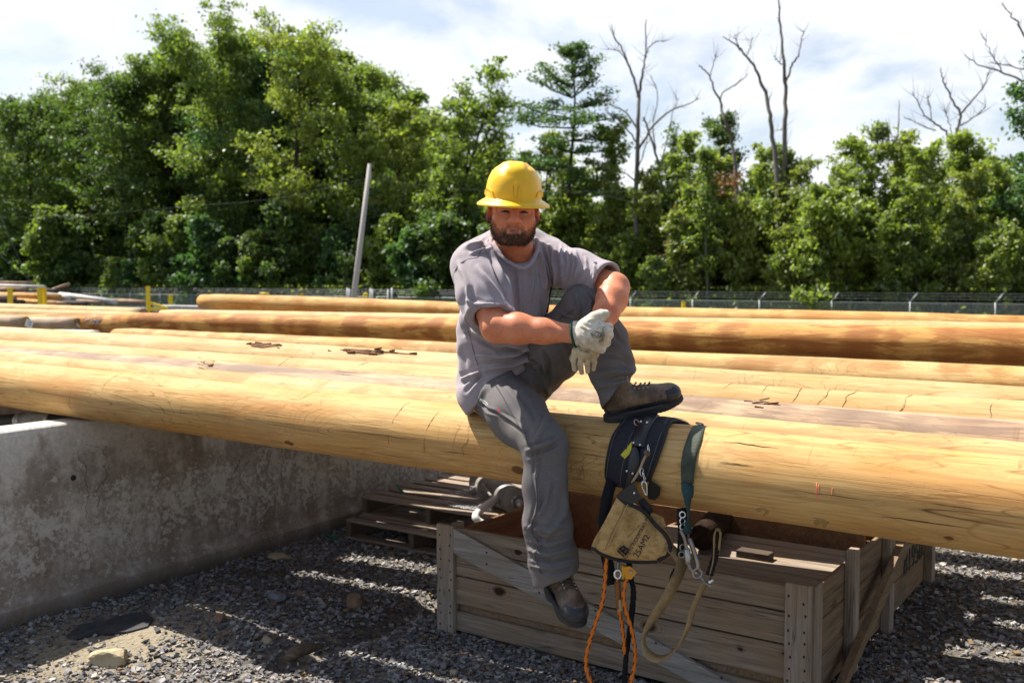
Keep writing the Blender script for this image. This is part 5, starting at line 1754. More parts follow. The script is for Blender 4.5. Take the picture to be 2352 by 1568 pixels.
# ------------------------------------------------------------------ the man: implicit surfaces grown on a grid
class Grid:
    def __init__(s, lo, hi, h):
        s.lo, s.h = np.array(lo, np.float32), h
        n = np.ceil((np.array(hi) - s.lo) / h).astype(int) + 1
        s.ax = [s.lo[i] + h * np.arange(n[i], dtype=np.float32) for i in range(3)]
        s.D = np.full(n, 1.0, np.float32)

    def sub_(s, lo, hi, pad):
        sl = []
        for i in range(3):
            a = int(np.floor((lo[i] - pad - s.lo[i]) / s.h))
            b = int(np.ceil((hi[i] + pad - s.lo[i]) / s.h)) + 1
            sl.append(slice(max(0, a), max(0, min(len(s.ax[i]), b))))
        sl = tuple(sl)
        return sl, s.ax[0][sl[0]][:, None, None], s.ax[1][sl[1]][None, :, None], s.ax[2][sl[2]][None, None, :]

    def put(s, sl, d, k, op):
        A = s.D[sl]
        if op == 'add':
            if k > 0:
                h = np.maximum(k - np.abs(A - d), 0) / k
                s.D[sl] = np.minimum(A, d) - h * h * k * 0.25
            else:
                s.D[sl] = np.minimum(A, d)
        elif op == 'sub':
            h = np.maximum(k - np.abs(A + d), 0) / max(k, 1e-6)
            s.D[sl] = np.maximum(A, -d) + h * h * k * 0.25

    def cone(s, a, b, ra, rb, k=0.03, op='add'):
        a, b = Vector(a), Vector(b)
        m = max(ra, rb)
        lo = [min(a[i], b[i]) - m for i in range(3)]
        hi = [max(a[i], b[i]) + m for i in range(3)]
        sl, X, Y, Z = s.sub_(lo, hi, k + 0.04)
        ab = b - a
        L2 = max(ab.length_squared, 1e-9)
        px, py, pz = X - a.x, Y - a.y, Z - a.z
        t = np.clip((px * ab.x + py * ab.y + pz * ab.z) / L2, 0, 1)
        d = np.sqrt((px - t * ab.x) ** 2 + (py - t * ab.y) ** 2 + (pz - t * ab.z) ** 2) - (ra + (rb - ra) * t)
        s.put(sl, d, k, op)
        return s

    def chain(s, pts, rad, k=0.03, op='add'):
        for i in range(len(pts) - 1):
            s.cone(pts[i], pts[i + 1], rad[i], rad[i + 1], k, op)
        return s

    def ell(s, c, r, k=0.03, op='add', M=None):
        """ellipsoid; columns of M are its axes"""
        c = Vector(c)
        m = max(r)
        sl, X, Y, Z = s.sub_([c[i] - m for i in range(3)], [c[i] + m for i in range(3)], k + 0.04)
        px, py, pz = X - c.x, Y - c.y, Z - c.z
        if M is not None:
            q = [px * M[0][i] + py * M[1][i] + pz * M[2][i] for i in range(3)]
        else:
            q = [px, py, pz]
        k0 = np.sqrt((q[0] / r[0]) ** 2 + (q[1] / r[1]) ** 2 + (q[2] / r[2]) ** 2)
        k1 = np.sqrt((q[0] / r[0] ** 2) ** 2 + (q[1] / r[1] ** 2) ** 2 + (q[2] / r[2] ** 2) ** 2)
        d = k0 * (k0 - 1) / np.maximum(k1, 1e-6)
        s.put(sl, d, k, op)
        return s

    def halfspace(s, p, n, lo, hi):
        """cut away the side of the plane that n points to, inside the box lo..hi"""
        sl, X, Y, Z = s.sub_(lo, hi, 0)
        n = Vector(n).normalized()
        d = (X - p[0]) * n.x + (Y - p[1]) * n.y + (Z - p[2]) * n.z
        s.D[sl] = np.maximum(s.D[sl], d)
        return s

    def mesh(s, smooth=1):
        D = s.D
        S_ = D < 0
        c = None
        for dx in (0, 1):
            for dy in (0, 1):
                for dz in (0, 1):
                    q = S_[dx:D.shape[0] - 1 + dx, dy:D.shape[1] - 1 + dy, dz:D.shape[2] - 1 + dz]
                    if c is None:
                        al, an = q.copy(), q.copy()
                        c = 1
                    else:
                        al &= q
                        an |= q
        act = an & ~al
        I = np.argwhere(act)
        idm = np.full(act.shape, -1, np.int32)
        idm[act] = np.arange(len(I))
        acc = np.zeros((len(I), 3), np.float64)
        cnt = np.zeros(len(I))
        corners = np.array([(i, j, k) for i in (0, 1) for j in (0, 1) for k in (0, 1)])
        val = np.stack([D[I[:, 0] + a, I[:, 1] + b, I[:, 2] + cc] for a, b, cc in corners], 1)
        for e0 in range(8):
            for ax in range(3):
                if corners[e0][ax] == 0:
                    e1 = e0 + (4, 2, 1)[ax]
                    v0, v1 = val[:, e0], val[:, e1]
                    m = (v0 < 0) != (v1 < 0)
                    t = v0[m] / (v0[m] - v1[m])
                    p = np.tile(corners[e0].astype(float), (m.sum(), 1))
                    p[:, ax] = t
                    acc[m] += p
                    cnt[m] += 1
        V = s.lo + s.h * (I + acc / cnt[:, None])
        F = []
        for ax in range(3):
            A = np.take(S_, range(0, S_.shape[ax] - 1), ax)
            B = np.take(S_, range(1, S_.shape[ax]), ax)
            E = np.argwhere(A != B)
            b, c_ = (ax + 1) % 3, (ax + 2) % 3
            ok = (E[:, b] > 0) & (E[:, c_] > 0) & (E[:, b] < S_.shape[b] - 1) & (E[:, c_] < S_.shape[c_] - 1)
            E = E[ok]
            fl = A[tuple(E.T)]
            q = []
            for ob, oc_ in ((-1, -1), (0, -1), (0, 0), (-1, 0)):
                W_ = E.copy()
                W_[:, b] += ob
                W_[:, c_] += oc_
                q.append(idm[tuple(W_.T)])
            q = np.stack(q, 1)
            q[~fl] = q[~fl][:, ::-1]
            F.append(q)
        F = np.concatenate(F)
        F = F[(F >= 0).all(1)]
        if smooth:
            Ed = np.concatenate([F[:, [0, 1]], F[:, [1, 2]], F[:, [2, 3]], F[:, [3, 0]]])
            for _ in range(smooth):
                a = np.zeros_like(V)
                n = np.zeros(len(V))
                for i in range(3):
                    a[:, i] = np.bincount(Ed[:, 0], V[Ed[:, 1], i], len(V)) + np.bincount(Ed[:, 1], V[Ed[:, 0], i], len(V))
                n = np.bincount(Ed[:, 0], minlength=len(V)) + np.bincount(Ed[:, 1], minlength=len(V))
                V = 0.5 * V + 0.5 * a / np.maximum(n, 1)[:, None]
        return V, F


def vnormals(V, F):
    n = np.cross(V[F[:, 2]] - V[F[:, 0]], V[F[:, 3]] - V[F[:, 1]])
    N_ = np.zeros_like(V)
    for j in range(4):
        for i in range(3):
            N_[:, i] += np.bincount(F[:, j], n[:, i], len(V))
    return N_ / np.maximum(np.linalg.norm(N_, axis=1), 1e-9)[:, None]


def pix(V):
    """survey pixel of world points"""
    x, y, z = V[:, 0], V[:, 1], V[:, 2] - CAMZ
    f_ = y * math.cos(PITCH) - z * math.sin(PITCH)
    u_ = y * math.sin(PITCH) + z * math.cos(PITCH)
    return np.stack([1176 + FPX * x / f_, 784 - FPX * u_ / f_], -1)


def folds(V, F, specs, amp=1.0, base=0.0016, freq=9.0, seed=0.0):
    """press creases into cloth: each spec is a polyline, half width (px at the man) and height (mm, + ridge, - valley)"""
    N_ = vnormals(V, F)
    uv = pix(V)
    vd = V - np.array([0, 0, CAMZ])
    vd = vd / np.linalg.norm(vd, axis=1)[:, None]
    facing = np.clip(-(N_ * vd).sum(1) * 1.6 + 0.15, 0, 1)
    H = np.zeros(len(V))
    for line, w, h in specs:
        best = np.full(len(V), 1e9)
        tt = np.zeros(len(V))
        n = len(line) - 1
        for i in range(n):
            a, b = np.array(line[i], float), np.array(line[i + 1], float)
            ab = b - a
            t = np.clip(((uv - a) @ ab) / (ab @ ab), 0, 1)
            d = np.hypot(*(uv - a - t[:, None] * ab).T)
            m = d < best
            best[m] = d[m]
            tt[m] = (i + t[m]) / n
        ends = np.clip(np.sin(np.pi * np.clip(tt * 0.92 + 0.04, 0, 1)) * 1.6, 0, 1)
        H += h * 0.001 * ends * (np.exp(-(best / w) ** 2) - 0.45 * np.exp(-((best - 2.1 * w) / w) ** 2)) * facing
    x, y, z = V.T
    wv = np.zeros(len(V))
    for k in range(6):
        a = 1.1 * k + seed
        wv += np.sin((x * math.cos(a) + z * math.sin(a) + 0.6 * y * math.sin(2.3 * a)) * freq * (1.6 + k) + 3 * np.sin(z * 7 + k + seed) + seed * 9)
    H += base * wv / 3
    return V + N_ * (H * amp)[:, None]


def surf_at(V, uvs, u, v):
    """nearest visible vertex of a mesh at survey pixel (u, v)"""
    d = np.hypot(uvs[:, 0] - u, uvs[:, 1] - v)
    m = d < max(4.0, d.min() + 1.5)
    i = np.argmin(np.where(m, V[:, 1], 1e9))
    return Vector(V[i]), i


def patch(V, F, poly, lift, thick=0.0):
    """piece of cloth lying on a surface inside the outline poly (survey pixels)"""
    uv = pix(V)
    N_ = vnormals(V, F)
    P_ = np.array(poly, float)
    ins = np.zeros(len(V), bool)
    j = len(P_) - 1
    for i in range(len(P_)):
        xi, yi, xj, yj = *P_[i], *P_[j]
        c = ((yi > uv[:, 1]) != (yj > uv[:, 1])) & (uv[:, 0] < (xj - xi) * (uv[:, 1] - yi) / (yj - yi + 1e-9) + xi)
        ins ^= c
        j = i
    vd = V - np.array([0, 0, CAMZ])
    ins &= (N_ * vd).sum(1) < 0
    f = F[ins[F].all(1)]
    us, inv = np.unique(f, return_inverse=True)
    A = V[us] + N_[us] * lift
    return A, inv.reshape(f.shape)


def head_frame():
    c = P(1179, 487, 3.98)
    R = Matrix.Rotation(RAD(2.0), 3, 'Y') @ Matrix.Rotation(RAD(3), 3, 'Z') @ Matrix.Rotation(RAD(1), 3, 'X')
    return c, R, 1.13


HC, HR, HS = head_frame()


def hp(x, y, z):
    """head space (eyes at z 0, face towards -y) to world"""
    return HC + HR @ (Vector((x, y, z)) * HS)


def hell(g, c, r, k, op='add'):
    g.ell(hp(*c), [q * HS for q in r], k * HS, op, HR)


# joints
S_R, E_R, W_R = P(1090, 612, 3.98), P(1140, 752, 3.78), P(1318, 766, 3.70)
S_L, E_L, W_L = P(1272, 606, 4.16), P(1412, 660, 3.92), P(1380, 752, 3.735)
H_R, K_R, A_R = P(1132, 890, 4.16), P(1252, 1022, 3.76), P(1280, 1322, 3.76)
H_L, K_L, A_L = P(1205, 872, 4.26), P(1348, 702, 3.98), P(1418, 896, 3.86)
NK = P(1186, 570, 4.07)


def torso(g, s):
    """s: how far the surface stands off the body"""
    g.ell(P(1142, 880, 4.235), (0.150 + s, 0.165 + s, 0.14 + s), 0.05)
    g.ell(P(1146, 800, 4.20), (0.168 + s, 0.160 + s, 0.15 + s), 0.06)
    g.ell(P(1152, 735, 4.16), (0.172 + s, 0.150 + s, 0.16 + s), 0.06)
    g.ell(P(1164, 668, 4.12), (0.168 + s, 0.140 + s, 0.15 + s), 0.06)
    g.chain([P(1132, 862, 4.18), P(1122, 905, 4.14)], [0.128 + s, 0.122 + s], 0.05)
    g.chain([P(1098, 612, 4.03), P(1180, 602, 4.10), S_L], [0.078 + s, 0.080 + s, 0.064 + s], 0.06)
    g.chain([P(1100, 592, 4.16), P(1180, 556, 4.21), P(1264, 582, 4.25)], [0.072 + s, 0.070 + s, 0.058 + s], 0.07)


# ---- body: one continuous skin surface
B = Grid((-0.42, 3.35, 0.35), (0.52, 4.55, 2.22), 0.004)
torso(B, -0.03)
B.chain([S_R, E_R], [0.068, 0.056], 0.04)
B.chain([E_R, E_R.lerp(W_R, 0.28) + Vector((0, 0, 0.002)), E_R.lerp(W_R, 0.62), W_R], [0.052, 0.056, 0.044, 0.033], 0.03)
B.chain([S_L, S_L.lerp(E_L, 0.55), E_L], [0.062, 0.060, 0.052], 0.04)
B.chain([E_L, E_L.lerp(W_L, 0.3) + Vector((0.004, 0, 0)), E_L.lerp(W_L, 0.65), W_L], [0.054, 0.057, 0.046, 0.034], 0.03)
B.chain([H_R, K_R, K_R.lerp(A_R, 0.35), A_R], [0.10, 0.058, 0.055, 0.042], 0.04)
B.chain([H_L, K_L, K_L.lerp(A_L, 0.35), A_L], [0.10, 0.060, 0.056, 0.042], 0.04)
B.cone(P(1188, 590, 4.08), hp(0, 0.03, -0.08), 0.072, 0.066 * HS, 0.03)
hell(B, (0, 0.022, 0.045), (0.077, 0.096, 0.092), 0.02)
hell(B, (0, -0.012, -0.03), (0.073, 0.078, 0.085), 0.03)
hell(B, (0, -0.026, -0.068), (0.060, 0.060, 0.044), 0.03)
hell(B, (0, -0.060, -0.092), (0.038, 0.030, 0.022), 0.025)
for sx_ in (-1, 1):
    hell(B, (0.045 * sx_, -0.058, -0.033), (0.030, 0.026, 0.024), 0.025)
    hell(B, (0.034 * sx_, -0.094, -0.005), (0.019, 0.015, 0.011), 0.012, 'sub')
    hell(B, (0.033 * sx_, -0.070, -0.007), (0.017, 0.013, 0.012), 0.006)
    B.cone(hp(0.012 * sx_, -0.090, 0.011), hp(0.052 * sx_, -0.074, 0.010), 0.010 * HS, 0.009 * HS, 0.012)
    hell(B, (0.085 * sx_, 0.014, -0.012), (0.010, 0.021, 0.032), 0.008)
    hell(B, (0.0155 * sx_, -0.097, -0.036), (0.0115, 0.012, 0.0095), 0.008)
    hell(B, (0.010 * sx_, -0.107, -0.0455), (0.0055, 0.007, 0.004), 0.003, 'sub')
    B.cone(hp(0.020 * sx_, -0.072, -0.019), hp(0.046 * sx_, -0.066, -0.020), 0.006 * HS, 0.006 * HS, 0.012)
B.cone(hp(0, -0.090, 0.008), hp(0, -0.112, -0.031), 0.010 * HS, 0.0150 * HS, 0.014)
B.cone(hp(-0.022, -0.086, -0.0640), hp(0.022, -0.086, -0.0640), 0.006 * HS, 0.006 * HS, 0.008)
B.cone(hp(-0.018, -0.086, -0.0745), hp(0.018, -0.086, -0.0745), 0.007 * HS, 0.007 * HS, 0.008)
B.cone(hp(-0.024, -0.096, -0.0690), hp(0.024, -0.096, -0.0690), 0.0022 * HS, 0.0022 * HS, 0.003, 'sub')

# hands inside the gloves belong to the same surface
def rhand(g, s, k=0.012):
    """right hand closed round the left wrist"""
    pal = [W_R, P(1350, 768, 3.672), P(1380, 770, 3.66)]
    g.chain(pal, [0.034 + s, 0.037 + s, 0.033 + s], 0.02)
    g.cone(P(1352, 752, 3.67), P(1384, 757, 3.66), 0.026 + s, 0.022 + s, 0.02)
    g.cone(P(1350, 785, 3.67), P(1374, 793, 3.66), 0.024 + s, 0.020 + s, 0.02)
    for (u0, v0), (u1, v1), (u2, v2), r in (((1380, 753), (1397, 752), (1394, 754), 0.0145), ((1380, 768), (1397, 769), (1393, 771), 0.0148), ((1376, 783), (1391, 786), (1387, 788), 0.0145), ((1368, 796), (1381, 801), (1376, 802), 0.0130)):
        g.chain([P(u0, v0, 3.655), P(u1, v1, 3.665), P(u2 - 2, v2, 3.715), P(u2 - 20, v2 + 1, 3.745)], [r + s, r + s, r - 0.001 + s, r - 0.003 + s], k)
    g.chain([P(1344, 748, 3.67), P(1364, 732, 3.668), P(1381, 724, 3.675), P(1391, 721, 3.69)], [0.024 + s, 0.019 + s, 0.0155 + s, 0.0135 + s], 0.016)


def lhand(g, s, k=0.010):
    """left hand hanging, fingers pointing down"""
    g.chain([W_L, P(1362, 780, 3.715), P(1346, 806, 3.70)], [0.035 + s, 0.036 + s, 0.030 + s], 0.02)
    g.cone(P(1326, 806, 3.705), P(1364, 812, 3.70), 0.020 + s, 0.020 + s, 0.02)
    for pts_, r in ((((1320, 806), (1317, 828), (1320, 848)), 0.0088), (((1335, 812), (1333, 836), (1336, 855)), 0.0094), (((1350, 814), (1349, 836), (1350, 853)), 0.0092), (((1364, 812), (1365, 832), (1363, 848)), 0.0088)):
        g.chain([P(u, v, 3.695 + 0.012 * i * i * 0.5) for i, (u, v) in enumerate(pts_)], [r + s + 0.001, r + s, r - 0.002 + s], k)
    g.chain([P(1352, 776, 3.74), P(1330, 800, 3.755), P(1316, 822, 3.745)], [0.022 + s, 0.016 + s, 0.012 + s], 0.012)


rhand(B, -0.004)
lhand(B, -0.004)
BV, BF = B.mesh(1)
skin, nt, bs = new_mat('sunburnt_skin', 0.5, 0.35)
oc = objco(nt)
f1 = noise_(nt, oc, 14, 5, 0.6)
f2 = noise_(nt, oc, 160, 3, 0.6)
cs = ramp(nt, f1, [(0.3, (0.52, 0.155, 0.072)), (0.55, (0.66, 0.235, 0.118)), (0.75, (0.72, 0.30, 0.16))])
cs = mix(nt, ramp(nt, f2, [(0.4, 0.25), (0.6, 0.0)]), cs, (0.36, 0.13, 0.07))
nt.links.new(cs, bs.inputs['Base Color'])
bs.inputs['Subsurface Weight'].default_value = 0.12
bs.inputs['Subsurface Radius'].default_value = (0.012, 0.005, 0.003)
bump(nt, bs, f2, 0.12, 0.002)
seat = A1.hit(1130, 930)[0]
man = empty('person', (float(seat.x), float(seat.y), float(seat.z)), 'man in yellow hard hat, grey T-shirt and work trousers sitting on the front log', 'person')
bme = np_mesh('body', BV, BF, True)
body = link('body', bme, skin, man)

# ---- T-shirt
Tg = Grid((-0.40, 3.62, 1.10), (0.47, 4.50, 2.12), 0.004)
torso(Tg, 0.009)
hemR = P(1130, 735, 3.82)
dR = (hemR - S_R).normalized()
Tg.chain([S_R + Vector((0.0, 0, 0.0)), S_R.lerp(hemR, 0.5), hemR + dR * 0.03], [0.096, 0.098, 0.100], 0.05)
hemL = P(1392, 643, 3.95)
dL = (hemL - S_L).normalized()
Tg.chain([S_L, S_L.lerp(hemL, 0.5), hemL + dL * 0.03], [0.080, 0.079, 0.076], 0.05)
upR = (dR + Vector((-0.35, 0, -0.12))).normalized()
Tg.halfspace(hemR, (dR + Vector((-0.30, 0.0, 0.12))).normalized(), (-0.25, 3.5, 1.45), (0.06, 3.93, 1.90))
Tg.halfspace(hemL, (dL + Vector((0.0, 0, -0.15))).normalized(), (hemL.x - 0.075, 3.6, 1.62), (0.6, 4.06, 2.1))
# openings: sleeves hollowed, neck cut, hem cut along the lap
Tg.cone(hemR - dR * 0.03, hemR + dR * 0.05, 0.066, 0.080, 0.004, 'sub')
Tg.cone(hemL - dL * 0.02, hemL + dL * 0.05, 0.058, 0.068, 0.004, 'sub')
Tg.cone(P(1188, 480, 4.06), P(1190, 560, 4.02), 0.088, 0.080, 0.008, 'sub')
Tg.cone(P(1190, 550, 4.0), P(1203, 592, 3.945), 0.062, 0.040, 0.012, 'sub')
# lower hem: plane through the lap line seen in the photograph
h0, h1, h2 = P(1082, 935, 4.12), P(1231, 818, 4.04), P(1110, 935, 4.42)
nh = (h1 - h0).cross(h2 - h0)
nh = nh if nh.z < 0 else -nh
Tg.halfspace(h0 + Vector((0, 0, -0.02)), nh, (-0.4, 3.6, 1.2), (0.47, 4.5, 1.62))
TV, TF = Tg.mesh(2)
z1 = lambda x, y: (987.8 + x * 0.264, 338.7 + y * 0.264)
z2 = lambda x, y: (987.8 + x * 0.2802, 658.6 + y * 0.2802)
z5 = lambda x, y: (940.8 + x * 0.32, 1081.9 + y * 0.32)
tf = [([z1(500, 830), z1(560, 960), z1(640, 1180)], 5, 5), ([z1(590, 880), z1(680, 1080), z1(700, 1300)], 5, 4), ([z1(540, 1000), z1(620, 1180), z1(690, 1330)], 4, -4),
      ([z1(760, 1040), z1(780, 1260), z1(800, 1480)], 5, 3.5), ([z1(870, 960), z1(900, 1130), z1(880, 1330)], 5, 4), ([z1(930, 880), z1(985, 1060), z1(1010, 1240)], 4, 6),
      ([z1(970, 860), z1(1050, 1060), z1(1080, 1240)], 4, -6), ([z1(1040, 860), z1(1110, 1080), z1(1100, 1330)], 4.5, 6), ([z1(1140, 850), z1(1160, 1010), z1(1150, 1180)], 4, 5),
      ([z1(1200, 860), z1(1230, 1000), z1(1200, 1200)], 4, -4), ([z1(1260, 900), z1(1300, 1020), z1(1270, 1180)], 4.5, 4.5), ([z1(1350, 960), z1(1370, 1060), z1(1340, 1190)], 4, 4),
      ([z1(1430, 1010), z1(1440, 1100), z1(1410, 1190)], 4, 3), ([z1(250, 1000), z1(330, 1200), z1(330, 1420)], 7, 4), ([z1(420, 1050), z1(560, 1230), z1(680, 1390)], 7, 4),
      ([z1(300, 1330), z1(480, 1380), z1(640, 1370)], 6, 3), ([z1(300, 870), z1(420, 840), z1(480, 790)], 5, 4), ([z1(350, 930), z1(450, 890), z1(520, 880)], 4, 3),
      ([z2(230, 180), z2(280, 330), z2(310, 400)], 6, 6), ([z2(330, 350), z2(520, 440), z2(800, 510)], 6, 6), ([z2(360, 420), z2(560, 520), z2(860, 530)], 5, -5),
      ([z2(380, 560), z2(600, 560), z2(880, 510)], 5, 6), ([z2(410, 620), z2(640, 600), z2(880, 525)], 5, -6), ([z2(440, 680), z2(680, 640), z2(880, 545)], 5, 7), ([z2(250, 770), z2(330, 730), z2(450, 690)], 6, 5),
      ([z2(300, 860), z2(380, 760), z2(430, 690)], 5, -4), ([z2(230, 480), z2(250, 620), z2(260, 740)], 7, 4)]
tf = [(l, w * 0.75, h) for l, w, h in tf]
TV = folds(TV, TF, tf, 3.0, 0.0018, 9, 0.3)
shm, nt, bs = new_mat('heather_grey_jersey', 0.92, 0.12)
oc = objco(nt)
hz_ = noise_(nt, mapping(nt, oc, (1, 1, 2.5)), 260, 3, 0.7)
hb = noise_(nt, oc, 7, 4, 0.5)
cs = ramp(nt, hz_, [(0.3, (0.235, 0.204, 0.222)), (0.5, (0.325, 0.285, 0.307)), (0.72, (0.405, 0.36, 0.383))])
cs = mix(nt, ramp(nt, hb, [(0.5, 0.0), (0.72, 0.35)]), cs, (0.29, 0.25, 0.235))
nt.links.new(cs, bs.inputs['Base Color'])
bs.inputs['Sheen Weight'].default_value = 0.15
bump(nt, bs, hz_, 0.25, 0.002)
shirt = link('shirt', np_mesh('shirt', TV, TF, True), shm, man)
Tuv = pix(TV)
shd = simple_mat('shirt_seam', (0.15, 0.13, 0.138), 0.1, 60, 0.95, 0.1, bmp=0)


def seam(name, pts_, mat, r, parent, VV, UV_, lift=0.0005):
    c = []
    for (a, b), (c2, d2) in zip(pts_, pts_[1:]):
        for k in range(6):
            t = k / 6
            c.append(surf_at(VV, UV_, a + (c2 - a) * t, b + (d2 - b) * t)[0] - Vector((0, lift, 0)))
    c.append(surf_at(VV, UV_, *pts_[-1])[0] - Vector((0, lift, 0)))
    for _ in range(3):
        c = [c[0]] + [(c[i - 1] + c[i] * 2 + c[i + 1]) / 4 for i in range(1, len(c) - 1)] + [c[-1]]
    mb = MB()
    mb.tube(c, r, 5)
    return mb.build(name, mat, parent)


seam('seam', [z1(520, 760), z1(470, 850), z1(425, 945), z1(330, 955), z1(230, 1010), z1(185, 1120), z1(175, 1200)], shd, 0.0016, shirt, TV, Tuv)
seam('seam', [z2(300, 300), z2(325, 430), z2(350, 560), z2(390, 660)], shd, 0.0014, shirt, TV, Tuv)
seam('seam', [z1(1140, 860), z1(1145, 1000), z1(1130, 1150)], shd, 0.0012, shirt, TV, Tuv)
# ribbed collar
cl_ = [P(1130, 543, 4.10), P(1127, 558, 4.035), P(1139, 577, 3.985), P(1160, 597, 3.955), P(1186, 612, 3.938), P(1203, 616, 3.935), P(1218, 607, 3.955), P(1228, 590, 3.99), P(1235, 570, 4.05), P(1232, 550, 4.12), P(1205, 538, 4.18), P(1160, 534, 4.17)]
mb = MB()
cc_ = curve_pts(cl_ + [cl_[0]], 6)[:-1]
mb.tube(cc_, 0.0085, 8, closed=True)
mb.build('collar', shm, shirt)
# chest pocket with pen
pv, pf = patch(TV, TF, [(1238, 676), (1277, 680), (1266, 735), (1254, 742), (1244, 730)], 0.003)
if len(pf):
    link('pocket', np_mesh('pocket', pv, pf, True), shm, shirt)
mb = MB()
a_, b_ = surf_at(TV, Tuv, 1270, 668)[0], surf_at(TV, Tuv, 1261, 720)[0]
mb.tube([a_ + Vector((0.004, -0.006, 0.008)), b_ + Vector((0.004, -0.006, 0))], 0.0045, 8)
mb.build('pen', simple_mat('pen_black', (0.02, 0.02, 0.025), 0.1, 30, 0.3, 0.5), man)
pv, pf = patch(TV, TF, [(1363, 600), (1373, 602), (1371, 607), (1362, 605)], 0.002)
if len(pf):
    link('sleeve_label', np_mesh('sleeve_label', pv, pf, True), simple_mat('label_navy', (0.06, 0.06, 0.09), 0.1, 30), shirt)

# ---- trousers
Pg = Grid((-0.32, 3.58, 0.60), (0.52, 4.55, 1.90), 0.005)
Pg.ell(P(1150, 890, 4.235), (0.150, 0.165, 0.12), 0.05)
Pg.chain([H_R, H_R.lerp(K_R, 0.5), K_R], [0.118, 0.110, 0.082], 0.05)
cufR = P(1278, 1318, 3.755)
Pg.chain([K_R, P(1253, 1110, 3.75), P(1257, 1200, 3.75), P(1272, 1288, 3.755), cufR + Vector((0.004, 0, -0.03))], [0.082, 0.080, 0.088, 0.092, 0.092], 0.03)
Pg.chain([H_L, H_L.lerp(K_L, 0.5) + Vector((0.01, 0, -0.012)), K_L], [0.125, 0.118, 0.090], 0.05)
cufL = P(1421, 890, 3.855)
Pg.chain([K_L, P(1386, 775, 3.935), P(1402, 840, 3.89), cufL + Vector((0.01, 0, -0.03))], [0.090, 0.088, 0.090, 0.090], 0.03)
dcr = (P(1283, 1340, 3.755) - P(1272, 1288, 3.755)).normalized()
Pg.halfspace(P(1284, 1322, 3.755), (dcr + Vector((0.22, -0.05, 0))).normalized(), (-0.05, 3.5, 0.55), (0.32, 3.92, 0.95))
dcl = (cufL - P(1396, 800, 3.91)).normalized()
Pg.halfspace(P(1421, 897, 3.855), (dcl + Vector((0.85, 0, 0.0))).normalized(), (0.26, 3.7, 1.25), (0.56, 4.0, 1.62))
Pg.cone(cufR - dcr * 0.02, cufR + dcr * 0.06, 0.066, 0.084, 0.004, 'sub')
Pg.cone(cufL - dcl * 0.02, cufL + dcl * 0.06, 0.058, 0.074, 0.004, 'sub')
PV, PF = Pg.mesh(2)
pfold = [([z2(400, 930), z2(470, 1010), z2(560, 1040)], 4, -5), ([z2(560, 1030), z2(680, 1100), z2(780, 1180), z2(800, 1300)], 4, 4), ([z2(820, 600), z2(900, 650), z2(930, 760)], 5, -6),
         ([z2(790, 1340), z2(920, 1300), z2(1060, 1240)], 5, 7), ([z2(800, 1390), z2(920, 1350), z2(1050, 1290)], 5, -5), ([z2(840, 1320), z2(880, 1420), z2(870, 1560)], 4, 4),
         ([z2(1000, 950), z2(930, 1150), z2(860, 1280)], 6, 4), ([z2(600, 800), z2(760, 980), z2(850, 1150)], 8, 3), ([z2(850, 560), z2(780, 640), z2(560, 760)], 6, 5),
         ([z2(950, 820), z2(1010, 950), z2(1030, 1100)], 7, 4), ([z2(450, 820), z2(420, 900), z2(400, 980)], 6, 4),
         ([z5(900, 20), z5(925, 200), z5(900, 330), z5(860, 420), z5(930, 520), z5(890, 640)], 4, 5), ([z5(1010, 60), z5(980, 220), z5(900, 360)], 7, 4), ([z5(1130, 130), z5(1110, 320), z5(960, 500)], 8, 4),
         ([z5(850, 560), z5(1000, 600), z5(1200, 540)], 6, 7), ([z5(860, 620), z5(1030, 650), z5(1210, 600)], 5, -6), ([z5(870, 680), z5(1040, 700), z5(1200, 660)], 5, 6), ([z5(840, 400), z5(1000, 430), z5(1150, 380)], 7, 5), ([z5(850, 470), z5(1000, 500), z5(1170, 450)], 6, -5),
         ([z2(1430, 490), z2(1580, 530), z2(1690, 610)], 5, 6), ([z2(1420, 560), z2(1560, 580), z2(1690, 660)], 5, -5), ([z2(1330, 710), z2(1500, 690), z2(1690, 700)], 5, 6), ([z2(1340, 770), z2(1520, 740), z2(1720, 730)], 5, -6), ([z2(1350, 830), z2(1540, 790), z2(1730, 750)], 5, 6), ([z2(1500, 330), z2(1560, 420), z2(1640, 480)], 5, 5),
         ([z2(1040, 200), z2(1180, 260), z2(1200, 180)], 4, 5), ([z2(1190, 60), z2(1230, 180), z2(1190, 330)], 5, 6), ([z2(1260, 40), z2(1320, 120), z2(1310, 230)], 5, 5), ([z2(1050, 420), z2(1120, 520), z2(1160, 680)], 6, 4), ([z2(920, 520), z2(980, 620), z2(960, 780)], 6, -6)]
pfold = [(l, w * 0.75, h) for l, w, h in pfold]
PV = folds(PV, PF, pfold, 2.1, 0.0018, 10, 1.7)
trm, nt, bs = new_mat('grey_work_cloth', 0.9, 0.15)
oc = objco(nt)
wz = noise_(nt, mapping(nt, oc, (1, 1, 1)), 300, 2, 0.6)
wb_ = noise_(nt, oc, 9, 5, 0.6)
cs = ramp(nt, wz, [(0.3, (0.108, 0.099, 0.10)), (0.7, (0.158, 0.146, 0.147))])
cs = mix(nt, ramp(nt, wb_, [(0.5, 0.0), (0.75, 0.5)]), cs, (0.20, 0.175, 0.145))
nt.links.new(cs, bs.inputs['Base Color'])
bump(nt, bs, wz, 0.2, 0.002)
trs = link('trousers', np_mesh('trousers', PV, PF, True), trm, man)
Puv = pix(PV)
psm = simple_mat('trouser_seam', (0.07, 0.065, 0.068), 0.1, 60, 0.95, 0.1, bmp=0)
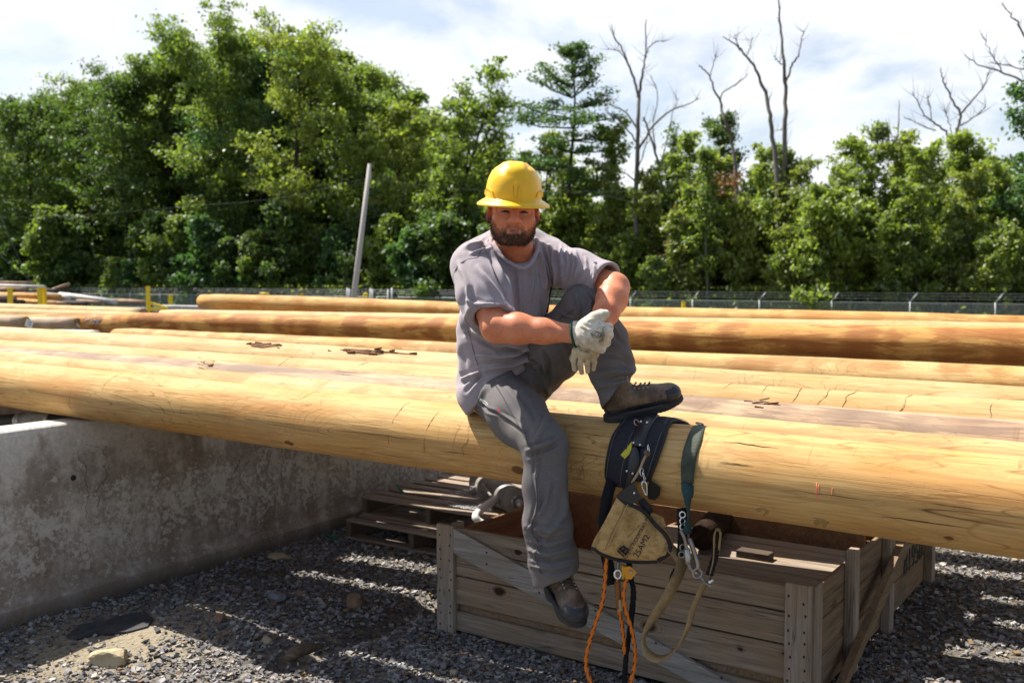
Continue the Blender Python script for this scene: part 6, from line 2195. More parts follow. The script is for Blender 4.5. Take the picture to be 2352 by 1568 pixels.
seam('seam', [z5(905, 20), z5(920, 200), z5(905, 330), z5(870, 420), z5(930, 510), z5(890, 620), z5(935, 740)], psm, 0.0014, trs, PV, Puv)
seam('seam', [z2(470, 990), z2(570, 1040), z2(690, 1100), z2(775, 1180), z2(790, 1290), z2(830, 1330)], psm, 0.0013, trs, PV, Puv)
seam('seam', [z2(1040, 260), z2(1110, 220), z2(1190, 190)], psm, 0.0013, trs, PV, Puv)
wl = simple_mat('white_thread', (0.6, 0.6, 0.58), 0.05, 60)
seam('pocket_stitch', [z2(402, 920), z2(440, 930), z2(468, 958), z2(450, 968), z2(402, 940)], wl, 0.0011, trs, PV, Puv)
pv, pf = patch(PV, PF, [z2(552, 985), z2(580, 1000), z2(578, 1035), z2(556, 1030)], 0.002)
if len(pf):
    link('red_tab', np_mesh('red_tab', pv, pf, True), simple_mat('red_cloth', (0.42, 0.03, 0.05), 0.1, 60), trs)

# ---- boots
def boot(ankle, fwd, up, label, seed):
    f = Vector(fwd).normalized()
    w = Vector(up)
    w = (w - f * w.dot(f)).normalized()
    l = w.cross(f)
    M3 = Matrix((f, l, w)).transposed()

    def q(x, y, z):
        return ankle + M3 @ Vector((x, y, z))
    lo = [min(c) - 0.16 for c in zip(q(-0.08, 0, -0.12), q(0.23, 0, -0.12), q(0, 0, 0.12))]
    hi = [max(c) + 0.16 for c in zip(q(-0.08, 0, -0.12), q(0.23, 0, -0.12), q(0, 0, 0.12))]
    g = Grid(lo, hi, 0.004)
    g.cone(q(-0.002, 0, 0.045), q(-0.005, 0, 0.0), 0.046, 0.050, 0.03)
    g.ell(q(-0.02, 0, -0.05), (0.062, 0.041, 0.05), 0.03, M=M3)
    g.ell(q(0.07, 0, -0.045), (0.085, 0.044, 0.045), 0.04, M=M3)
    g.ell(q(0.145, 0.002, -0.058), (0.076, 0.050, 0.036), 0.03, M=M3)
    g.ell(q(0.168, 0.0, -0.060), (0.056, 0.049, 0.036), 0.015, M=M3)
    g.halfspace(q(0, 0, -0.088), M3 @ Vector((0, 0, -1)), lo, hi)
    V, F = g.mesh(2)
    loc = (V - np.array(ankle)) @ np.array(M3)
    # rubber rand line and creases across the vamp
    N_ = vnormals(V, F)
    V = V + N_ * (0.0018 * (loc[:, 2] < -0.066) + 0.0018 * np.sin(loc[:, 0] * 170) * np.exp(-((loc[:, 0] - 0.085) / 0.03) ** 2) * (loc[:, 2] > -0.04))[:, None]
    o = link('boot', np_mesh('boot', V, F, True), [bt_m], man)
    o['label'] = label
    fr = F[((loc[:, 2] < -0.058) | ((loc[:, 0] > 0.165) & (loc[:, 2] < -0.03)))[F].all(1)]
    us_, iv_ = np.unique(fr, return_inverse=True)
    link('rubber_rand', np_mesh('rubber_rand', V[us_] + N_[us_] * 0.0016, iv_.reshape(-1, 4), True), rd_m, o)
    # lugged sole
    sg = Grid(lo, hi, 0.004)
    sg.ell(q(-0.02, 0, -0.10), (0.070, 0.047, 0.09), 0.01, M=M3)
    sg.ell(q(0.14, 0.002, -0.10), (0.091, 0.056, 0.09), 0.03, M=M3)
    sg.ell(q(0.06, 0, -0.10), (0.08, 0.044, 0.08), 0.02, M=M3)
    sg.halfspace(q(0, 0, -0.116), M3 @ Vector((0, 0, -1)), lo, hi)
    sg.halfspace(q(0.11, 0, -0.116), M3 @ Vector((0.14, 0, -1)), lo, hi)
    sg.halfspace(q(0, 0, -0.086), M3 @ Vector((0, 0, 1)), lo, hi)
    hg = Grid(lo, hi, 0.004)
    hg.ell(q(-0.022, 0, -0.12), (0.070, 0.046, 0.12), 0.01, M=M3)
    hg.halfspace(q(0, 0, -0.137), M3 @ Vector((0, 0, -1)), lo, hi)
    hg.halfspace(q(0, 0, -0.100), M3 @ Vector((0, 0, 1)), lo, hi)
    hg.halfspace(q(0.028, 0, 0), M3 @ Vector((1, 0, 0)), lo, hi)
    sg.D = np.minimum(sg.D, hg.D)
    for i in range(11):
        x = 0.075 + i * 0.0155
        for sgn in (-1, 1):
            sg.cone(q(x, sgn * 0.022, -0.122), q(x + 0.004, sgn * 0.075, -0.112), 0.006, 0.008, 0.002, 'sub')
    for i in range(3):
        sg.cone(q(-0.07 + 0.026 * i, -0.08, -0.140), q(-0.07 + 0.026 * i, 0.08, -0.140), 0.005, 0.005, 0.002, 'sub')
    V2, F2 = sg.mesh(1)
    link('sole', np_mesh('sole', V2, F2, True), sl_m, o)
    # rand: black rubber band round the foot
    pts_ = []
    for a in np.linspace(0, 2 * math.pi, 40, endpoint=False):
        cx_, rx, ry = 0.075, 0.147, 0.047
        x = cx_ + rx * math.cos(a)
        y = ry * math.sin(a) * (1.0 + 0.14 * math.cos(a))
        pts_.append(q(x, y, -0.084))
    MB().tube(pts_, 0.008, 7, closed=True).build('rand', sl_m, o)
    # toe cap, laces, hooks
    uvb = loc
    lc = []
    for i in range(6):
        x = 0.10 - 0.023 * i
        zt = -0.012 + 0.020 * i if i < 4 else 0.05 + 0.028 * (i - 4)
        xs = x if i < 4 else 0.052 - 0.003 * i
        lc.append((xs, zt))

    def topz(x, y):
        m = (np.abs(loc[:, 0] - x) < 0.006) & (np.abs(loc[:, 1] - y) < 0.006) & (loc[:, 2] > -0.06)
        return float(loc[m, 2].max()) if m.any() else None
    mb, hk = MB(), []
    prev = None
    for i in range(5):
        x = 0.112 - 0.017 * i
        row = []
        for y in (-0.022, -0.011, 0, 0.011, 0.022):
            z = topz(x, y)
            if z is None:
                z = -0.02
            row.append(q(x + 0.006 * (y / 0.022), y, z + 0.0012))
        mb.tube(row, 0.0028, 6)
        hk += [row[0], row[-1]]
    for i in range(0):
        z = 0.02 + 0.024 * i
        row = [q(0.052 - 0.0 * i - 0.02 * abs(y) / 0.03 - 0.004 * i, y, z + 0.008 * (y / 0.03)) for y in (-0.03, -0.015, 0, 0.015, 0.03)]
        mb.tube(row, 0.003, 6)
        hk += [row[0], row[-1]]
    mb.build('lace', lc_m, o)
    for h in hk:
        MB().ball(h, 0.0042, 8).build('lace_hook', hk_m, o)
    return o


bt_m, nt, bs = new_mat('worn_boot_leather', 0.55, 0.4)
oc = objco(nt)
b1_ = noise_(nt, oc, 18, 6, 0.65)
b2_ = noise_(nt, oc, 90, 4, 0.6)
cs = ramp(nt, b1_, [(0.3, (0.035, 0.024, 0.017)), (0.5, (0.095, 0.062, 0.04)), (0.68, (0.20, 0.135, 0.085))])
cs = mix(nt, ramp(nt, b2_, [(0.5, 0.0), (0.7, 0.5)]), cs, (0.17, 0.13, 0.09))
nt.links.new(cs, bs.inputs['Base Color'])
bump(nt, bs, b2_, 0.3, 0.003)
rd_m = simple_mat('black_rand', (0.022, 0.022, 0.027), 0.25, 30, 0.42, 0.4, bmp=0.15)
sl_m = simple_mat('dusty_rubber', (0.035, 0.033, 0.033), 0.3, 40, 0.75, 0.3, bmp=0.3)
lc_m = simple_mat('brown_lace', (0.09, 0.06, 0.04), 0.2, 60, 0.9)
hk_m = simple_mat('hook_metal', (0.35, 0.33, 0.3), 0.1, 40, 0.35, 0.5, 0.9, bmp=0)
boot(P(1424, 896, 3.845), Vector((0.97, -0.10, 0.25)), (-0.02, -0.30, 1), 'worn brown boot set on the log with its lugged toe raised', 1)
boot(P(1287, 1306, 3.755), Vector((0.30, -0.88, -0.33)), (0.10, -0.36, 0.9), 'worn brown boot dangling in front of the crate', 2)

# ---- gloves
glm, nt, bs = new_mat('pale_work_leather', 0.75, 0.25)
oc = objco(nt)
g1 = noise_(nt, oc, 16, 5, 0.6)
g2 = noise_(nt, oc, 70, 4, 0.6)
cs = ramp(nt, g1, [(0.32, (0.42, 0.34, 0.22)), (0.5, (0.66, 0.61, 0.51)), (0.72, (0.74, 0.71, 0.65))])
cs = mix(nt, ramp(nt, g2, [(0.35, 0.5), (0.55, 0.0)]), cs, (0.33, 0.27, 0.18))
nt.links.new(cs, bs.inputs['Base Color'])
bump(nt, bs, g2, 0.35, 0.003)
gln = simple_mat('soiled_work_leather', (0.48, 0.40, 0.265), 0.25, 40, 0.8, 0.2, bmp=0.35, dark=(0.24, 0.18, 0.10))
cuf_m = simple_mat('green_binding', (0.015, 0.055, 0.035), 0.2, 60, 0.8)
blk = simple_mat('print_black', (0.02, 0.02, 0.022), 0.05, 60, 0.8, bmp=0)
g = Grid((0.12, 3.55, 1.32), (0.47, 3.95, 1.85), 0.0028)
rhand(g, 0.003, 0.008)
RV, RF = g.mesh(1)
RV = folds(RV, RF, [([(1335, 748), (1352, 757), (1358, 770)], 2.5, 3), ([(1338, 770), (1352, 782), (1352, 795)], 2.5, 3), ([(1345, 762), (1360, 760)], 2, -2.5), ([(1352, 740), (1372, 737)], 2.5, -3)], 1.0, 0.0008, 30, 0.8)
gr = link('glove', np_mesh('glove', RV, RF, True), glm, man)
gr['label'] = 'pale work glove gripping the other wrist, printed on its back'
g = Grid((0.12, 3.55, 1.25), (0.47, 3.95, 1.80), 0.0022)
lhand(g, 0.0018, 0.003)
LV, LF = g.mesh(1)
LV = folds(LV, LF, [([(1314, 826), (1326, 828)], 2, -2), ([(1328, 834), (1341, 836)], 2, -2), ([(1343, 834), (1356, 835)], 2, -2), ([(1358, 830), (1370, 831)], 2, -2)], 1.0, 0.0008, 30, 2.8)
gl_ = link('glove', np_mesh('glove', LV, LF, True), gln, man)
gl_['label'] = 'soiled work glove hanging with its fingers pointing down'
for base, c0_, dirv, r0, par in (('cuff', P(1320, 766, 3.702), (W_R - E_R).normalized(), 0.046, gr),):
    a = dirv.cross(Vector((0, 0, 1))).normalized()
    b = dirv.cross(a)
    dn = (dirv + Vector((0, 0, 0.22))).normalized()
    a = dn.cross(Vector((0, 1, 0))).normalized()
    b = dn.cross(a)
    ring = [c0_ - dn * 0.002 + (a * math.cos(t) * 1.08 + b * math.sin(t)) * r0 for t in (2 * math.pi * k / 28 for k in range(28))]
    MB().tube(ring, 0.0055, 7, closed=True).build('cuff', cuf_m, par)
    gc = MB()
    ring2 = [c0_ + dn * 0.05 + (a * math.cos(t) + b * math.sin(t)) * 0.037 for t in (2 * math.pi * k / 28 for k in range(28))]
    n = 28
    gc.add(ring + ring2, [(i, (i + 1) % n, n + (i + 1) % n, n + i) for i in range(n)], 0, True)
    gc.build('gauntlet', glm, par)
Ruv, Luv = pix(RV), pix(LV)


def print_on(VV, UV_, FF, body_, size, u, v, ang, par, name='glove_print'):
    """lettering that follows the surface, written along the given direction in the survey plane"""
    me = text_mesh(body_, size, (math.cos(ang), 0, math.sin(ang)), (-math.sin(ang), 0, math.cos(ang)), (0, 0, 0), 0.0)
    c0 = surf_at(VV, UV_, u, v)[0]
    for q in me.vertices:
        w = c0 + Vector((q.co.x, 0, q.co.z))
        uu = pix(np.array([w[:]]))[0]
        s_, _i = surf_at(VV, UV_, uu[0], uu[1])
        q.co = Vector((w.x, s_.y - 0.0022, w.z))
    return link(name, me, blk, par)


def ring_on(VV, UV_, pts_, r, par):
    mb = MB()
    mb.tube([surf_at(VV, UV_, u, v)[0] + Vector((0, -0.002, 0)) for u, v in pts_], r, 5)
    mb.build('glove_print', blk, par)


print_on(RV, Ruv, RF, 'TILLMAN', 0.0155, 1382, 772, RAD(79), gr)
print_on(RV, Ruv, RF, '1415M', 0.0125, 1389, 777, RAD(79), gr)
print_on(LV, Luv, LF, '1415M', 0.0125, 1337, 804, RAD(-14), gl_)
cx_, cy_ = 1368.5, 768.5
sh_ = [(-8, -10), (-2, -11.5), (6, -9), (11.5, 0), (6, 8.5), (-2, 11), (-9, 9), (-10, 0), (-8, -10)]
ring_on(RV, Ruv, [(cx_ + a, cy_ + b) for a, b in sh_], 0.0007, gr)
ring_on(RV, Ruv, [(cx_ + 0.2 + 7.4 * math.cos(t), cy_ + 7.4 * math.sin(t)) for t in np.linspace(0, 6.283, 18)], 0.0006, gr)
for seg_ in ([(-4, -4), (-5, 0), (-4, 3)], [(-1, -5), (1, -1), (-1, 3)], [(2, -5), (5, 4)], [(4, -4), (1, 5)], [(-3, 4), (-1, 6)]):
    ring_on(RV, Ruv, [(cx_ + a, cy_ + b) for a, b in seg_], 0.0006, gr)

# ---- face: eyes, brows, lips, beard
eye_w = simple_mat('eye_white', (0.32, 0.27, 0.24), 0.05, 30, 0.3, 0.5, bmp=0)
iris = simple_mat('eye_dark', (0.03, 0.022, 0.018), 0.05, 30, 0.2, 0.5, bmp=0)
hairm, nt, bs = new_mat('dark_brown_hair', 0.75, 0.2)
oc = objco(nt)
hv_ = noise_(nt, mapping(nt, oc, (1, 1, 0.35)), 220, 4, 0.7)
hu = noise_(nt, oc, 30, 3, 0.5)
cs = ramp(nt, hv_, [(0.3, (0.012, 0.008, 0.006)), (0.55, (0.045, 0.027, 0.018)), (0.75, (0.11, 0.075, 0.055))])
nt.links.new(cs, bs.inputs['Base Color'])
bump(nt, bs, hv_, 0.6, 0.004)
for sx_ in (-1, 1):
    e = empty('eye', hp(0.033 * sx_, -0.08, 0.0))
    e.parent = man
    e.matrix_parent_inverse = man.matrix_world.inverted()
    bpy.context.view_layer.update()
    mb = MB()
    mb.ball((0, 0, 0), 1, 14)
    mb.v = [tuple(hp(0.033 * sx_ + 0.0135 * x, -0.0805 + 0.0052 * y - 0.0022 * (1 - x * x), -0.0078 + 0.0031 * z)) for x, y, z in mb.v]
    mb.build('eyeball', eye_w, e)
    mb = MB()
    mb.ball((0, 0, 0), 1, 12)
    mb.v = [tuple(hp(0.033 * sx_ + 0.0056 * x, -0.0836 + 0.004 * y, -0.0075 + 0.0034 * z)) for x, y, z in mb.v]
    mb.build('iris', iris, e)
    mb = MB()  # dark lash tube, thickened to paint in the brow's shadow along the lid
    mb.tube([hp(sx_ * x, y, z) for x, y, z in ((0.0185, -0.084, -0.0058), (0.027, -0.0885, -0.0032), (0.036, -0.0878, -0.0030), (0.047, -0.081, -0.0060))], [0.0014, 0.0028, 0.0028, 0.0014], 6)
    mb.build('lash_and_lid_shade', hairm, e)
    mb = MB()
    rbw = random.Random(3)
    for k in range(70):
        t = rbw.random()
        x = 0.014 + 0.042 * t
        y = -0.0985 + 0.0165 * t * t + 0.004
        z = 0.0085 + 0.007 * math.sin(t * 2.4) + rbw.uniform(-0.003, 0.003)
        a = hp(sx_ * x, y - 0.004, z)
        b = hp(sx_ * (x + 0.008), y - 0.004 + 0.002, z + 0.002 - 0.004 * t)
        mb.tube([a, b], [0.0011, 0.0004], 3)
    mb.build('eyebrow', hairm, man)
lipm = simple_mat('lip', (0.36, 0.12, 0.085), 0.1, 60, 0.5, 0.35, bmp=0)
mb = MB()
mb.tube([hp(x, y, z) for x, y, z in ((-0.024, -0.0885, -0.0690), (-0.012, -0.0945, -0.0665), (0, -0.0955, -0.0672), (0.012, -0.0945, -0.0665), (0.024, -0.0885, -0.0690))], [0.001, 0.0026, 0.0028, 0.0026, 0.001], 6)
mb.tube([hp(x, y, z) for x, y, z in ((-0.023, -0.0885, -0.0705), (-0.011, -0.0950, -0.0735), (0, -0.0965, -0.0738), (0.011, -0.0950, -0.0735), (0.023, -0.0885, -0.0705))], [0.001, 0.0034, 0.0038, 0.0034, 0.001], 6)
mb.build('lips', lipm, man)

hl = (BV - np.array(HC)) @ np.array(HR) / HS
ax_ = np.abs(hl[:, 0])
ztop = np.interp(ax_, [0, 0.012, 0.030, 0.042, 0.055, 0.066, 0.074, 0.082, 0.1], [-0.0490, -0.0490, -0.0520, -0.064, -0.060, -0.046, -0.026, -0.008, -0.004])
nz_ = 0.004 * np.sin(hl[:, 0] * 260) + 0.003 * np.sin(hl[:, 0] * 610 + hl[:, 1] * 300)
inb = (hl[:, 2] < ztop + nz_) & (hl[:, 2] > -0.116 + 0.75 * np.clip(hl[:, 1] + 0.035, 0, 1)) & (hl[:, 1] < 0.012) & (ax_ < 0.098)
mouth = ((hl[:, 0] / 0.026) ** 2 + ((hl[:, 2] + 0.0695) / 0.0075) ** 2) < 1
side = (((ax_ - 0.020) / 0.011) ** 2 + ((hl[:, 2] + 0.083) / 0.006) ** 2) < 1
inb &= ~mouth
fb = BF[inb[BF].all(1)]
us, inv_ = np.unique(fb, return_inverse=True)
BN = vnormals(BV, BF)
cntf = np.bincount(inv_.ravel(), minlength=len(us))
edge = cntf < 4
lift = np.where(edge, 0.0012, 0.0042 * np.clip((ztop[us] - hl[us, 2]) / 0.02, 0.2, 1) + 0.003 * np.clip((-hl[us, 2] - 0.09) / 0.03, 0, 1))
rbd = np.random.default_rng(12)
VB = BV[us] + BN[us] * (lift + rbd.normal(0, 0.0006, len(us)))[:, None]
fb = inv_.reshape(-1, 4)
# short hairs standing off the beard
m = 5200
pick = rbd.integers(0, len(us), m)
base_ = VB[pick] + rbd.normal(0, 0.0012, (m, 3))
dirh = BN[us][pick] * 0.55 + np.array([0, -0.1, -0.9]) + rbd.normal(0, 0.35, (m, 3)) + np.stack([hl[us, 0][pick] * 6, np.zeros(m), np.zeros(m)], -1)
dirh /= np.linalg.norm(dirh, axis=1)[:, None]
ln_ = rbd.uniform(0.003, 0.008, m)[:, None] * np.where(edge[pick], 0.6, 1.0)[:, None]
sd2 = np.cross(dirh, rbd.normal(0, 1, (m, 3)))
sd2 /= np.linalg.norm(sd2, axis=1)[:, None]
hv2 = np.stack([base_ - sd2 * 0.0006, base_ + sd2 * 0.0006, base_ + dirh * ln_ + sd2 * 0.0002, base_ + dirh * ln_ - sd2 * 0.0002], 1).reshape(-1, 3)
hf2 = np.arange(4 * m).reshape(m, 4) + len(VB)
bme_ = np_mesh('beard', np.concatenate([VB, hv2]), np.concatenate([fb, hf2]), True)
den = np.clip((ztop[us] - hl[us, 2]) / 0.034, 0, 1) * np.where(edge, 0.25, 1.0)
den = np.clip(den + 0.0 * den, 0, 1)
da = bme_.attributes.new('beard_cover', 'FLOAT', 'POINT')
da.data.foreach_set('value', np.concatenate([den, np.repeat(np.where(rbd.uniform(0, 1, m) < den[pick] + 0.25, 1.0, 0.5), 4)]).astype(np.float32))
bdm, nt, bs = new_mat('beard_hair', 0.7, 0.2)
oc = objco(nt)
b_n = noise_(nt, mapping(nt, oc, (1, 1, 0.4)), 260, 3, 0.7)
b_h = ramp(nt, noise_(nt, mapping(nt, oc, (1, 1, 0.3)), 170, 4, 0.7), [(0.3, (0.022, 0.012, 0.008)), (0.52, (0.080, 0.044, 0.026)), (0.72, (0.19, 0.13, 0.10))])
b_d = nt.nodes.new('ShaderNodeAttribute')
b_d.attribute_name = 'beard_cover'
b_f = ramp(nt, math_(nt, 'ADD', b_d.outputs['Fac'], math_(nt, 'MULTIPLY', math_(nt, 'SUBTRACT', b_n, 0.5), 1.1)), [(0.2, 0.0), (0.75, 1.0)])
nt.links.new(mix(nt, b_f, (0.52, 0.20, 0.105), b_h), bs.inputs['Base Color'])
bump(nt, bs, b_n, 0.6, 0.004)
link('beard', bme_, bdm, man)
# cropped hair above the ears, under the hat
inh = (hl[:, 2] > 0.020) & (hl[:, 2] < 0.07) & (hl[:, 1] > -0.012) & (ax_ < 0.08)
fh = BF[inh[BF].all(1)]
us, inv_ = np.unique(fh, return_inverse=True)
link('hair', np_mesh('hair', BV[us] + BN[us] * 0.003, inv_.reshape(-1, 4), True), hairm, man)

# ---- hard hat
hc0, hR = hp(0, 0.012, 0.054), Matrix.Rotation(RAD(2.0), 3, 'Y') @ Matrix.Rotation(RAD(3), 3, 'Z') @ Matrix.Rotation(RAD(7), 3, 'X')
DH = 0.134
hat_m, nt, bs = new_mat('yellow_hat_plastic', 0.33, 0.5)
oc = objco(nt)
hn = noise_(nt, oc, 25, 5, 0.6)
nt.links.new(ramp(nt, hn, [(0.3, (0.82, 0.455, 0.005)), (0.6, (0.85, 0.495, 0.006))]), bs.inputs['Base Color'])
nt.links.new(ramp(nt, hn, [(0.35, 0.28), (0.65, 0.42)]), bs.inputs['Roughness'])
prof_ = []
for i in range(25):
    a = math.pi / 2 * i / 24
    prof_.append((math.sin(a) ** 0.78, DH * math.cos(a) ** 0.78, 1.0))
prof_ += [(1.005, -0.006, 0.5), (1.03, -0.010, 0), (1.12, -0.015, 0), (1.22, -0.022, 0), (1.29, -0.029, 0), (1.305, -0.033, 0), (1.295, -0.037, 0), (1.22, -0.030, 0), (1.10, -0.022, 0), (1.0, -0.016, 0), (0.965, 0.0, 0), (0.94, 0.05, 0), (0.80, 0.10, 0), (0.4, 0.135, 0)]
na = 120
V, F = [], []
for (rr, z, dm) in prof_:
    for k in range(na):
        a = 2 * math.pi * k / na
        x, y = rr * 0.112 * math.cos(a), rr * 0.134 * math.sin(a)
        lift_ = 0.0
        if dm > 0:
            e = abs(x)
            sm_s = lambda t: max(0.0, min(1.0, t))
            up_ = sm_s((z - 0.085) / 0.025)
            w0 = 0.036 + 0.010 * (DH - z) / 0.07
            lift_ += 0.0060 * up_ * sm_s((w0 - e) / 0.006)
            lift_ -= 0.0022 * up_ * max(0, 1 - abs(e - w0 - 0.006) / 0.008)
            lift_ += 0.0035 * max(0, 1 - abs(z - 0.012) / 0.02) * (1 if y < 0.09 else 0.6) * 0.4
        n_ = Vector((x / 0.112, y / 0.134, z / DH if dm > 0 else 0))
        n_ = n_.normalized() if n_.length > 0 else Vector((0, 0, 1))
        V.append(hc0 + hR @ (Vector((x, y, z)) + n_ * lift_))
for i in range(len(prof_) - 1):
    for k in range(na):
        l = (k + 1) % na
        F.append((i * na + k, (i + 1) * na + k, (i + 1) * na + l, i * na + l))
mb = MB().add(V, F, 0, True)
hat = mb.build('hard_hat', hat_m, man)


def hq(az, z, out=0.0):
    """point on the dome: az 0 = front, positive to the viewer's right"""
    ca = min(1.0, max(0.0, z / DH)) ** (1 / 0.78)
    a = math.acos(ca)
    r_d = math.sin(a) ** 0.78
    x, y = r_d * 0.112 * math.sin(az), -r_d * 0.134 * math.cos(az)
    n_ = Vector((x / 0.112, y / 0.134, 0.4 * z / DH)).normalized()
    return hc0 + hR @ (Vector((x, y, z)) + n_ * out)


def raised(name, outline, lift, mat, par):
    """low plate moulded on the dome, outline in (azimuth, height)"""
    mb = MB()
    n = len(outline)
    top = [hq(a, z, lift) for a, z in outline]
    bot = [hq(a, z, -0.003) for a, z in outline]
    mb.add(top + bot, [tuple(range(n))] + [(i, (i + 1) % n, n + (i + 1) % n, n + i) for i in range(n)])
    return mb.build(name, mat, par)


raised('front_bracket', [(-0.085, 0.052), (-0.055, 0.052), (-0.045, 0.058), (0.045, 0.058), (0.055, 0.052), (0.06, 0.03), (0.035, 0.002), (-0.035, 0.002), (-0.06, 0.03)], 0.0042, hat_m, hat)
raised('bracket_rib', [(-0.14, 0.048), (-0.10, 0.038), (-0.06, 0.002), (-0.14, 0.002)], 0.006, hat_m, hat)
raised('bracket_rib', [(0.14, 0.048), (0.10, 0.038), (0.06, 0.002), (0.14, 0.002)], 0.006, hat_m, hat)
for sg_ in (-1, 1):
    raised('side_lug', [(sg_ * 0.80, 0.004), (sg_ * 0.88, 0.022), (sg_ * 1.15, 0.030), (sg_ * 1.45, 0.024), (sg_ * 1.5, 0.004)][::sg_], 0.0055, hat_m, hat)

# ------------------------------------------------------------------ climbing gear hung over the front log
def on_log(ax, u, v):
    """(x, angle from the top) of the surface point seen at (u, v)"""
    p, x = ax.hit(u, v)
    n = Vector((0, 0, 1))
    n = (n - ax.d * n.dot(ax.d)).normalized()
    c = ax.d.cross(n)
    if c.y > 0:
        c = -c
    q = p - ax.at(x)
    return x, math.atan2(q.dot(c), q.dot(n))


def draped(ax, rows, lift, thick, nx=8, ny=6, puff=0.0):
    """cloth lying on the pole: rows of (x left, x right, angle); smooth between rows"""
    R_ = curve_pts([Vector(q) for q in rows], ny)
    m = len(R_)
    mb = MB()
    top, bot = [], []
    for r0 in R_:
        for k in range(nx + 1):
            t = k / nx
            x = r0[0] + (r0[1] - r0[0]) * t
            e = math.sin(math.pi * t) ** 0.4
            top.append(ax.around(x, r0[2], lift + thick * (0.45 + 0.55 * e) + puff * e))
            bot.append(ax.around(x, r0[2], lift))
    w = nx + 1
    fs = []
    N_ = m * w
    for i in range(m - 1):
        for k in range(nx):
            a = i * w + k
            fs += [(a, a + 1, a + w + 1, a + w), (N_ + a, N_ + a + w, N_ + a + w + 1, N_ + a + 1)]
        for k in (0, nx):
            a = i * w + k
            fs.append((a, a + w, N_ + a + w, N_ + a))
    for i in (0, m - 1):
        for k in range(nx):
            a = i * w + k
            fs.append((a, a + 1, N_ + a + 1, N_ + a))
    return mb.add(top + bot, fs, 0, True)


g1 = lambda x, y: (1335.9 + x * 0.216, 922 + y * 0.216)
g3 = lambda x, y: (1270 + x * 0.4304, 893.8 + y * 0.4304)
g6 = lambda x, y: (1542.9 + x * 0.2502, 1176 + y * 0.2502)
navy = simple_mat('padded_black_cloth', (0.020, 0.019, 0.027), 0.25, 60, 0.75, 0.3, bmp=0.25)
lea = simple_mat('black_leather', (0.016, 0.015, 0.017), 0.25, 40, 0.38, 0.5, bmp=0.15)
webb = simple_mat('black_webbing', (0.012, 0.012, 0.013), 0.2, 120, 0.85, 0.2, bmp=0.3)
trimm = simple_mat('black_trim', (0.022, 0.021, 0.021), 0.2, 60, 0.7, 0.3)
thread = simple_mat('grey_thread', (0.16, 0.15, 0.14), 0.1, 60, 0.9, bmp=0)
chrome = simple_mat('chrome', (0.72, 0.72, 0.73), 0.05, 40, 0.22, 0.5, 1.0, bmp=0)
hw_st = simple_mat('worn_hook_steel', (0.30, 0.27, 0.24), 0.25, 40, 0.4, 0.5, 0.9, bmp=0.1)
yl = simple_mat('yellow_label', (0.52, 0.47, 0.04), 0.15, 40, 0.7)

edgeL = [g1(480, 175), g1(395, 290), g1(330, 420), g1(285, 620), g1(270, 780), g1(310, 870)]
edgeR = [g1(1000, 160), g1(1000, 230), g1(890, 400), g1(800, 640), g1(725, 830), g1(700, 900)]
rows = []
for (a, b), (c, d) in zip(edgeL, edgeR):
    xl, al = on_log(A1, a, b)
    xr, ar = on_log(A1, c, d)
    rows.append([xl, xr, 0.5 * (al + ar)])
rows.sort(key=lambda q: q[2])
r0 = rows[0]
back = [[r0[0] + 0.10, r0[1] + 0.06, -1.0], [r0[0] + 0.05, r0[1] + 0.03, -0.45], [r0[0] + 0.02, r0[1] + 0.01, -0.05]]
rows = [b for b in back if b[2] < r0[2] - 0.15] + rows
c0 = A1.around(rows[2][0], 0, 0)
belt = empty('tool_belt', c0, 'padded black lineman belt draped over the front log under the raised boot', 'belt')
mid = [(a + b) / 2 for a, b, _ in rows]
# two padded halves with the leather strap running between
padL = [[a, a + (b - a) * 0.62, t] for a, b, t in rows]
padR = [[a + (b - a) * 0.60, b, t] for a, b, t in rows[:-1]]
draped(A1, padL, 0.003, 0.014, 10, 6, 0.006).build('pad', navy, belt)
draped(A1, padR, 0.004, 0.014, 8, 6, 0.008).build('pad', navy, belt)


def edge_line(rws, f, lift, rad, name, mat):
    mb = MB()
    mb.tube(curve_pts([A1.around(a + (b - a) * f, t, lift) for a, b, t in rws], 6), rad, 6)
    mb.build(name, mat, belt)


edge_line(padL, 0.0, 0.008, 0.006, 'piping', trimm)
edge_line(padR, 1.0, 0.010, 0.006, 'piping', trimm)
edge_line(padL, 0.10, 0.0225, 0.0008, 'stitching', thread)
edge_line(padL, 0.62, 0.0235, 0.0008, 'stitching', thread)
edge_line(padR, 0.86, 0.0240, 0.0008, 'stitching', thread)
# leather strap in two pieces
sp_ = []
for a, b in ((g1(660, 170), g1(830, 180)), (g1(630, 270), g1(770, 290)), (g1(575, 400), g1(722, 400)), (g1(560, 500), g1(700, 510))):
    xl, al = on_log(A1, *a)
    xr, ar = on_log(A1, *b)
    sp_.append([xl, xr, 0.5 * (al + ar)])
draped(A1, sp_, 0.024, 0.007, 6, 6, 0.004).build('leather_strap', lea, belt)
sp_ = []
for a, b in ((g1(575, 500), g1(625, 520)), (g1(540, 580), g1(650, 580)), (g1(510, 680), g1(640, 700)), (g1(505, 760), g1(600, 800)), (g1(460, 900), g1(560, 920))):
    xl, al = on_log(A1, *a)
    xr, ar = on_log(A1, *b)
    sp_.append([xl, xr, 0.5 * (al + ar)])
draped(A1, sp_, 0.026, 0.006, 6, 6, 0.002).build('leather_strap', lea, belt)
for x, y in ((650, 295), (715, 305), (590, 478), (660, 498), (528, 720), (590, 742)):
    xx, an = on_log(A1, *g1(x, y))
    MB().ball(A1.around(xx, an, 0.036), 0.0052, 10).build('rivet', chrome, belt)
ly = [on_log(A1, *g1(x, y)) for x, y in ((445, 575), (490, 612), (553, 556), (568, 445))]
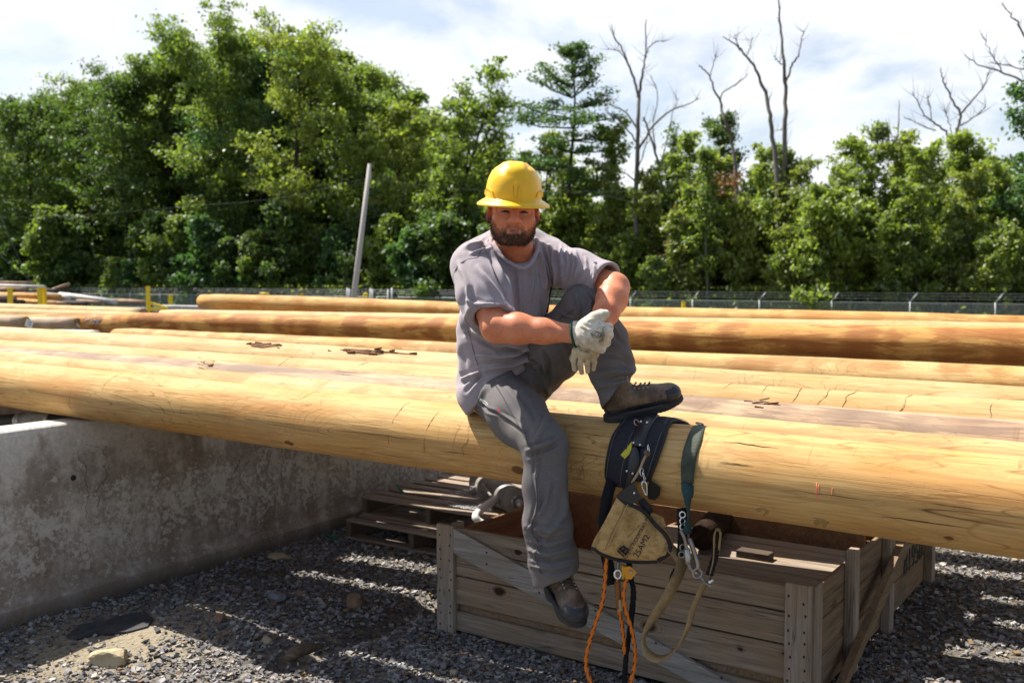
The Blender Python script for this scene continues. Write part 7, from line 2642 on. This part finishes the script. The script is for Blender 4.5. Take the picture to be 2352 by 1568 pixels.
MB().prism([A1.around(x, a, 0.0235) for x, a in ly], (A1.around(ly[0][0], ly[0][1], 0.025) - A1.around(ly[0][0], ly[0][1], 0.0235))).build('yellow_label', yl, belt)


def loop_ring(c, r, axis, rad, name, mat, par, stretch=1.0, up=Vector((0, 0, 1))):
    axis = Vector(axis).normalized()
    a = (Vector(up) - axis * axis.dot(Vector(up))).normalized()
    b = axis.cross(a)
    pts_ = [c + a * math.cos(t) * r * stretch + b * math.sin(t) * r for t in (2 * math.pi * k / 24 for k in range(24))]
    return MB().tube(pts_, rad, 7, closed=True).build(name, mat, par)


xx, an = on_log(A1, *g1(605, 300))
loop_ring(A1.around(xx, an, 0.034), 0.012, (0.5, -0.7, 0.5), 0.0022, 'ring', simple_mat('copper_ring', (0.55, 0.33, 0.25), 0.1, 30, 0.35, 0.5, 0.9), belt)
pr = P(*g1(712, 510), A1.hit(*g1(712, 510))[0].y - 0.045)
loop_ring(pr, 0.010, (1, -0.4, 0.1), 0.0024, 'ring', chrome, belt, 1.7)
tho = simple_mat('leather_thong', (0.36, 0.27, 0.16), 0.2, 50, 0.8)
mb = MB()
tp_ = curve_pts([P(*g1(x, y), 3.60) for x, y in ((700, 530), (690, 560), (650, 640), (620, 720), (575, 800), (530, 870))], 5)
mb.ribbon(tp_, Vector((1, 0.1, 0.3)), 0.009, 0.003)
mb.build('thong', tho, belt)
for k, (x, y) in enumerate(((690, 540), (705, 545), (695, 560))):
    loop_ring(P(*g1(x, y), 3.59), 0.007, (0.3 + 0.3 * k, -1, 0.5), 0.003, 'thong_knot', simple_mat('thong_dark', (0.14, 0.11, 0.07), 0.2, 50, 0.85), belt)
loop_ring(P(*g1(640, 750), 3.60), 0.009, (0.6, -0.8, 0.1), 0.0022, 'ring', chrome, belt, 1.6)
for x, y, s in ((655, 770, 1.5), (668, 815, 1.6)):
    loop_ring(P(*g1(x, y), 3.595), 0.006, (0.8, -0.5, 0.1), 0.0018, 'chain_link', chrome, belt, s)
mb = MB()
cp = [P(*g1(x, y), 3.59) for x, y in ((668, 845), (690, 880), (694, 930), (690, 1000), (665, 960), (640, 900), (645, 860), (662, 845))]
mb.tube(curve_pts(cp, 4), 0.0035, 8)
mb.build('carabiner', chrome, belt)
# hanging webbing and tail of the belt
mb = MB()
p0 = A1.hit(*g1(330, 860))[0]
mb.ribbon(curve_pts([p0 + Vector((0, -0.012, 0.03)), P(1393, 1150, 3.655), P(1389, 1190, 3.64), P(1388, 1250, 3.64), P(1398, 1300, 3.65), P(1404, 1342, 3.65)], 5), Vector((1, 0.1, 0)), 0.042, 0.005)
mb.build('webbing', webb, belt)
mb = MB()
mb.box(P(1372, 1205, 3.66), (0.035, -0.01, 0), (0, 0.012, 0), (0, 0, 0.034), 0, 0.003)
mb.build('slide_buckle', trimm, belt)
mb = MB()
tl = [g1(725, 825), g1(790, 870), g1(832, 905), g1(820, 985), g1(770, 1035), g1(700, 1020), g1(690, 900)]
mb.prism([A1.hit(u, v)[0] + Vector((0, -0.022, 0)) for u, v in tl], (0, 0.008, 0))
mb.build('leather_tail', lea, belt)
xx, an = on_log(A1, 1592, 962)
loop_ring(A1.around(xx + 0.03, -0.12, 0.010), 0.011, (0.3, 0.4, 1), 0.0025, 'ring', hw_st, belt, 1.3, (1, 0, 0))

# canvas pouch with dark binding
bagm, nt, bs = new_mat('tan_canvas', 0.85, 0.15)
oc = objco(nt)
q1 = noise_(nt, oc, 12, 5, 0.62)
q2 = noise_(nt, oc, 55, 4, 0.6)
cs = ramp(nt, q1, [(0.3, (0.26, 0.155, 0.06)), (0.5, (0.44, 0.285, 0.115)), (0.7, (0.52, 0.36, 0.17))])
cs = mix(nt, ramp(nt, q2, [(0.36, 0.55), (0.5, 0.0)]), cs, (0.2, 0.115, 0.045))
nt.links.new(cs, bs.inputs['Base Color'])
bump(nt, bs, q2, 0.3, 0.003)
BY = 3.585
bag = empty('canvas_pouch', P(1450, 1285, BY), 'tan canvas tool pouch with black binding hanging below the belt', 'pouch')
out_ = [g3(345, 568), g3(275, 705), g3(205, 845), g3(285, 892), g3(390, 915), g3(480, 922), g3(560, 920), g3(620, 898), g3(648, 858), g3(632, 795), g3(585, 735), g3(530, 690), g3(485, 640), g3(430, 605)]
oc_ = curve_pts([Vector((u, v, 0)) for u, v in out_] + [Vector((*out_[0], 0))], 5)[:-1]
cu_, cv_ = sum(p.x for p in oc_) / len(oc_), sum(p.y for p in oc_) / len(oc_)
nrg = 9
Vf, Ff = [], []
n = len(oc_)
for side_ in (-1, 1):
    for i in range(nrg + 1):
        t = i / nrg
        for p in oc_:
            u, v = cu_ + (p.x - cu_) * (1 - t), cv_ + (p.y - cv_) * (1 - t)
            h = math.sqrt(max(0, 1 - (1 - t) ** 2)) * (0.040 if side_ < 0 else 0.02)
            w = P(u, v, BY)
            wr = 0.005 * noise.noise(Vector((u * 0.035, v * 0.035, 3))) + 0.003 * noise.noise(Vector((u * 0.09, v * 0.09, 7)))
            Vf.append(w + Vector((0, side_ * h + wr * min(1, 3 * t), 0)))
for sgi in range(2):
    o0 = sgi * (nrg + 1) * n
    for i in range(nrg):
        for k in range(n):
            l = (k + 1) % n
            Ff.append((o0 + i * n + k, o0 + i * n + l, o0 + (i + 1) * n + l, o0 + (i + 1) * n + k))
MB().add(Vf, Ff, 0, True).build('pouch_body', bagm, bag)


def bag_front(u, v):
    best, bt = None, 1e9
    for i in range(0, (nrg + 1) * n):
        pass
    return None


BGV = np.array([tuple(p) for p in Vf[:(nrg + 1) * n]])
BGU = pix(BGV)


def bagline(pts_, r, name, mat, lift=0.002, par=None):
    mb = MB()
    c = []
    for (a, b), (c2, d2) in zip(pts_, pts_[1:]):
        for k in range(5):
            t = k / 5
            w = P(a + (c2 - a) * t, b + (d2 - b) * t, BY)
            y = float(np.sort(BGV[np.argsort(np.hypot(BGU[:, 0] - (a + (c2 - a) * t), BGU[:, 1] - (b + (d2 - b) * t)))[:4], 1])[0])
            c.append(P(a + (c2 - a) * t, b + (d2 - b) * t, y - lift))
    for _ in range(3):
        c = [c[0]] + [(c[i - 1] + c[i] * 2 + c[i + 1]) / 4 for i in range(1, len(c) - 1)] + [c[-1]]
    mb.tube(c, r, 6)
    return mb.build(name, mat, par or bag)


bd = curve_pts([Vector((u, v, 0)) for u, v in (g3(345, 568), g3(390, 605), g3(455, 632), g3(500, 665), g3(545, 720), g3(600, 775), g3(625, 830), g3(612, 885), g3(560, 912))], 4)
bagline([(p.x, p.y) for p in bd], 0.0075, 'binding', trimm, 0.001)
bd = curve_pts([Vector((u, v, 0)) for u, v in (g3(205, 845), g3(285, 892), g3(390, 917), g3(480, 923), g3(560, 920))], 4)
bagline([(p.x, p.y) for p in bd], 0.006, 'binding', trimm, 0.0)
bagline([g3(400, 612), g3(330, 760), g3(275, 885)], 0.002, 'seam', simple_mat('canvas_seam', (0.40, 0.27, 0.12), 0.1, 50), 0.001)
bagline([g3(392, 608), g3(320, 755), g3(266, 880)], 0.001, 'seam', simple_mat('canvas_seam_dark', (0.2, 0.12, 0.05), 0.1, 50), 0.001)
fl_ = [g3(338, 570), g3(385, 530), g3(432, 494), g3(452, 535), g3(476, 583), g3(425, 612), g3(385, 598)]
MB().prism([P(u, v, BY - 0.026) for u, v in fl_], (0, 0.012, 0)).build('leather_flap', lea, bag)
MB().ball(P(*g3(434, 553), BY - 0.028), 0.005, 10).build('rivet', chrome, bag)
MB().tube([P(*g3(470, 585), BY + 0.01), P(*g3(500, 632), BY + 0.01), P(*g3(515, 660), BY + 0.01)], [0.012, 0.016, 0.016], 8).build('back_panel', trimm, bag)
lobe = [g3(478, 600), g3(510, 655), g3(560, 672), g3(590, 685), g3(606, 735), g3(570, 735), g3(520, 690)]
MB().prism([P(u, v, BY + 0.0) for u, v in lobe], (0, 0.02, 0)).build('back_panel', bagm, bag)
for tx, sz, x, y in (('BASHLIN INDUSTRIES INC', 0.0175, 440, 782), ('25AM2', 0.031, 466, 820)):
    u, v = g3(x, y)
    an = math.atan2(140, 75)
    me = text_mesh(tx, sz, (math.cos(an), 0, math.sin(an)), (-math.sin(an), 0, math.cos(an)), (0, 0, 0), 0)
    for q in me.vertices:
        w = P(u, v, BY) + Vector((q.co.x, 0, q.co.z))
        uu = pix(np.array([w[:]]))[0]
        ys = BGV[np.argsort(np.hypot(BGU[:, 0] - uu[0], BGU[:, 1] - uu[1]))[:4], 1]
        q.co = Vector((w.x, float(ys.min()) - 0.004, w.z))
    link('pouch_print', me, blk, bag)
for (a, b), (c, d) in ((((395, 795), (475, 712))), (((405, 848), (482, 728)))):
    bagline([g3(a, b), g3(c, d)], 0.0007, 'pouch_print', blk, 0.003)
# block letter mark
lm_ = []
uB, vB = g3(379, 860)
an = math.atan2(140, 75) - 0.25
ex, ey = Vector((math.cos(an), 0, math.sin(an))), Vector((-math.sin(an), 0, math.cos(an)))
cB = P(uB, vB, BY - 0.046)
mb = MB()
for (x0, y0, x1, y1) in ((-0.019, -0.016, -0.013, 0.016), (-0.009, -0.016, 0.010, -0.010), (-0.009, -0.003, 0.012, 0.003), (-0.009, 0.010, 0.008, 0.016), (-0.009, -0.016, -0.003, 0.016), (0.009, -0.013, 0.016, -0.002), (0.008, 0.002, 0.014, 0.013)):
    mb.box(cB + ex * x0 + ey * y0, ex * (x1 - x0), ey * (y1 - y0), Vector((0, 0.006, 0)))
mb.build('pouch_mark', blk, bag)

# green strap over the log with its hook and tan strap
grn = bpy.data.materials.new('green_webbing')
grn.use_nodes = True
nt = grn.node_tree
bs = nt.nodes['Principled BSDF']
oc = objco(nt)
wv_ = nd(nt, 'ShaderNodeTexWave', bands_direction='Z', Vector=oc, Scale=70.0, Distortion=0.6).outputs['Color']
nb = noise_(nt, oc, 14, 4, 0.6)
cs = ramp(nt, nb, [(0.35, (0.035, 0.045, 0.032)), (0.65, (0.075, 0.088, 0.06))])
nt.links.new(cs, bs.inputs['Base Color'])
bs.inputs['Roughness'].default_value = 0.85
bump(nt, bs, nd(nt, 'ShaderNodeSeparateColor', i0=wv_).outputs[0], 0.5, 0.003)
gs = empty('positioning_strap', P(1580, 1224, 3.5), 'green webbing strap over the log ending in a steel hook and tan strap', 'strap')
st_rows = []
for a, b in ((g1(1195, 262), g1(1340, 262)), (g1(1130, 380), g1(1280, 400)), (g1(1078, 540), g1(1230, 560)), (g1(1060, 700), g1(1206, 720)), (g1(1068, 860), g1(1192, 870))):
    xl, al = on_log(A1, *a)
    xr, ar = on_log(A1, *b)
    st_rows.append([xl, xr, 0.5 * (al + ar)])
st_rows.sort(key=lambda q: q[2])
s0 = st_rows[0]
st_rows = [[s0[0] + 0.10, s0[1] + 0.10, -0.9], [s0[0] + 0.05, s0[1] + 0.05, -0.35]] + st_rows if s0[2] > 0.0 else st_rows
draped(A1, st_rows, 0.002, 0.004, 4, 6).build('webbing', grn, gs)
lx = st_rows[-1]
pa_ = A1.around((lx[0] + lx[1]) / 2, lx[2], 0.004)
teal = simple_mat('teal_webbing', (0.025, 0.062, 0.062), 0.2, 60, 0.85, bmp=0.3)
hp_ = curve_pts([pa_, P(*g1(1128, 1000), 3.505), P(*g1(1136, 1100), 3.505), P(*g1(1138, 1180), 3.51), P(*g1(1130, 1290), 3.515), P(*g1(1118, 1410), 3.52)], 6)
nn_ = len(hp_)
sides = []
for i in range(nn_):
    t = i / (nn_ - 1)
    a = 0.2 + 1.1 * math.sin(min(1, t * 1.45) * math.pi / 2) if t < 0.69 else 1.3 - (t - 0.69) * 2.6
    sides.append(Vector((math.cos(a), math.sin(a), 0)))
mb = MB()
mb.ribbon(hp_, sides, 0.046, 0.004)
mb.build('webbing', teal, gs)
for k, (x, y) in enumerate(((100, 22), (100, 80), (104, 135), (100, 322), (92, 388))):
    loop_ring(P(*g6(x, y), 3.52), 0.0105, (0.35 if k % 2 else -0.2, -1, 0.1), 0.0034, 'grommet', chrome if k < 3 else hw_st, gs)
mb = MB()
mb.ribbon(curve_pts([P(*g6(92, -40), 3.54), P(*g6(95, 60), 3.54), P(*g6(100, 170), 3.535), P(*g6(96, 300), 3.535), P(*g6(88, 400), 3.54)], 5), Vector((1, 0, 0.1)), 0.034, 0.004)
mb.build('grommet_strip', webb, gs)
MB().tube(curve_pts([P(*g6(80, 165), 3.50), P(*g6(112, 230), 3.498), P(*g6(130, 300), 3.495), P(*g6(140, 340), 3.495)], 4), 0.006, 8).build('hook_gate', hw_st, gs)
MB().tube([P(*g6(138, 335), 3.495), P(*g6(140, 340), 3.495), P(*g6(147, 395), 3.493), P(*g6(148, 400), 3.493), P(*g6(153, 470), 3.492)], [0.009, 0.0115, 0.0115, 0.0125, 0.0125], 14).build('hook_barrel', stl, gs)
MB().tube(curve_pts([P(*g6(155, 470), 3.492), P(*g6(165, 510), 3.49), P(*g6(200, 545), 3.49), P(*g6(235, 560), 3.49)], 5), 0.0085, 8).build('hook_shank', hw_st, gs)
MB().tube(curve_pts([P(*g6(160, 240), 3.515), P(*g6(190, 320), 3.505), P(*g6(215, 400), 3.50), P(*g6(235, 470), 3.495), P(*g6(238, 520), 3.492)], 5), 0.009, 8).build('hook_bow', hw_st, gs)
loop_ring(P(*g6(235, 560), 3.488), 0.0165, (0.15, -1, 0.15), 0.0055, 'swivel_eye', hw_st, gs)
MB().tube([P(*g6(250, 580), 3.49), P(*g6(300, 630), 3.487), P(*g6(322, 655), 3.487)], 0.006, 8).build('hook_link', hw_st, gs)
MB().box(P(*g6(285, 660), 3.475), (P(*g6(362, 700), 3.475) - P(*g6(285, 660), 3.475)), (0, 0.012, 0), (0.003, 0, 0.012), 0, 0.002).build('clamp_bar', hw_st, gs)
MB().tube([P(*g6(330, 660), 3.485), P(*g6(375, 610), 3.485)], 0.008, 10).build('clamp_bar', chrome, gs)
tan = simple_mat('tan_strap', (0.27, 0.185, 0.09), 0.3, 26, 0.75, 0.3, bmp=0.25, dark=(0.11, 0.075, 0.04))
tpp = [P(*g6(312, 660), 3.487), P(1612, 1352, 3.488), P(1593, 1396, 3.49), P(1580, 1440, 3.492), P(1560, 1480, 3.495), P(1532, 1507, 3.50), P(1505, 1511, 3.515), P(1484, 1494, 3.53), P(1478, 1464, 3.54), P(1496, 1425, 3.545), P(1522, 1385, 3.548), P(1545, 1345, 3.55), P(1561, 1312, 3.55), P(1564, 1290, 3.555), P(1552, 1270, 3.56), P(1530, 1250, 3.565)]
tpc = curve_pts(tpp, 6)
sd3 = []
for i in range(len(tpc)):
    t = i / (len(tpc) - 1)
    a = 0.55 + 0.35 * math.sin(t * 5.5)
    if 0.42 < t < 0.62:
        a += 0.55 * math.sin((t - 0.42) / 0.2 * math.pi)
    sd3.append(Vector((math.cos(a), math.sin(a), 0.35 * math.sin(t * 6.3))))
mb = MB()
mb.ribbon(tpc, sd3, [0.034 + 0.012 * math.sin(math.pi * i / len(tpc)) for i in range(len(tpc))], 0.005)
mb.build('tan_strap', tan, gs)
mb = MB()
mb.ribbon(curve_pts([P(*g6(340, 610), 3.484), P(*g6(360, 540), 3.483), P(*g6(385, 440), 3.482), P(*g6(392, 330), 3.482), P(*g6(392, 230), 3.483), P(*g6(405, 170), 3.485), P(*g6(430, 165), 3.487), P(*g6(448, 200), 3.489), P(*g6(440, 280), 3.489), P(*g6(430, 380), 3.489)], 5), Vector((0.35, 0.93, 0)), 0.03, 0.0045)
mb.build('tan_loop', tan, gs)
mb = MB()
wr_ = curve_pts([P(*g6(345, 575), 3.482), P(*g6(375, 480), 3.482), P(*g6(398, 400), 3.482), P(*g6(405, 330), 3.483)], 6)
mb.tube(wr_, [0.013 + 0.002 * math.sin(i * 2.1) for i in range(len(wr_))], 9)
mb.build('tape_wrap', webb, gs)
mb = MB()
mb.ribbon(curve_pts([P(1552, 1305, 3.57), P(1545, 1320, 3.575), P(1540, 1345, 3.575), P(1538, 1372, 3.575)], 4), Vector((0.8, 0.5, 0)), 0.02, 0.004)
mb.build('strap_end', webb, gs)

# orange rope with black flecks
rp, nt, bs = new_mat('orange_rope', 0.8, 0.2)
uvn = nt.nodes.new('ShaderNodeUVMap')
sxy = nd(nt, 'ShaderNodeSeparateXYZ', i0=uvn.outputs[0])
row = math_(nt, 'FLOOR', math_(nt, 'MULTIPLY', sxy.outputs[1], 1.0))
sh = math_(nt, 'FRACT', math_(nt, 'ADD', math_(nt, 'MULTIPLY', row, 0.37), sxy.outputs[0]))
fr = math_(nt, 'FRACT', sxy.outputs[1])
dsh = math_(nt, 'MULTIPLY', math_(nt, 'LESS_THAN', math_(nt, 'ABSOLUTE', math_(nt, 'SUBTRACT', math_(nt, 'FRACT', math_(nt, 'MULTIPLY', sxy.outputs[0], 3.0)), math_(nt, 'ADD', 0.2, math_(nt, 'MULTIPLY', fr, 0.6)))), 0.17), math_(nt, 'LESS_THAN', fr, 0.5))
twl = nd(nt, 'ShaderNodeTexWave', Vector=nd(nt, 'ShaderNodeCombineXYZ', i0=math_(nt, 'ADD', math_(nt, 'MULTIPLY', sxy.outputs[0], 6.0), math_(nt, 'MULTIPLY', sxy.outputs[1], 5.0))).outputs[0], Scale=0.6).outputs['Color']
cs = mix(nt, nd(nt, 'ShaderNodeSeparateColor', i0=twl).outputs[0], (0.50, 0.115, 0.012), (0.62, 0.19, 0.025))
cs = mix(nt, dsh, cs, (0.015, 0.013, 0.012))
nt.links.new(cs, bs.inputs['Base Color'])


def rope(pts_, r, name, mat, parent, per=0.035):
    c = curve_pts(pts_, 8)
    n = 12
    mb = MB()
    mb.tube(c, r, n, cap=True)
    o = mb.build(name, mat, parent)
    me = o.data
    # lengthwise coordinate for the woven flecks
    L = [0]
    for a, b in zip(c, c[1:]):
        L.append(L[-1] + (b - a).length)
    uvl = me.uv_layers.new(name='UVMap')
    for p in me.polygons:
        ks = [me.loops[li].vertex_index % n for li in p.loop_indices]
        wrap = max(ks) - min(ks) > n / 2
        for li in p.loop_indices:
            vi = me.loops[li].vertex_index
            k = vi % n
            if wrap and k < n / 2:
                k += n
            uvl.data[li].uv = (k / n, L[min(vi // n, len(L) - 1)] / per)
    return o


ro = empty('orange_rope', P(1400, 1560, 3.6), 'orange rope with black flecks hanging in a loop below the pouch', 'rope')
rope([P(1400, 1268, 3.60), P(1393, 1285, 3.575), P(1390, 1330, 3.57), P(1384, 1380, 3.565), P(1368, 1430, 3.56), P(1352, 1480, 3.56), P(1346, 1520, 3.56), P(1353, 1555, 3.56), P(1372, 1590, 3.56), P(1405, 1606, 3.56), P(1437, 1585, 3.555), P(1454, 1545, 3.55), P(1459, 1500, 3.548), P(1452, 1450, 3.548), P(1440, 1410, 3.55), P(1432, 1370, 3.55), P(1437, 1335, 3.552), P(1445, 1318, 3.555)], 0.0075, 'rope_strand', rp, ro)
rope([P(1418, 1325, 3.57), P(1419, 1350, 3.572), P(1421, 1395, 3.575), P(1428, 1430, 3.578), P(1433, 1470, 3.58), P(1434, 1500, 3.585)], 0.0072, 'rope_strand', rp, ro)
MB().tube(curve_pts([P(1418, 1335, 3.568), P(1420, 1370, 3.57), P(1424, 1398, 3.573)], 4), 0.0115, 10).build('eye_splice', simple_mat('splice_brown', (0.20, 0.09, 0.03), 0.3, 60, 0.85), ro)
MB().tube([P(1423, 1374, 3.571), P(1425, 1400, 3.573)], 0.0125, 10).build('splice_sleeve', simple_mat('splice_tape', (0.42, 0.30, 0.15), 0.2, 50, 0.8), ro)
loop_ring(P(1419, 1318, 3.565), 0.0125, (0.15, -1, 0.1), 0.005, 'thimble', chrome, ro, 1.2)
amb = simple_mat('anodised_orange', (0.62, 0.28, 0.03), 0.1, 30, 0.35, 0.5, 0.6, bmp=0)
MB().prism([P(1432, 1302, 3.545), P(1447, 1300, 3.545), P(1462, 1314, 3.545), P(1450, 1330, 3.545), P(1436, 1328, 3.545)], (0, 0.006, 0)).build('grab_plate', amb, ro)
MB().prism([P(1428, 1300, 3.565), P(1438, 1298, 3.565), P(1440, 1325, 3.565), P(1430, 1330, 3.565)], (0, 0.006, 0)).build('grab_plate', simple_mat('anodised_gold', (0.75, 0.5, 0.06), 0.1, 30, 0.35, 0.5, 0.6, bmp=0), ro)
MB().tube([P(1450, 1314, 3.535), P(1450, 1314, 3.575)], 0.006, 10).build('grab_pin', stl, ro)
MB().tube([P(1420, 1282, 3.58), P(1419, 1305, 3.568)], 0.0055, 8).build('shackle', hw_st, ro)
bw_ = empty('black_sling', P(1440, 1566, 3.6), 'frayed black webbing sling hanging beside the orange rope', 'sling')
mb = MB()
bp = curve_pts([P(1444, 1285, 3.60), P(1450, 1330, 3.60), P(1455, 1360, 3.595), P(1450, 1420, 3.60), P(1443, 1470, 3.60), P(1437, 1520, 3.60), P(1434, 1570, 3.60), P(1432, 1600, 3.60)], 8)
rr_ = random.Random(6)
mb.ribbon(bp, [Vector((1, rr_.gauss(0, 0.35), 0)) for _ in bp], [0.019 + rr_.uniform(-0.003, 0.004) for _ in bp], 0.006)
mb.build('webbing', webb, bw_)
